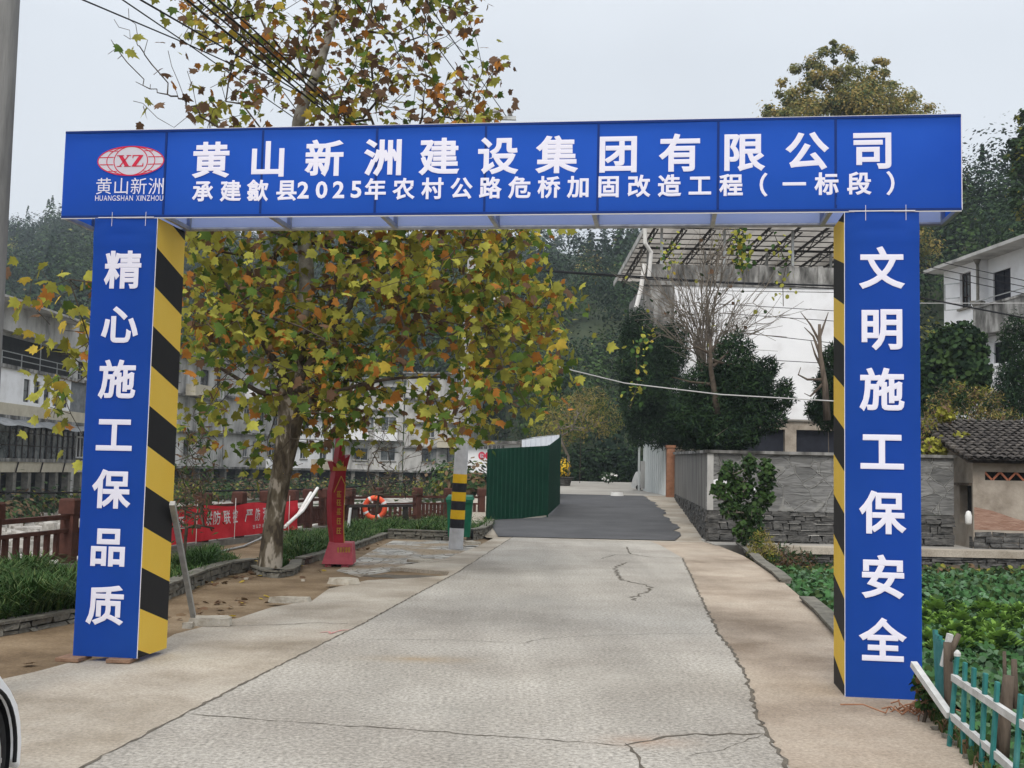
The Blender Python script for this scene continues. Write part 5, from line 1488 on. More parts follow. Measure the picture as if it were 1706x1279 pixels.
# junipers behind the wall
JY = 31.5
bush('juniper', 'broad dark juniper at the left corner of the stone wall', 'evergreen tree',
     [bl(1062, 560, 26, 48, 47.9), bl(1050, 600, 20, 56, 47.9), bl(1056, 660, 22, 50, 47.9), bl(1066, 710, 20, 34, 47.9), bl(1092, 600, 40, 60, 47.9), bl(1075, 640, 34, 70, 47.9), bl(1122, 580, 26, 45, 47.9), bl(1110, 660, 46, 52, 47.9), bl(1128, 700, 42, 46, 47.9), bl(1100, 712, 34, 34, 47.9), bl(1150, 722, 44, 28, 47.9)], 42000, .19, EV, 100, [.45, .40, .15], .75, LANCE, m_twigp, 5, .45, trunk_r=.12, foot=tuple(at(1136, 700, 48.4)[:2]))
bush('juniper', 'dark juniper with side tufts standing before the white hall wall', 'evergreen tree',
     [bl(1222, 610, 34, 54, JY), bl(1245, 650, 42, 50, JY), bl(1205, 660, 42, 44, JY), bl(1280, 612, 17, 18, JY), bl(1262, 640, 26, 26, JY), bl(1296, 664, 26, 22, JY), bl(1308, 645, 12, 14, JY), bl(1185, 700, 54, 40, JY), bl(1240, 700, 44, 34, JY), bl(1290, 696, 20, 20, JY), bl(1205, 725, 62, 30, JY), bl(1170, 650, 32, 44, JY), bl(1160, 690, 40, 40, JY)], 32000, .15, EV, 110, [.40, .42, .18], .6, LANCE, m_twigp, 5, .45, trunk_r=.13)
bush('juniper', 'half hidden juniper with dead limbs beside the right gate pillar', 'evergreen tree',
     [bl(1378, 640, 18, 30, JY), bl(1385, 600, 14, 26, JY), bl(1380, 690, 30, 26, JY), bl(1362, 680, 18, 16, JY), bl(1395, 665, 30, 45, JY)], 8000, .15, EV, 120, [.45, .4, .15], .6, LANCE, m_twigp, 5, .4, trunk_r=.1)
def dead_tree(name, label, main, stubs, Y, mt, r0=.08, group=None):
    t_ = thing(name, label, 'tree', at(*main[0], Y)); mb = MB()
    P = [at(*p_, Y) for p_ in main]; k = len(P); lumpy_tube(mb, np.array(P), np.linspace(r0, r0 * .4, k), 9, .12); mb.build('trunk', mt, t_, smooth=True)
    mb = MB()
    for st_ in stubs:
        P = [at(*p_, Y + .1 * i) for i, p_ in enumerate(st_)]; mb.tube(P, np.linspace(r0 * .45, r0 * .10, len(P)), 6)
    mb.build('branches', mt, t_); return t_
dead_tree('dead_tree', 'leafless lopped trunk rising beside the right gate pillar', [(1378, 700), (1374, 640), (1366, 590), (1365, 540)], [[(1372, 620), (1358, 590), (1351, 568)], [(1374, 632), (1345, 632), (1330, 624), (1334, 612)], [(1366, 590), (1355, 560), (1340, 545)], [(1370, 640), (1350, 660), (1340, 655)], [(1366, 570), (1350, 540), (1334, 520)], [(1366, 560), (1380, 520)]], 30.5, m_stump, .10)
dead_tree('dead_tree', 'brown lopped trunk with stubs among the dark junipers', [(1194, 690), (1191, 660), (1184, 615), (1183, 565)], [[(1186, 590), (1160, 578), (1146, 581)], [(1188, 610), (1210, 590), (1218, 578)], [(1184, 585), (1196, 568)], [(1188, 600), (1215, 608), (1232, 596)], [(1186, 640), (1150, 636), (1120, 628)]], 30.9, m_twig, .11)
# bare fan-shaped tree before the hall
def bare_tree(name, label, base, tipsfn, n, Y, seed, mt, rmax=.06, leaves=None, tip=.006, ln=None, cat='tree', pull=.6, lsz=(.10, .20), lt=ROUND):
    rg = np.random.default_rng(seed); b = at(*base, Y)
    T = np.array([at(*tipsfn(rg), Y + rg.normal(0, .9)) for _ in range(n)])
    t_ = thing(name, label, cat, b)
    c = b + (T.mean(0) - b) * .12
    P, par, R_ = grow([b, b + (c - b) * .5, c], T, seed, tip=tip, pull=pull, power=2.0); mb = MB(); limbs(mb, P, par, R_, 6, rmax=rmax); mb.build('branches', mt, t_)
    if leaves:
        idx = rg.choice(n, ln); C_ = np.repeat(T[idx], 3, 0) + rg.normal(0, .12, (ln * 3, 3))
        leaf_mesh('leaves', C_, rg.normal(size=(ln * 3, 3)) + [0, 0, .6], rg.uniform(*lsz, ln * 3), leaves, rg.choice(len(leaves), ln * 3), t_, lt, rg.normal(size=(ln * 3, 3)) + [0, 0, -.8])
    return t_
def fan(rg):
    a = rg.uniform(-1.0, 1.0); r = rg.uniform(.35, 1.0) ** .7
    return (1175 + a * 118 * r + 8 * a, 610 - r * 225 * math.cos(a * .95) * rg.uniform(.75, 1.05))
def fan_tree():
    rg = np.random.default_rng(7); Y = 33.0; b = at(1174, 668, Y); t_ = thing('bare_tree', 'leafless fan of grey twigs spreading before the white hall', 'tree', b); mb = MB(); tips = []
    mb.tube([b - [0, 0, 1.2], b, b + [0, 0, .4]], [.13, .12, .10], 8)
    for i in range(30):
        a = rg.uniform(-1.1, 1.1); r = rg.uniform(.5, 1.05); e = at(1174 + a * 125 * r + rg.normal(0, 12), 655 - 262 * r * math.cos(a * .9), Y + rg.normal(0, .8)); st_ = b + [rg.normal(0, .12), rg.normal(0, .1), rg.uniform(.1, .5)]
        n = 9; P = []
        for k in range(n + 1):
            f = k / n; p = st_ + (e - st_) * f; p = p + np.array([(e - st_)[0] * -.22 * math.sin(PI * f), 0, .25 * math.sin(PI * f)]) + rg.normal(0, .075, 3) * (f + .2); P.append(p)
        mb.tube(P, np.linspace(.030, .007, n + 1), 5)
        for k in range(3, n + 1):
            for _ in range(3):
                d_ = (P[k] - P[k - 1]) / np.linalg.norm(P[k] - P[k - 1]); q = d_ * rg.uniform(.3, 1.0) + rg.normal(0, .34, 3) + [0, 0, .05]; q2 = P[k] + q * .55 + rg.normal(0, .05, 3); mb.tube([P[k], q2, P[k] + q], [.010, .007, .005], 4); tips.append(P[k] + q)
    mb.build('branches', m_twigp, t_); tips = np.array(tips); idx = rg.choice(len(tips), 60)
    leaf_mesh('leaves', tips[idx] + rg.normal(0, .1, (60, 3)), rg.normal(size=(60, 3)) + [0, -.4, .5], rg.uniform(.08, .16, 60), [L_dk2, L_brown, L_olive], rg.choice(3, 60), t_, ROUND, rg.normal(size=(60, 3)) + [0, 0, -.6])
fan_tree()
# vine leaves hung on the wires and twigs
def vine(label, pts, Y, n, seed, sz=.22, mats=(0,)):
    rg = np.random.default_rng(seed); P = [at(*p_, Y) for p_ in pts]; t_ = thing('vine', label, 'climbing plant', P[-1])
    mb = MB(); mb.tube(P, .012, 5); mb.build('stem', m_twig, t_)
    s_ = rg.random(n) * (len(P) - 1); i = np.minimum(s_.astype(int), len(P) - 2); f = (s_ - i)[:, None]; A_ = np.array(P)
    C_ = A_[i] * (1 - f) + A_[i + 1] * f + rg.normal(0, .16, (n, 3))
    leaf_mesh('leaves', C_, rg.normal(size=(n, 3)) + [0, -.6, .4], rg.uniform(.6, 1.2, n) * sz, [L_lime, L_bushg, L_yel], rg.choice(3, n, p=[.5, .45, .05]), t_, ROUND, rg.normal(0, .5, (n, 3)) + [0, 0, -1])
vine('yellow green vine leaves hanging high in front of the hall roof', [(1235, 378), (1228, 400), (1240, 425), (1232, 440)], 31, 130, 1, .15)
vine('thin vine of yellow leaves trailing down before the white wall', [(1290, 390), (1298, 410), (1310, 440), (1304, 470), (1305, 510)], 31, 50, 2, .12)
vine('bright vine leaves on the left juniper', [(1095, 555), (1070, 568), (1060, 590), (1062, 640), (1050, 680)], 30.2, 80, 3, .15)
vine('sparse vine in the twigs at the left of the hall roof', [(1120, 395), (1112, 420), (1120, 445)], 32, 60, 4, .12)

# ================================================================== the white hall with the sheet roof
HY = 50.0
hall = thing('village_hall', 'big white rendered hall with corrugated roof behind the stone wall', 'building', (5.8, HY, 1))
hx0, hx1 = at(1070, 600, HY)[0], 16.4
fr, L = frame_at((hx0, HY), (hx1, HY))
zA = zat(1250, 697, HY); zP = zat(1250, 478, HY)
ux = at(1120, 600, HY)[0] - hx0; mb = MB()
frb, Lb = frame_at((hx0 + ux, HY), (hx1, HY)); shell(mb, frb, Lb, 6, zA, zP, [], roof=True); mb.build('wall', m_wallw, hall)
mb = MB(); frg, Lg = frame_at((hx0, HY + .02), (hx0 + ux - .003, HY + .02)); shell(mb, frg, Lg, 5.9, zA, zP, []); fbox(mb, fr, ux - .05, ux + .05, .03, .09, zA + .5, zP); mb.build('grey_bay', m_weath, hall)
mb = MB(); fbox(mb, fr, 0, L, -.25, .06, zP + .001, zat(1250, 470, HY)); fbox(mb, fr, 0, L, -.25, .0, zat(1250, 470, HY) + .002, zat(1250, 443, HY))
for i in range(1, 8): fbox(mb, fr, L * i / 8 - .12, L * i / 8 + .12, .003, .07, zat(1250, 470, HY) + .004, zat(1250, 443, HY) + .05)
mb.build('parapet', m_weath, hall)
mb = MB(); fbox(mb, fr, .0, L, -.2, .12, zat(1250, 700, HY), zA - .003); mb.build('ledge', m_kerb, hall)
mb = MB(); zb_ = .9
pierced(mb, fr, ux, L, zb_, zat(1250, 700.5, HY), [(2.6, 6.4, zb_ + 1.0, zat(1250, 714, HY)), (6.9, 10.3, zb_ + 1.0, zat(1250, 714, HY))], .35)
mb.add([fr(ux, -6, zb_), fr(ux, 0, zb_), fr(ux, 0, zA), fr(ux, -6, zA)], [[0, 1, 2, 3]]); mb.build('lower_wall', m_mud, hall)
for k, (a, b) in enumerate(((2.6, 6.4), (6.9, 10.3))):
    mb = MB(); mb.add([fr(a, -.3, zb_ + 1), fr(b, -.3, zb_ + 1), fr(b, -.3, zat(1250, 714, HY)), fr(a, -.3, zat(1250, 714, HY))], [[0, 1, 2, 3]]); mb.build('shutter', m_navy, hall)
# roof on steel
zr_ = 12.75; rx0, rx1 = 5.95, 17.0; ry0, ry1 = 49.2, 66.0
mb = MB(); kx = int((rx1 - rx0) / .22); V = []
for y in (ry0, ry1):
    for i in range(kx + 1): V.append([rx0 + (rx1 - rx0) * i / kx, y, zr_ + .16 + (.035 if i % 2 else 0) + (y - ry0) * .006])
mb.add(V, [[i, i + 1, kx + 1 + i + 1, kx + 1 + i] for i in range(kx)]); mb.build('roof_sheet', m_corr, hall)
mb = MB()
for i in range(9):
    x = rx0 + .4 + (rx1 - rx0 - .8) * i / 8; mb.bar([x, ry0 + .05, zr_ + .06], [x, ry1, zr_ + .17], .06, .11)
    mb.bar([x, ry0 + .1, zr_ - .25], [x, ry1 - 1, zr_ - .25], .05, .05)
    for k in range(9):
        y = ry0 + .3 + k * 1.7; mb.bar([x, y, zr_ - .23], [x, y + .85, zr_ + .02], .035); mb.bar([x, y + .85, zr_ + .02], [x, y + 1.7, zr_ - .23], .035)
mb.build('rafters', m_steeld, hall)
mb = MB()
for k in range(13):
    y = ry0 + .3 + k * 1.25; mb.bar([rx0, y, zr_ + .135 + (y - ry0) * .006], [rx1, y, zr_ + .135 + (y - ry0) * .006], .055, .04)
mb.bar([rx0, 53.2, zr_ - .31], [rx1, 53.2, zr_ - .31], .10, .10)
mb.build('purlins', m_steeld, hall)
mb = MB(); mb.box(rx0 - .06, rx0 - .003, ry0, ry1, zr_ - .05, zr_ + .24); mb.box(rx0 - .06, rx1, ry0 - .06, ry0 - .002, zr_ - .05, zr_ + .22); mb.build('fascia', m_wallgrey, hall)
for x in (rx0 + .7, 9.5, 12.6, 15.8):
    for y in (HY + .35, HY + 5.5): mb = MB(); mb.bar([x, y, zP], [x, y, zr_ + .05], .11); mb.build('steel_post', m_steel, hall)
mb = MB(); mb.tube([at(1074, 370, 49.2), at(1075, 405, 49.3), at(1085, 420, 49.5), at(1081, 462, 49.7)], .09, 8); mb.tube([at(1074, 440, 49.8), at(1068, 480, 49.8), at(1060, 512, 49.8)], .10, 8); mb.build('downpipe', m_pvc, hall)

# corrugated shed at the end of the yard, its post, the covered machine
ss = thing('corrugated_shed', 'pale corrugated metal shed wall beside the covered machine', 'shed', (*at(1090, 800, 52)[:2], 1))
a, b = at(1073, 800, 53.5), at(1112, 800, 48.5)
mb = MB(); corrugated(mb, a, b, .7, .7, zat(1073, 690, 53.5), zat(1112, 690, 48.5), .45, .09); mb.build('wall', m_corrw, ss)
mb = MB(); mb.bar([a[0] - .25, a[1], .8], [a[0] - .25, a[1], zat(1068, 708, 53.5)], .09); mb.build('post', m_corrw, ss)
mb = MB(); mb.box(a[0] - .2, a[0] + .05, a[1] - .35, a[1] - .2, .95, zat(1073, 768, 53.5)); mb.build('meter_box', m_wallgrey, ss)
pq = thing('brick_pier', 'rusty brown gate pier at the far end of the stone wall', 'pillar', (*at(1118, 800, 47.2)[:2], .7))
c = at(1118, 800, 47.3); mb = MB(); mb.box(c[0] - .2, c[0] + .12, c[1] - .15, c[1] + .15, .6, zat(1118, 746, 47.3)); mb.build('shaft', m_rust, pq)
mb = MB(); mb.box(c[0] - .24, c[0] + .16, c[1] - .19, c[1] + .19, zat(1118, 746, 47.3) + .002, zat(1118, 744, 47.3) + .06); mb.build('cap', m_rust, pq)
mc = at(1077, 809, 54); gzz = gz(54)
cm = thing('covered_machine', 'small machine under a pale crumpled tarpaulin in the yard', 'machine', (mc[0], mc[1], gzz))
mb = MB(); n1, n2 = 26, 12; V = []
for j in range(n2 + 1):
    f = j / n2
    for i in range(n1):
        q = 2 * PI * i / n1; r = (.62 - .22 * f ** 1.5) * (1 + .09 * math.sin(q * 5 + 1) * (1 - f) + .05 * math.sin(q * 11)); zz = gzz + .10 + .78 * (1 - (1 - f) ** 1.4) + .03 * math.sin(q * 3)
        V.append([mc[0] + r * 1.15 * math.cos(q) * (1 if f < 1 else .2), mc[1] + r * .7 * math.sin(q) * (1 if f < 1 else .2), zz])
mb.add(V, [[j * n1 + i, j * n1 + (i + 1) % n1, (j + 1) * n1 + (i + 1) % n1, (j + 1) * n1 + i] for j in range(n2) for i in range(n1)] + [[n2 * n1 + i for i in range(n1)]]); mb.build('tarpaulin', m_tarp, cm, smooth=True)
mb = MB(); mb.tube([[mc[0] - .25, mc[1], gzz + .85], [mc[0] - .2, mc[1], gzz + 1.12], [mc[0] + .25, mc[1], gzz + 1.12], [mc[0] + .3, mc[1], gzz + .85]], .025, 6); mb.tube([[mc[0] + .2, mc[1], gzz + .9], [mc[0] + .5, mc[1], gzz + 1.25], [mc[0] + .75, mc[1], gzz + 1.32]], .025, 6); mb.rbox((mc[0] + .0, mc[1], gzz + .98), (.45, .3, .14)); mb.build('handlebar', m_plk, cm)
for s_ in (-1, 1):
    mb = MB(); mb.prism([[mc[0] + s_ * .42 + .13 * math.cos(q), mc[1] - .46, gzz + .13 + .13 * math.sin(q)] for q in np.linspace(0, 2 * PI, 15)[:-1]], (0, .10, 0)); mb.build('wheel', m_tyre, cm, recalc=True)
wb = at(1028, 819, 47); mb = MB(); irregular(mb, (0, 0, 0), (.55, .3, .16), 5, 9); o = mb.build('plastic_bag', m_bag); o.location = (wb[0], wb[1], gz(47)); tag(o, 'white plastic bag lying at the top of the asphalt ramp', 'bag')
fl_ = at(936, 808, 58)
fp_ = thing('flower_tub', 'stone tub of yellow flowers at the far left of the yard', 'planter', (fl_[0], fl_[1], gz(58)))
mb = MB(); mb.lathe([fl_[0], fl_[1], gz(58)], [(.42, 0), (.5, .3), (.62, .42), (.55, .44)], 14); mb.build('tub', m_rubble, fp_)
Cq, Nq, _ = blob_cloud(420, [(fl_[0], fl_[1], gz(58) + .85, .42, .42, .5)], .2, 3)
leaf_mesh('flowers', Cq, Nq, .11, [L_yel, L_mid, mat('flower_yellow', [C(.75, .48, .03)], .6)], rng.choice(3, 420, p=[.1, .45, .45]), fp_, ROUND)
# small bare-branched tree by the yard
def fan2(rg):
    a = rg.uniform(-1, 1); r = rg.uniform(.4, 1); return (958 + a * 55 * r, 745 - r * 85 * math.cos(a))
bare_tree('yard_tree', 'slim crooked tree with pale stem at the back of the yard', (946, 792), fan2, 90, 60, 17, m_twigp, .09, [L_autumn, L_mid, L_olive], .012, 90)
bush('golden_shrub', 'dull gold leafy tree top above the green hoarding', 'tree', [bl(955, 690, 50, 35, 68), bl(920, 720, 40, 28, 68), bl(985, 670, 30, 26, 68), bl(1010, 700, 30, 30, 68)], 5200, .20, [L_autumn, L_mid, L_olive], 130, [.5, .3, .2], 1.0, LANCE, m_twig, 6, .3, trunk_r=.1)

# ================================================================== small tiled house at the right
SY = 27.6
xs0, xs1 = at(1621, 800, SY - .6)[0], at(1800, 800, SY)[0]
th = thing('tiled_cottage', 'small mud walled cottage with old tiled roof and red lattice vent', 'house', (xs0, SY, .1))
fr, L = frame_at((xs0, SY - .6), (xs1, SY - .6))
z0_, z1_ = -.02, zat(1640, 770, SY - .6)
ua, ub = at(1641, 792, SY - .6)[0] - xs0, L - .3
va, vb = zat(1660, 800, SY - .6), zat(1660, 786, SY - .6)
mb = MB(); pierced(mb, fr, 0, L, z0_, z1_, [(ua, ub, va, vb)], .25)
mb.add([fr(L, 0, z0_), fr(L, -5, z0_), fr(L, -5, z1_ + 1.5), fr(L, 0, z1_)], [[0, 1, 2, 3]]); mb.build('front_wall', m_mud, th)
mb = MB(); mb.add([fr(ua, -.24, va), fr(ub, -.24, va), fr(ub, -.24, vb), fr(ua, -.24, vb)], [[0, 1, 2, 3]]); mb.build('vent_recess', m_dark, th)
mb = MB(); k = 12
for i in range(k):
    u0_ = ua + (ub - ua) * i / k; u1_ = ua + (ub - ua) * (i + 1) / k; zz = (va, vb) if i % 2 else (vb, va)
    P, Q_ = fr(u0_, -.05, zz[0]), fr(u1_, -.05, zz[1]); mb.bar(P, Q_, .04, .045)
mb.build('vent_lattice', m_orange, th)
# receding left wall with its door
xl0 = at(1588, 800, SY + 1.2)[0]
fr4, L4 = frame_at((xl0, SY + 2.0), (xs0, SY - .6))
zl = lambda u: z1_ + .10 + (1 - u / L4) * .35
da, db = L4 * .60, L4 * .96
dzb, dzt = zat(1612, 872, SY - .3), zat(1612, 809, SY - .3)
mb = MB(); pierced(mb, fr4, 0, L4, z0_, z1_ + .1, [(da, db, dzb, dzt)], .2)
mb.add([fr4(0, 0, z1_ + .1), fr4(L4, 0, z1_ + .1), fr4(0, 0, z1_ + .62)], [[0, 1, 2]]); mb.build('side_wall', m_mud, th)
mb = MB(); mb.add([fr4(da, -.19, dzb), fr4(db, -.19, dzb), fr4(db, -.19, dzt), fr4(da, -.19, dzt)], [[0, 1, 2, 3]]); dd = mb.build('doorway', m_dark, th)
mb = MB(); fbox(mb, fr4, da - .25, db + .02, .003, .07, dzt + .01, dzt + .07); mb.build('lintel', m_stump, dd)
pt_ = at(1615, 872, SY - .75); mb = MB(); mb.lathe([0, 0, 0], [(.05, 0), (.075, .03), (.08, .2), (.05, .30), (.015, .32)], 12); o = mb.build('white_sack', m_bag, smooth=True); o.location = (pt_[0] - .02, pt_[1], dzb); tag(o, 'white sack standing in the cottage doorway', 'sack')
# fallen plaster showing brick
mb = MB()
q = [(0.02, .02), (1.5, .02), (1.45, .2), (.95, .32), (.45, .48), (.02, .56)]
z_b0 = zat(1640, 884, SY - .6)
mb.sheet([fr(u_, .006, z_b0 + v_) for u_, v_ in q]); mb.build('bare_brick_patch', m_mudbrick, th)
mb = MB(); rubble(mb, fr, L, -.05, z_b0 - .02, 61, (.08, .15), (.2, .5), (.03, .12)); mb.build('footing', m_rubble, th)
# roof: rows of curved tiles up a slope
def tiles(mb, x0, x1, yE, zE, yR, zR, col=.20, step=.26, seed=1):
    rg = random.Random(seed); n = int((x1 - x0) / col); ln = math.hypot(yR - yE, zR - zE); m_ = int(ln / step)
    e = np.array([0, (yR - yE) / ln, (zR - zE) / ln]); nn = np.array([0, -e[2], e[1]])
    for i in range(n):
        for k in range(m_):
            for inv in (0, 1):
                c = np.array([x0 + (i + .5 + .5 * inv) * col + rg.uniform(-.02, .02), yE, zE]) + e * (k * step - (.06 if k == 0 else 0) + rg.uniform(-.02, .02)) + nn * (.035 * (1 - inv) + rg.uniform(0, .015))
                V = []
                for (s_, r_) in ((0, .085), (step * 1.25, .075)):
                    for q_ in range(5):
                        a_ = PI * q_ / 4; hgt = math.sin(a_) * r_ * .75
                        V.append(c + e * s_ + np.array([math.cos(a_) * r_ * 1.15, 0, 0]) + nn * ((hgt if not inv else .03 - hgt * .6) + (.0 if s_ else .03)))
                mb.add(V, [[q_, q_ + 1, 5 + q_ + 1, 5 + q_] for q_ in range(4)])
mb = MB(); rl_ = at(1612, 770, SY - .9)[0]
zE, zR = zat(1640, 767, SY - .95), zat(1640, 702, SY + 3.0)
tiles(mb, rl_, xs1 + .3, SY - .95, zE, SY + 3.0, zR, seed=3)
rf = mb.build('tiled_roof', m_rooft, th)
mb = MB(); mb.add([[rl_, SY - .9, zE - .06], [xs1 + .3, SY - .9, zE - .06], [xs1 + .3, SY + 3, zR - .06], [rl_, SY + 3, zR - .06]], [[0, 1, 2, 3]]); mb.build('roof_boarding', m_stump, rf)
mb = MB()
for k in range(14):
    y = SY - .9 + k * .28; zz = zE + (zR - zE) * (k * .28) / 3.95; mb.lathe([rl_ + .02, y, zz + .02], [(.03, 0), (.11, .03), (.12, .09), (.05, .13)], 8)
mb.build('verge_tiles', m_rooft, rf)

# ================================================================== white house on the slope at the right
p_far = at(1576, 500, 45.6); p_near = np.array([17.8 - .114 * (33.5 - 44), 33.5])
wh = thing('white_house', 'white two storey house with dark windows and a weathered balcony', 'house', (p_far[0], p_far[1], 2))
d2 = np.array([17.8 - .114 * (45.6 - 44), 45.6])
fr, L = frame_at(d2, p_near)
def u_of(px):
    r_ = ray(px, 640); s_ = r_[0] / r_[1]
    # X = 17.8-.114(Y-44) ; X = s Y
    Y_ = (17.8 + .114 * 44) / (s_ + .114); return (45.6 - Y_) * math.hypot(.114, 1), Y_
u1_, Y1_ = u_of(1634); 
wa, Ya = u_of(1600.5); wb_, Yb = u_of(1619)
zw0, zw1 = zat(1600, 515, Ya), zat(1619, 451, Yb)
ztop_ = zat(1576, 453, 45.6)
zbl, zbu = 2.0, zat(1650, 545, u_of(1650)[1])
mb = MB(); pierced(mb, fr, 0, u1_, zbl, ztop_, [(wa, wb_, zw0, zw1)], .18)
# recessed part behind the balcony
rec = -.35
o1a, Yo = u_of(1642); o1b, _ = u_of(1671)
pierced(mb, fr, u1_, L, zbl, ztop_, [(o1a, o1b, zbu + .15, zbu + 2.15), (o1b + 2.0, o1b + 3.2, zbu + .95, zbu + 2.15), (o1a, o1b, zbu - 2.55, zbu - .55)], .15, w=rec)
mb.add([fr(u1_, rec, zbl), fr(u1_, 0, zbl), fr(u1_, 0, ztop_), fr(u1_, rec, ztop_)], [[0, 1, 2, 3]])
mb.add([fr(0, -9, zbl), fr(0, 0, zbl), fr(0, 0, ztop_), fr(0, -9, ztop_)], [[0, 1, 2, 3]]); mb.add([fr(L, rec, zbl), fr(L, -9, zbl), fr(L, -9, ztop_), fr(L, rec, ztop_)], [[0, 1, 2, 3]])
mb.build('wall', m_wallw, wh)
w_ = window(wh, fr, wa, wb_, zw0, zw1, 3, 3, m_framed, m_glass)
mb = MB(); uo = wa - .45
for zz in (zw0, (zw0 * 2 + zw1) / 3 * 1.0, zw1 - .35): mb.bar(fr(wa, .02, zz), fr(uo, .40, zz), .04)
mb.bar(fr(uo, .40, zw0), fr(uo, .40, zw1 - .35), .05); mb.build('open_casement', m_steel, w_)
for (a, b, c, d_) in ((o1a, o1b, zbu + .15, zbu + 2.15), (o1b + 2.0, o1b + 3.2, zbu + .95, zbu + 2.15), (o1a, o1b, zbu - 2.55, zbu - .55)):
    window(wh, fr, a, b, c, d_, 2, 1, m_navy, m_navy, w=rec - .12, sill=False)
mb = MB(); fbox(mb, fr, -.55, L + .5, -9.4, .6, ztop_ + .001, ztop_ + .13); mb.build('roof_slab', m_wallgrey, wh)
mb = MB(); fbox(mb, fr, u1_ + .0, L, rec, .30, zbu - .28, zbu); fbox(mb, fr, u1_ + .02, L, .20, .30, zbu + .002, zbu + .75); fbox(mb, fr, u1_, L, .16, .34, zbu + .752, zbu + .84); mb.build('balcony', m_weath, wh)
mb = MB(); zl2 = zat(1650, 640, u_of(1650)[1]); fbox(mb, fr, u1_, L, rec, .30, zl2 - .3, zl2); fbox(mb, fr, u1_ + .1, L, .20, .30, zl2 + .60, zl2 + .70)
for i in range(26):
    u = u1_ + .1 + i * .28
    if u < L: fbox(mb, fr, u, u + .12, .2, .28, zl2 + .002, zl2 + .598)
mb.build('lower_balustrade', m_wallw, wh)
for zz in (zbu + 1.05, zbu + .93):
    pass
mb = MB(); mb.bar(fr(u1_ + .05, .25, zbu + 1.05), fr(L, .25, zbu + 1.05), .035); mb.build('handrail', m_steel, wh)
mb = MB(); mb.tube([fr(u1_ - .02, .08, 2.2), fr(u1_ - .02, .08, ztop_ - .1)], .055, 8); mb.lathe(fr(u1_ - .02, .08, zat(1634, 424 + 8, 42.9) - .2), [(.07, 0), (.16, .22), (.16, .30)], 10)
mb.lathe(fr(u1_ - .02, .08, zat(1634, 520, 42.9)), [(.06, 0), (.30, .38), (.30, .42)], 4); mb.build('downpipe', m_kerb, wh)

# vegetation before the white house
bush('round_bush', 'dense dark rounded bush in front of the white house corner', 'bush', [bl(1580, 600, 40, 55, 37), bl(1605, 580, 34, 40, 37), bl(1625, 590, 16, 22, 37), bl(1560, 640, 32, 50, 37), bl(1600, 640, 36, 40, 36.5), bl(1625, 625, 22, 30, 36)], 9500, .17, [L_dk2, L_dk, L_mid], 140, [.45, .33, .22], 1.0, ROUND, m_twig, 5, .4)
bush('cypress', 'dark pointed conifer at the right edge before the white balcony', 'evergreen tree', [bl(1690, 560, 22, 40, 33), bl(1700, 600, 30, 60, 33), bl(1690, 650, 36, 50, 33), bl(1710, 640, 40, 60, 33), bl(1670, 680, 30, 26, 33)], 8500, .15, EV, 150, [.35, .40, .25], .8, LANCE, m_twigp, 5, .4, trunk_r=.1)
bush('tangled_shrub', 'tangled brown green shrub above the cottage roof', 'bush', [bl(1560, 690, 24, 32, 31), bl(1585, 660, 30, 26, 31.5), bl(1640, 670, 30, 26, 32), bl(1610, 700, 26, 22, 31), bl(1660, 700, 40, 20, 31.5), bl(1545, 720, 14, 30, 29)], 4200, .13, [L_dk2, L_autumn, L_dry, L_olive], 160, [.45, .2, .2, .15], .5, LANCE, m_twigp, 14, .1)
bush('tangled_shrub', 'yellowing creeper on the wall top right of the gate pillar', 'bush', [bl(1575, 690, 14, 12, 29), bl(1600, 735, 14, 14, 28.6), bl(1560, 745, 20, 14, 28.4)], 700, .11, [L_lime, L_olive, L_dry], 161, [.4, .4, .2], .5, ROUND, m_twigp, 10, .1)
# shrubs along the garden edge
bush('leafy_shrub', 'tall leafy green shrub against the corner of the stone wall', 'bush', [bl(1214, 786, 13, 18, 25.4), bl(1248, 776, 12, 18, 25.4), bl(1278, 790, 12, 24, 25.3), bl(1202, 816, 15, 14, 25.3), bl(1236, 814, 20, 18, 25.5), bl(1272, 828, 14, 18, 25.4), bl(1220, 846, 17, 18, 25.4), bl(1254, 858, 17, 20, 25.4), bl(1238, 888, 12, 18, 25.3), bl(1262, 892, 9, 14, 25.3)], 2700, .095, [L_dk2, L_mid, L_bushg], 170, [.3, .4, .3], -.05, ROUND, m_twigp, 16, .05, upmix=.9)
bush('leafy_shrub', 'small yellowish shrub at the end of the garden edging', 'bush', [bl(1268, 912, 20, 28, 23.5), bl(1282, 922, 18, 18, 23.3), bl(1256, 928, 14, 18, 23.2)], 1500, .085, [L_mid, L_olive, L_autumn], 171, [.4, .3, .3], -.1, LANCE, m_twig, 8, .2)
bush('dry_stalks', 'dry brown tangle between the small shrub and the retaining wall', 'bush', [bl(1305, 930, 20, 22, 23.5), bl(1340, 935, 26, 16, 24)], 500, .14, [L_dry, L_brown, L_dk2], 172, [.4, .3, .3], -.35, LANCE, m_twigp, 26, .1)
# shrubs on the left bank
def willow(rg):
    a = rg.normal(0, 1); return (322 + a * 22, 800 + rg.normal(0, 45))
sb = bare_tree('river_shrub', 'thin dark leaved shrub between the left pillar and the red banner', (300, 985), lambda rg: (322 + rg.normal(0, 20), rg.uniform(715, 880)), 170, 16.3, 27, m_twig, .03, [L_dk2, L_brown, L_mid], .0035, 150, 'shrub', lsz=(.06, .14), lt=LANCE)
bare_tree('river_shrub', 'bare twiggy shrub in front of the lifebuoy', (622, 888), lambda rg: (645 + rg.normal(0, 32), rg.uniform(700, 825)), 200, 31.0, 28, m_twig, .035, [L_brown, L_dk2, L_olive], .006, 60, 'shrub', lsz=(.08, .16), lt=LANCE)

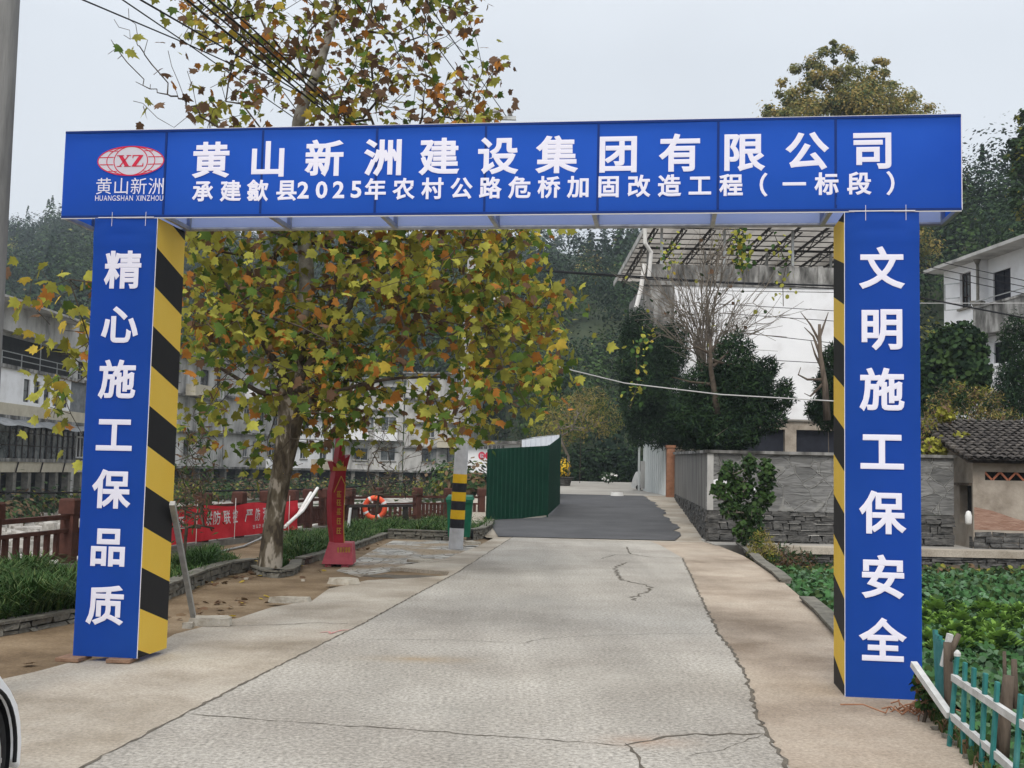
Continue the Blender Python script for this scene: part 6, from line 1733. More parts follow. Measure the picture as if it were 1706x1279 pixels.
# ================================================================== river buildings across the water
def facade_building(name, label, p, q, z0, z1, D, holes, wallm, roofm=None, parapet=True):
    t_ = thing(name, label, 'building', (p[0], p[1], z0)); fr_, L_ = frame_at(p, q, p[0] > q[0])
    mb = MB(); shell(mb, fr_, L_, D, z0, z1, holes); mb.build('wall', wallm, t_)
    return t_, fr_, L_
# frame_at's outward side is to the right of p->q: walk the row from far to near
def P_at(px, Y): return at(px, 700, Y)[:2]
# nearest block at the left edge
a, b = P_at(146, 76.5), P_at(-70, 59)  # far end first
ez = lambda py, px, Y: zat(px, py, Y)
S = 3.0; z0 = -1.4
t_, fr, L = facade_building('riverside_house', 'grey concrete riverside block left of the gate with covered terraces', a, b, z0, ez(548, 110, 73), 9, [(1.0, 2.1, 6.6, 8.3), (1.0, 2.1, 4.3, 5.7), (1.0, 2.4, 1.8, 3.4)], m_walldirty)
for h in ((1.0, 2.1, 6.6, 8.3), (1.0, 2.1, 4.3, 5.7), (1.0, 2.4, 1.8, 3.4)): window(t_, fr, *h, 2, 1, m_framed, m_glass)
u0 = 3.4
zs1, zs2, zs3, zs4 = 1.75, 4.1, 6.85, 8.9      # floor levels of the projecting bay
mb = MB()
for z in (zs1, zs2, zs3): fbox(mb, fr, u0, L, .003, 1.5, z - .2, z)
fbox(mb, fr, u0, u0 + .25, .003, 1.45, zs1 + .002, zs2 - .202); fbox(mb, fr, u0, u0 + .25, .003, 1.45, zs2 + .002, zs3 - .202)
mb.build('floor_slab', m_weath, t_)
mb = MB(); fbox(mb, fr, u0 + .26, L, .003, 1.44, zs2 + .002, zs2 + .65); fbox(mb, fr, u0 + .3, L, .003, 1.42, zs1 - .78, zs1 - .202); mb.build('balcony_front', m_cream, t_)
mb = MB()
pierced(mb, fr, u0 + 3.0, L, zs2 + .651, zs3 - .202, [(u0 + 3.4 + k * 1.35, u0 + 4.2 + k * 1.35, zs2 + .85, zs2 + 2.15) for k in range(5)], .2, w=1.35); mb.build('upper_infill', m_wallw, t_)
for k in range(5): window(t_, fr, u0 + 3.4 + k * 1.35, u0 + 4.2 + k * 1.35, zs2 + .85, zs2 + 2.15, 1, 2, m_framed, m_glass, w=1.2, sill=False)
mb = MB(); fbox(mb, fr, u0 + .3, u0 + 2.9, .01, 1.3, zs2 + .653, zs3 - .21); mb.build('tarp_screen', m_greysh, t_)
mb = MB(); mb.add([fr(u0 + .5, 1.3, zs1), fr(L, 1.3, zs1), fr(L, 1.3, zs2 - .5), fr(u0 + .5, 1.3, zs2 - .5)], [[0, 1, 2, 3]]); o = mb.build('glazing', m_glass, t_)
mb = MB()
for k in range(14):
    u = u0 + .5 + k * .8
    if u < L: fbox(mb, fr, u, u + .06, 1.302, 1.36, zs1, zs2 - .5)
for z in (zs1 + .7, zs1 + 1.4): fbox(mb, fr, u0 + .5, L, 1.303, 1.35, z, z + .05)
mb.build('glazing_bars', m_framed, o)
mb = MB()
for a_, b_ in ((u0 + .6, u0 + .7), (u0 + 1.15, u0 + 1.23), (u0 + 1.7, u0 + 1.8)): fbox(mb, fr, a_, b_, 1.362, 1.42, zs1 + .1, zs1 + 1.5)
for z in (zs1 + .1, zs1 + 1.4): fbox(mb, fr, u0 + .701, u0 + 1.699, 1.363, 1.415, z, z + .1)
mb.build('casement', m_framew, t_)
mb = MB()
nx_ = 18
V = [fr(u0 - .3 + (L - u0 + .3) * i / nx_, w, z + .05 * math.sin(i * 1.7)) for w, z in ((1.45, zs2 - .18), (2.5, zs2 - .62)) for i in range(nx_ + 1)]
mb.add(V, [[i, nx_ + 1 + i, nx_ + 2 + i, i + 1] for i in range(nx_)]); mb.build('awning', m_greysh, t_)
for k in range(4):
    u = u0 + .4 + k * 3.2
    if u < L: mb = MB(); mb.bar(fr(u, 1.47, zs1 - .22), fr(u + .35, 1.5, zs1 - .78), .06); mb.build('awning_strut', m_framed, t_)
mb = MB(); fbox(mb, fr, u0 + .1, L, -.3, .02, zs4 - .18, zs4); fbox(mb, fr, u0 + 1.4, L, -5, 1.7, zs4 + 1.5, zs4 + 1.62); fbox(mb, fr, u0 + .3, L, -.3, .6, zs4 + .002, zs4 + 1.48); mb.build('roof_parapet', m_wallgrey, t_)
mb = MB(); fbox(mb, fr, u0 + .2, L, .02, .05, zs3 + .05, zs4 - .2); mb.build('painted_terrace_shade', m_dark, t_)  # dark sheet painted as the shade inside the open terrace
mb = MB()
for z in (zs3 + .70, zs3 + .35): mb.bar(fr(u0 + .6, 1.42, z), fr(L, 1.42, z), .05)
for k in range(6):
    u = u0 + .6 + k * 2.4
    if u < L: mb.bar(fr(u, 1.42, zs3), fr(u, 1.42, zs4 - .1 if k in (1, 3) else zs3 + .70), .05)
mb.bar(fr(u0 + .6, 1.42, zs3 + .70), fr(u0 - .4, 1.5, zs4 - .25), .07); mb.build('terrace_railing', m_steel, t_)
for k in range(7):
    u = u0 + .3 + k * 1.9
    if u < L: mb = MB(); fbox(mb, fr, u, u + .4, .9, 1.3, z0, zs1 - .79); mb.build('stilt', m_kerb, t_)
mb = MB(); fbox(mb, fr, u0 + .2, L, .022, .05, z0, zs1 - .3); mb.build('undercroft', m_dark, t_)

# blocks behind the tree: simple storeys with real window openings
def block(label, pa, pb_, z1, seed, wallm, nst=3, win=(1.0, 1.4), gap=1.1, awn=True, name='riverside_house', cream=True, z0=-1.4, roofm=None):
    rgb = random.Random(seed); L_ = float(np.linalg.norm(np.array(pb_) - np.array(pa))); sh_ = (z1 - 1.5) / nst
    holes = []
    for s_ in range(nst):
        u = .7
        while u + win[0] + .4 < L_:
            if rgb.random() < .86: holes.append((u, u + win[0] * rgb.choice((.8, 1, 1.5)), 1.5 + s_ * sh_ + .9, 1.5 + s_ * sh_ + .9 + win[1] * rgb.uniform(.85, 1.05)))
            u += win[0] * 1.5 + gap * rgb.uniform(.6, 1.3)
    holes = [h for h in holes if h[1] < L_ - .3 and h[3] < z1 - .25]
    t_, fr_, L_ = facade_building(name, label, pa, pb_, z0, z1, 8, holes, wallm)
    for h in holes: window(t_, fr_, *h, 2, 1, rgb.choice((m_framew, m_framed)), m_glass)
    mb = MB()
    for s_ in range(nst): fbox(mb, fr_, -.05, L_ + .05, .004, .35 if s_ else .8, 1.5 + s_ * sh_ - .18, 1.5 + s_ * sh_)
    fbox(mb, fr_, -.2, L_ + .2, -8.2, .45, z1 + .002, z1 + .16); mb.build('ledge', m_weath, t_)
    u = .8
    while u < L_ - 2.5:
        s_ = rgb.randrange(0, nst); w_ = rgb.uniform(1.8, 3.2)
        if rgb.random() < .75: mb = MB(); fbox(mb, fr_, u, u + w_, .36 if s_ else .81, 1.2, 1.5 + s_ * sh_ - .1, 1.5 + s_ * sh_ + rgb.uniform(.7, .95)); mb.build('balcony', m_wallw if seed % 2 else m_cream, t_)
        u += w_ + rgb.uniform(.4, 1.6)
    for k in range(int(L_ / 2.4) + 1):
        mb = MB(); fbox(mb, fr_, k * 2.4, k * 2.4 + .35, .02, .5, z0, 1.3); mb.build('stilt', m_kerb, t_)
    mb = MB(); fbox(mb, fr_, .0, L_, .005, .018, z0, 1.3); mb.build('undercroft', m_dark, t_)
    if roofm:
        mb = MB(); mb.add([fr_(-.4, .8, z1 + .17), fr_(L_ + .4, .8, z1 + .17), fr_(L_ + .4, -4, z1 + 1.6), fr_(-.4, -4, z1 + 1.6), fr_(-.4, -8.6, z1 + .17), fr_(L_ + .4, -8.6, z1 + .17)], [[0, 1, 2, 3], [3, 2, 5, 4], [0, 3, 4], [1, 5, 2]]); mb.build('roof', roofm, t_)
    return t_
block('grey riverside house just right of the left gate pillar, partly behind leaves', P_at(372, 96), P_at(250, 84), zat(330, 600, 90), 2, m_walldirty, 3, roofm=m_rooft)
block('pale riverside house directly behind the plane tree trunk', P_at(470, 106), P_at(374, 97), zat(420, 606, 100), 5, m_wallgrey, 3)
block('narrow white riverside house right of the plane tree trunk', P_at(556, 111), P_at(474, 106), zat(510, 650, 108), 8, m_wallw, 3)
block('pale house with rounded bay seen under the crown left of the striped pole', P_at(672, 113), P_at(560, 111), zat(620, 632, 112), 11, m_walldirty, 3)
block('tall cream apartment house behind the striped pole', P_at(782, 112), P_at(674, 113), zat(720, 622, 112), 14, m_wallgrey, 4)
# white shop house with red round signs
YS = 62
rs = block('low white building with two red round signs beyond the hoarding', at(868, 700, YS + .6)[:2] if False else at(776, 700, YS)[:2], at(868, 700, YS)[:2], zat(820, 739, YS), 40, m_wallw, 1, (.5, .7), 30, z0=-1.0, name='white_building')
fr5, L5 = frame_at(at(776, 700, YS)[:2], at(868, 700, YS)[:2])
def u5(px): return float(np.linalg.norm(np.array(at(px, 700, YS)[:2]) - np.array(at(776, 700, YS)[:2])))
glyphs('严禁', .02)
for px, ch in ((804, '严'), (815.5, '禁')):
    c_u, c_z = u5(px), zat(px, 759, YS); dsc = MB(); A = np.linspace(0, 2 * PI, 21)[:-1]
    dsc.add([fr5(c_u + .19 * math.cos(q), .03, c_z + .22 * math.sin(q)) for q in A], [list(range(20))]); d_o = dsc.build('round_sign', m_red, rs)
    mb = MB(); strokes(mb, lambda x, z: fr5(x, .036, z), c_u, c_z, .22, .24, int(px)); mb.build('sign_lettering', m_white, d_o)
mb = MB()
for i in range(6): strokes(mb, lambda x, z: fr5(x, .03, z), u5(803 + i * 7.2), zat(810 + i * 7, 745, YS), .17, .20, 400 + i)
mb.build('wall_lettering', m_ink, rs)

# scrub on the far bank under the houses
rgB = np.random.default_rng(44); C_, N_, M_ = [], [], []
for (pa, Ya, pb_2, Yb, n_b) in ((-90, 55, 146, 73, 300), (240, 81, 560, 106, 620), (560, 106, 790, 104, 420), (560, 62, 800, 58, 260)):
    for _ in range(n_b):
        s_ = rgB.random(); px = pa + (pb_2 - pa) * s_; Yq = Ya + (Yb - Ya) * s_ + rgB.normal(-2, 1.6); c = at(px, 700, Yq); zt_2 = float(terrain_z(c[0], c[1])); k = 26; r_ = rgB.uniform(.4, 1.3)
        if rgB.random() < .35: continue
        d_ = rgB.normal(size=(k, 3)); C_.append(np.array([c[0], c[1], zt_2 + r_ * .6]) + d_ * [r_ * .6, r_ * .6, r_ * .45]); N_.append(d_ + [0, 0, .6]); M_.append(np.full(k, rgB.choice(4, p=[.35, .3, .15, .2])))
leaf_mesh('bank_scrub', np.concatenate(C_), np.concatenate(N_), .34, [L_dk2, L_mid, L_olive, L_dry], np.concatenate(M_), None, QUAD, kind='stuff')

# ================================================================== big trees behind
def big_tree(name, label, blobs, n, size, mats, probs, seed, trunk_base, group=None, tr=.35, shell=.35, sub=26):
    B = np.array(blobs); t_ = thing(name, label, 'tree', trunk_base, 0, group)
    # every blob breaks into many leaf clumps
    Cs, Ns, kk_ = blob_cloud(sub * len(B), blobs, shell, seed)
    top = B[:, :3].mean(0); b = np.array(trunk_base, float)
    Pn, par, R_ = grow([b, b + (top - b) * .3, b + (top - b) * .6, b + (top - b) * .8], Cs, seed, tip=.02, pull=.4); mb = MB(); limbs(mb, Pn, par, R_, 7, rmax=tr); mb.build('trunk', m_twig, t_)
    per = n // len(Cs); rg = np.random.default_rng(seed)
    rad_ = B[kk_][:, 3:6].mean(1) * .34
    d_ = rg.normal(size=(len(Cs), per, 3)); d_ /= np.linalg.norm(d_, axis=2)[:, :, None]
    C_ = Cs[:, None, :] + d_ * (rad_[:, None, None] * rg.random((len(Cs), per, 1)) ** .5 * [1, 1, .7])
    N_ = d_ + [0, 0, .6] + rg.normal(0, .4, d_.shape)
    cl = rg.choice(len(mats), len(Cs), p=probs); mi = np.repeat(cl, per); sw_ = rg.random(len(mi)) < .3; mi[sw_] = rg.choice(len(mats), sw_.sum(), p=probs)
    leaf_mesh('crown', C_.reshape(-1, 3), N_.reshape(-1, 3), rg.uniform(.6, 1.3, len(mi)) * size, mats, mi, t_, QUAD)
    return t_
OY = 72
big_tree('camphor_tree', 'large olive gold tree rising above the gate lintel at the right', [bl(1385, 115, 46, 33, OY), bl(1340, 140, 44, 38, OY), bl(1400, 150, 66, 44, OY), bl(1465, 125, 35, 26, OY), bl(1455, 165, 66, 40, OY), bl(1310, 172, 39, 33, OY), bl(1510, 180, 46, 26, OY), bl(1385, 88, 16, 22, OY), bl(1420, 220, 132, 67, OY), bl(1330, 240, 66, 56, OY), bl(1500, 240, 66, 56, OY), bl(1400, 330, 120, 70, OY), bl(1330, 380, 80, 60, OY), bl(1470, 390, 90, 70, OY), bl(1400, 450, 100, 60, OY)], 76000, .22, [L_cam, L_cam2, L_cam3], [.36, .40, .24], 200, (at(1400, 300, OY)[0], OY, 1.0), tr=.3, shell=.5, sub=46)

big_tree('broadleaf_tree', 'tall dark tree cut by the right edge of the picture', [bl(1722, 200, 26, 40, 62), bl(1715, 260, 30, 40, 62), bl(1735, 240, 40, 60, 62), bl(1712, 310, 34, 40, 62), bl(1740, 340, 50, 60, 62)], 9000, .26, [L_dk2, L_mid, L_olive], [.5, .35, .15], 230, (at(1735, 400, 62)[0], 62, 2.0), tr=.3, shell=.4, sub=30)

def forest(name, pts, seed, hr, rr, nper, fsize, mats, probs, conifer=.12):
    """a far wood: crowns of leaf faces standing on the slope, read as one mass"""
    rg = np.random.default_rng(seed); n = len(pts); Hh = rg.uniform(*hr, n); Rr_ = rg.uniform(*rr, n)
    Cc_, Nn_, Sz_, Mi_ = [], [], [], []
    col = rg.choice(len(mats), n, p=probs)
    con = rg.random(n) < conifer
    for i in range(n):
        k = nper; d_ = rg.normal(size=(k, 3)); d_ /= np.linalg.norm(d_, axis=1)[:, None]
        z = rg.random(k)
        if con[i]:
            r_ = Rr_[i] * .6 * (1 - z) * rg.uniform(.5, 1, k) + .1; a_ = rg.random(k) * 2 * PI
            off = np.column_stack([np.cos(a_) * r_, np.sin(a_) * r_, z * Hh[i] * 1.15]); nn = np.column_stack([np.cos(a_), np.sin(a_), np.full(k, .8)])
        else:
            q = rg.random(k) ** .4; ph = rg.random(3) * 6
            lump = 1 + .22 * np.sin(d_[:, 0] * 5 + ph[0]) * np.cos(d_[:, 1] * 4 + ph[1]) + .15 * np.sin(d_[:, 2] * 9 + ph[2])
            off = d_ * (q * lump)[:, None] * [Rr_[i], Rr_[i], Hh[i] * .42]; off[:, 2] += Hh[i] * .58; nn = d_ + [0, 0, .5]
        Cc_.append(pts[i] + off); Nn_.append(nn + rg.normal(0, .22, nn.shape)); Sz_.append(rg.uniform(.6, 1.3, k) * fsize)
        m_ = np.full(k, col[i]); sw_ = rg.random(k) < .2; m_[sw_] = rg.choice(len(mats), sw_.sum(), p=probs); Mi_.append(m_)
    return leaf_mesh(name, np.concatenate(Cc_), np.concatenate(Nn_), np.concatenate(Sz_), mats, np.concatenate(Mi_), None, QUAD, kind='stuff')
def sector(u0, u1, d0, d1, spacing, seed, reject=None):
    rg = np.random.default_rng(seed); area = .5 * (math.atan(u1) - math.atan(u0)) * (d1 ** 2 - d0 ** 2); n = int(area / spacing ** 2)
    a = rg.uniform(math.atan(u0), math.atan(u1), n); d_ = np.sqrt(rg.uniform(d0 ** 2, d1 ** 2, n)); x, y = np.sin(a) * d_, np.cos(a) * d_
    u = x / y; ok = d_ > np.interp(u, UT, UD0) - 1; ok &= d_ < np.interp(u, UT, UD1) + 45
    if reject is not None: ok &= ~reject(u, d_, x, y)
    x, y = x[ok], y[ok]; return np.column_stack([x, y, terrain_z(x, y) - .3])
WOOD = [L_dk, L_dk2, L_dk3, L_mid, L_olive, L_autumn]
def W6(p): return p[:4] + [p[4] * .5, p[4] * .5]
tea_zone = lambda u, d, x, y: (u > .030) & (u < .105) & (d > 205) & (d < 318)
hallrej = lambda u, d, x, y: ((x > 4) & (x < 18.5) & (y < 72)) | ((x > 14) & (x < 30) & (y < 58))
forest('woodland', sector(-.52, .0, 118, 445, 5.2, 300), 301, (5, 14), (1.8, 5.0), 190, .8, WOOD, W6([.27, .35, .24, .13, .01]), .10)
forest('woodland', sector(.0, .30, 150, 380, 5.6, 310, lambda u, d, x, y: tea_zone(u, d, x, y) | hallrej(u, d, x, y)), 311, (5, 13), (1.8, 4.6), 170, .75, WOOD, W6([.30, .36, .19, .13, .02]), .22)
forest('thicket', sector(-.02, .16, 76, 152, 3.6, 320, hallrej), 321, (3.5, 9), (1.5, 3.4), 260, .40, WOOD, W6([.30, .36, .14, .16, .04]), .12)
forest('hillside_wood', sector(.16, .56, 50, 175, 4.2, 330, hallrej), 331, (4.5, 12), (1.7, 4.4), 330, .44, WOOD, W6([.36, .36, .16, .10, .02]), .08)
# tea rows on the far slope
def tea():
    rg = np.random.default_rng(9); C_, N_ = [], []
    for r_ in np.arange(206, 318, 2.6):
        for a in np.arange(.030, .105, .0016):
            d_ = r_ + 5 * math.sin(a * 60) + rg.normal(0, .25); x, y = math.sin(math.atan(a)) * d_, math.cos(math.atan(a)) * d_
            z = float(terrain_z(x, y))
            for _ in range(4): C_.append([x + rg.normal(0, .3), y + rg.normal(0, .35), z + rg.uniform(.3, 1.0)]); N_.append([rg.normal(0, .4), -.3, 1])
    leaf_mesh('tea_rows', np.array(C_), np.array(N_), .75, [L_tea, L_dk2], rg.choice(2, len(C_)), None, QUAD, kind='stuff')
tea()
def ridge_tree(label, px, u_d, h, seed, con=True):
    u = (px - 853) / F_PX; x, y = u * u_d, u_d; z = float(terrain_z(x, y)); rg = np.random.default_rng(seed)
    t_ = thing('ridge_tree', label, 'tree', (x, y, z)); mb = MB(); mb.tube([[x, y, z - .5], [x, y, z + h]], [.28, .05], 6); mb.build('trunk', m_twig, t_)
    k = 420; f = rg.random(k); r_ = (1.9 * (1 - f) if con else 2.4 * np.sin(PI * np.clip(f * .9 + .1, 0, 1))) * rg.uniform(.2, 1, k); a = rg.random(k) * 2 * PI
    C_ = np.column_stack([x + np.cos(a) * r_, y + np.sin(a) * r_, z + h * (.25 + .8 * f)])
    leaf_mesh('crown', C_, np.column_stack([np.cos(a), np.sin(a), np.full(k, .7)]), .55, [L_dk, L_dk3], rg.choice(2, k), t_, QUAD)
ridge_tree('slender conifer on the ridge, leftmost seen under the lintel', 983, 322, 9, 1); ridge_tree('tall conifer on the ridge at the middle of the skyline gap', 1004, 318, 13, 2); ridge_tree('conifer on the ridge left of the hall roof', 1030, 312, 11, 3); ridge_tree('low conifer on the ridge beside the hall roof edge', 1042, 310, 10, 4)
# dark planting at the back of the yard
bush('dark_hedge', 'dark overgrown hedge along the back of the yard', 'hedge', [bl(900 + i * 22, 775 + (i % 3) * 6, 26, 34, 78 + (i % 2) * 2) for i in range(8)], 9000, .30, [L_dk, L_dk2, L_dk3], 210, [.5, .35, .15], 1.0, QUAD, m_twig, 3, .4)
bush('white_flowering_bush', 'low bush with pale flowers at the back of the yard', 'bush', [bl(1013, 795, 12, 8, 66)], 300, .13, [L_dk2, m_bag], 211, [.88, .12], 1.0, ROUND, m_twig, 4, .3)

# ================================================================== the vegetable garden
ge = np.array([p for p in right_edge if p[1] > 4]); 
def veg(n, ylo, yhi, seed, size, mats, probs, z0, z1, name, xmax=.55, extra=None):
    rg = np.random.default_rng(seed); y = ylo + (yhi - ylo) * rg.random(n) ** .9; xl = np.interp(y, ge[:, 1], ge[:, 0]) + .12; x = xl + rg.random(n) * (y * xmax + .3 - xl)
    cl = .5 + .5 * np.sin(x * 5.2 + seed) * np.cos(y * 4.7); keep = rg.random(n) < .35 + .65 * cl
    if extra is not None: keep &= extra(x, y)
    x, y, cl = x[keep], y[keep], cl[keep]; n = len(x); z = z0 + (z1 - z0) * cl * rg.random(n) ** .6
    return leaf_mesh(name, np.column_stack([x, y, z]), rg.normal(0, .6, (n, 3)) + [0, -.25, .8], rg.uniform(.65, 1.25, n) * size, mats, rg.choice(len(mats), n, p=probs), None, ROUND, np.column_stack([rg.normal(size=n), rg.normal(size=n), rg.normal(0, .2, n) + .15]), kind='stuff')
veg(34000, 6.2, 13.5, 1, .082, [L_veg, L_veg2, L_mid], [.45, .4, .15], -.34, -.08, 'vegetable_leaves')
veg(34000, 13.0, 22.5, 2, .10, [L_veg, L_mid, L_veg2], [.45, .3, .25], -.34, -.10, 'vegetable_leaves')
veg(5000, 21, 24.6, 3, .11, [L_dk2, L_mid, L_olive, L_dry], [.4, .3, .15, .15], -.36, -.16, 'weeds')
# rows of lettuce: every head a plant of its own
def lettuce_proto():
    t_ = thing('lettuce', 'bright green lettuce head growing in the vegetable rows', 'lettuce', (0, 0, -40), 0, 'lettuces in the vegetable garden')
    rg = np.random.default_rng(4); k = 110; a = rg.random(k) * 2 * PI; f = rg.random(k); r_ = .02 + .10 * f
    C_ = np.column_stack([np.cos(a) * r_, np.sin(a) * r_, .04 + .08 * (1 - f)]) + [0, 0, -40]
    up = np.column_stack([np.cos(a) * (.4 + f), np.sin(a) * (.4 + f), 1.1 - .8 * f]); N_ = np.column_stack([-np.cos(a), -np.sin(a), .6 + f])
    leaf_mesh('leaves', C_, N_, rg.uniform(.045, .08, k), [L_let, L_bushg], rg.choice(2, k, p=[.75, .25]), t_, ROUND, up); return t_
lp_ = lettuce_proto(); first = True; rgL = random.Random(12)
for row in range(5):
    for k in range(17):
        y = 12.0 + row * .8 + rgL.uniform(-.12, .12) + .06 * k; x = 4.5 + k * .30 + rgL.uniform(-.08, .08) + row * .25
        if x > y * .5: continue
        if first: r_ = lp_; first = False
        else:
            r_ = lp_.copy(); sc.collection.objects.link(r_)
            for ch in lp_.children: c_ = ch.copy(); sc.collection.objects.link(c_); c_.parent = r_
        r_.location = (x, y, -.22 + rgL.uniform(-.03, .04)); r_.rotation_euler.z = rgL.uniform(0, 6); s_ = rgL.uniform(.9, 1.5); r_.scale = (s_, s_, s_)

# ================================================================== teal picket fence and stakes
pf_ = thing('picket_fence', 'low teal picket fence with white rails at the garden edge', 'fence', gnd(1620, 1260, -.05))
def rib(mb, a, b, w=.05, t=.018): mb.bar(a, b, w, t)
pk = [((1581, 1233), (1595, 1090)), ((1603, 1250), (1608, 1103)), ((1617, 1264), (1623, 1112)), ((1634, 1284), (1642, 1121)), ((1650, 1300), (1662, 1135)), ((1688, 1330), (1701, 1156)), ((1722, 1360), (1735, 1172))]
depth_ = [7.0, 6.82, 6.66, 6.48, 6.3, 5.95, 5.6]
for ((bx_, by_), (tx_, ty_)), Yp in zip(pk, depth_):
    b_ = at(bx_, by_, Yp); t2 = at(tx_, ty_, Yp); mb = MB(); mb.bar(b_ - [0, 0, .04], t2, .036, .022); o = mb.build('picket', m_tealp, pf_)
    bv = o.modifiers.new('bevel', 'BEVEL'); bv.width = .006; bv.segments = 2
b_ = at(1595, 1090, 7.0); mb = MB(); mb.lathe(b_ - [0, 0, .01], [(.021, 0), (.022, .018), (.010, .034), (.003, .038)], 8); mb.build('finial', m_whitep, pf_)
for (a, b) in (((1592, 1130, 6.97), (1745, 1232, 5.62)), ((1590, 1195, 6.97), (1745, 1330, 5.62))):
    mb = MB(); p_, q_ = at(*a) + [0, .035, 0], at(*b) + [0, .035, 0]; mb.bar(p_, q_, .030, .042); mb.build('rail', m_whitep, pf_)
# the broken bay beyond it, fallen together
bf = thing('broken_picket_panel', 'collapsed bunch of teal pickets at the end of the low fence', 'fence', at(1570, 1190, 7.5))
for i in range(9):
    bx_, tx_ = 1566 + i * 2.6, 1555 + i * 2.4; Yp = 7.9 - i * .06; mb = MB(); mb.bar(at(bx_, 1205 + i * 1.6, Yp), at(tx_ + (3 if i < 4 else i), 1049 + i * 3.2 + (i % 3) * 4, Yp + .05), .045, .022); mb.build('picket', m_tealp, bf)
mb = MB(); mb.bar(at(1522, 1106, 7.6), at(1582, 1192, 7.05), .042, .04); o = mb.build('fence_rail', m_whitep); tag(o, 'loose white fence rail leaning at a slant beside the right pillar', 'rail')
mb = MB(); mb.bar(at(1583, 1056, 7.3), at(1571, 1110, 7.32), .036, .032); o = mb.build('fence_rail', m_whitep); tag(o, 'short white rail stub upright behind the forked stake', 'rail')
def stake(label, pts, Y, r, fork=None):
    t_ = thing('wooden_stake', label, 'stake', at(*pts[0], Y)); mb = MB(); P = np.array([at(*p_, Y) for p_ in pts]); lumpy_tube(mb, P, np.linspace(r, r * .75, len(P)), 9, .14); mb.build('shaft', m_stump, t_, smooth=True)
    if fork: mb = MB(); P = np.array([at(*p_, Y) for p_ in fork]); lumpy_tube(mb, P, np.linspace(r * .8, r * .5, len(P)), 8, .12); mb.build('branch', m_stump, t_, smooth=True)
stake('forked dark stake behind the collapsed pickets', [(1583, 1190), (1580, 1140), (1579, 1100), (1578, 1070)], 7.2, .032, [(1580, 1100), (1588, 1076), (1598, 1056)])
stake('thick weathered stake behind the upright pickets', [(1668, 1260), (1672, 1200), (1677, 1160), (1680, 1125)], 6.5, .040)
stake('thin split stake at the right edge of the fence', [(1692, 1180), (1690, 1140), (1689, 1098)], 6.6, .020)
stake('short thin stick between the two stakes', [(1674, 1140), (1673, 1085)], 6.6, .012)
# weeds and dead roots at the foot of the right pillar
grass('weeds', [(1536, 1185), (1575, 1230), (1640, 1300), (1680, 1330), (1640, 1260), (1580, 1195), (1550, 1165)], 260, .12, 41, 0.0, mats=(L_mid, L_dry), wid=.02)
bush('small_weed', 'small leafy weed with dead roots at the foot of the right pillar', 'plant', [bl(1530, 1140, 7, 11, 7.75), bl(1545, 1168, 12, 9, 7.6), bl(1538, 1155, 8, 8, 7.65)], 150, .05, [L_dk2, L_bushg, L_brown], 220, [.5, .3, .2], -.02, ROUND, m_twig, 6, .2)
mb = MB(); rgS = np.random.default_rng(6)
for i in range(40):
    c = gnd(1528, 1185, .02) + rgS.normal(0, 1, 3) * [.09, .06, .01]; e_ = c + rgS.normal(0, 1, 3) * [.12, .08, .03]; mb.tube([c, (c + e_) / 2 + [0, 0, .03], e_], .005, 4)
tag(mb.build('root_tangle', m_rust), 'reddish dead root tangle on the ground by the right pillar', 'roots')
for i, (px, py) in enumerate(((1560, 1215), (1590, 1240), (1610, 1262), (1575, 1228))):
    lump('pebble', ['pale pebble nearest the right pillar by the fence', 'pebble at the foot of the first picket', 'pebble before the third picket', 'pebble between the pillar roots and fence'][i], 'stone', px, py, (.055, .045, .022), 80 + i, m_stone, n=9)

# ================================================================== white car at the lower left
car = thing('white_car', 'white car parked at the lower left corner, only its front wing in view', 'car', (-3.1, 3.3, 0))
cw, cy = 4.78, .33
xr = at(33, 1225, 5.2)[0] + .012; xl_ = xr - 1.735
def arch(yc, r, zc, lo, hi, n=14): return [(yc + r * math.cos(a), zc + r * math.sin(a)) for a in np.linspace(lo, hi, n)]
side_ = [(5.20, .22)] + [(5.205, .34), (5.18, .44), (5.14, .52), (5.06, .60), (4.95, .68), (4.6, .80), (3.9, .93), (1.6, .98), (1.2, .95), (1.05, .6), (1.05, .25), (1.5, .2)] + arch(1.95, .36, .31, PI - .3, .3)[0:] + [(2.5, .2), (4.38, .2)] + arch(4.78, .335, .31, PI - .35, -.1)
mb = MB(); mb.prism([[xr, y, z] for y, z in side_], (xl_ - xr, 0, 0)); body = mb.build('body', m_car, car, recalc=True)
bv = body.modifiers.new('bevel', 'BEVEL'); bv.width = .016; bv.segments = 3; bv.limit_method = 'ANGLE'; bv.angle_limit = rad(50)
mb = MB(); mb.hexa([[xr - .08, 5.17, .24], [xl_ + .08, 5.17, .24], [xl_ + .4, 5.6, .26], [xr - .4, 5.6, .26], [xr - .10, 5.12, .52], [xl_ + .10, 5.12, .52], [xl_ + .42, 5.55, .54], [xr - .42, 5.55, .54]]); mb.build('bumper', m_car, car, recalc=True)
mb = MB(); mb.hexa([[xr - .1, 5.10, .525], [xl_ + .1, 5.10, .525], [xl_ + .42, 5.5, .545], [xr - .42, 5.5, .545], [xr - .12, 4.6, .78], [xl_ + .12, 4.6, .78], [xl_ + .35, 4.75, .80], [xr - .35, 4.75, .80]]); mb.build('bonnet_nose', m_car, car, recalc=True)
mb = MB(); mb.prism([[xr - .10, y, z] for y, z in ((3.95, .93), (3.1, 1.42), (1.8, 1.45), (1.2, .97))], (xl_ - xr + .2, 0, 0)); mb.build('cabin', m_glass, car, recalc=True)
mb = MB(); mb.box(xl_ + .15, xr - .15, 1.75, 3.05, 1.452, 1.48); mb.build('roof', m_car, car)
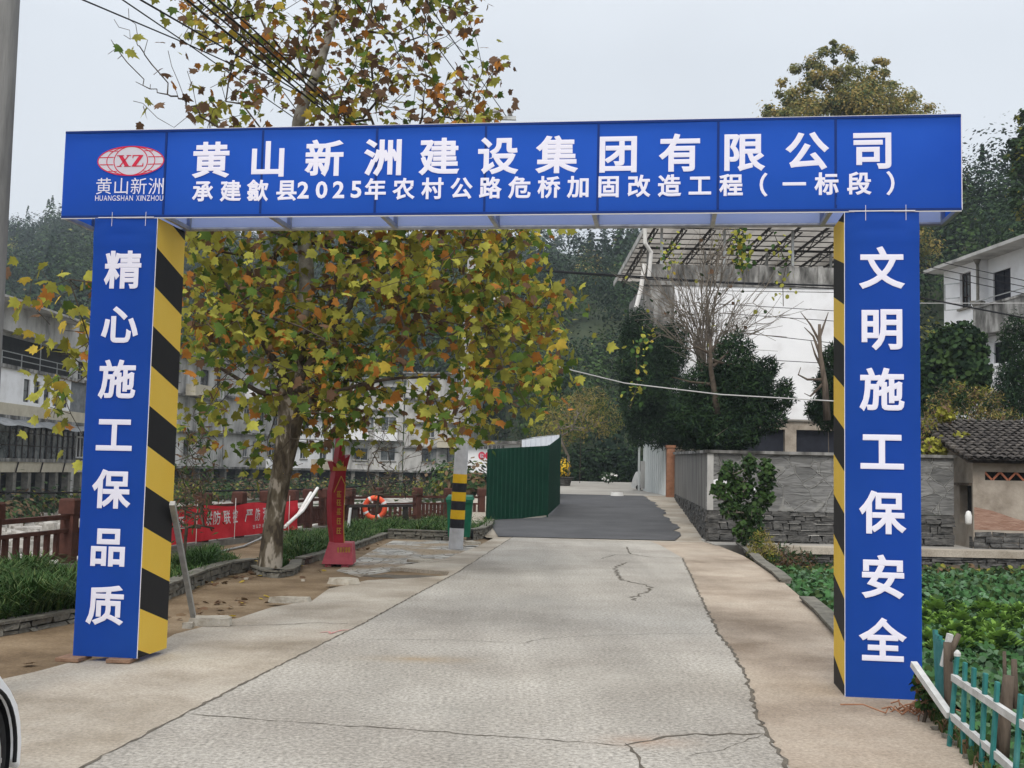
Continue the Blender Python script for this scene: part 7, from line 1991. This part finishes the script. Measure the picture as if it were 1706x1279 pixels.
for x in (xr - .10, xl_ + .12):
    for y in (cw, 1.95):
        mb = MB(); n = 28; A = np.linspace(0, 2 * PI, n + 1)[:-1]; s_ = 1 if x == xr - .10 else -1
        prof = [(.19, -.10), (.29, -.10), (.315, -.07), (.315, .06), (.295, .085), (.20, .085)]
        V = [[x + w_, y + r_ * math.cos(q), .315 + r_ * math.sin(q)] for r_, w_ in prof for q in A]; k = len(prof)
        mb.add(V, [[i * n + j, i * n + (j + 1) % n, (i + 1) * n + (j + 1) % n, (i + 1) * n + j] for i in range(k - 1) for j in range(n)] + [[j for j in range(n)], [(k - 1) * n + j for j in range(n)]]); wo = mb.build('wheel', m_tyre, car, smooth=False, recalc=True)
        mb = MB(); xo_ = x + .088 * s_
        for q in np.linspace(0, 2 * PI, 6)[:-1]: mb.bar([xo_, y, .315], [xo_, y + .19 * math.cos(q), .315 + .19 * math.sin(q)], .05, .02)
        torus_pts = [[xo_, y + .195 * math.cos(q), .315 + .195 * math.sin(q)] for q in np.linspace(0, 2 * PI, 25)]; mb.tube(torus_pts, .018, 6); mb.build('rim', m_rim, wo)
for yc_, r_, z_ in ((4.78, .331, .31), (1.95, .355, .31)):
    mb = MB(); A_ = arch(yc_, r_, z_, -.25, PI + .2, 20); V = [[xr - .012, y, z] for y, z in A_] + [[xl_ + .012, y, z] for y, z in A_]; k = len(A_); mb.add(V, [[i, i + 1, k + i + 1, k + i] for i in range(k - 1)]); mb.build('wheel_liner', m_plk, car)
mb = MB()
la_ = [[xr + .004, y, z] for y, z in arch(4.78, .343, .31, PI - .35, -.12, 20)]; mb.tube(la_, .009, 6); mb.build('wheel_arch_trim', m_plk, car)
mb = MB(); mb.hexa([[xr - .03, 5.04, .56], [xr - .30, 5.36, .565], [xr - .33, 5.30, .60], [xr - .04, 4.98, .60], [xr - .06, 4.98, .64], [xr - .32, 5.2, .65], [xr - .34, 5.1, .66], [xr - .08, 4.85, .67]]); mb.build('headlight', m_lamp, car, recalc=True)

# a plain row of building beyond the frame keeps the river side closed; air that fades the far hills
hz = MB(); hz.box(-420, 420, -25, 520, -3.2, 118)
hm = bpy.data.materials.new('haze_air'); hm.use_nodes = True; hn = hm.node_tree.nodes; hn.remove(hn['Principled BSDF'])
pv = hn.new('ShaderNodeVolumePrincipled'); pv.inputs['Color'].default_value = (.78, .87, .97, 1); pv.inputs['Density'].default_value = .0005; pv.inputs['Anisotropy'].default_value = .1
hm.node_tree.links.new(pv.outputs[0], hn['Material Output'].inputs['Volume'])
ho_ = hz.build('haze', hm); ho_['kind'] = 'stuff'
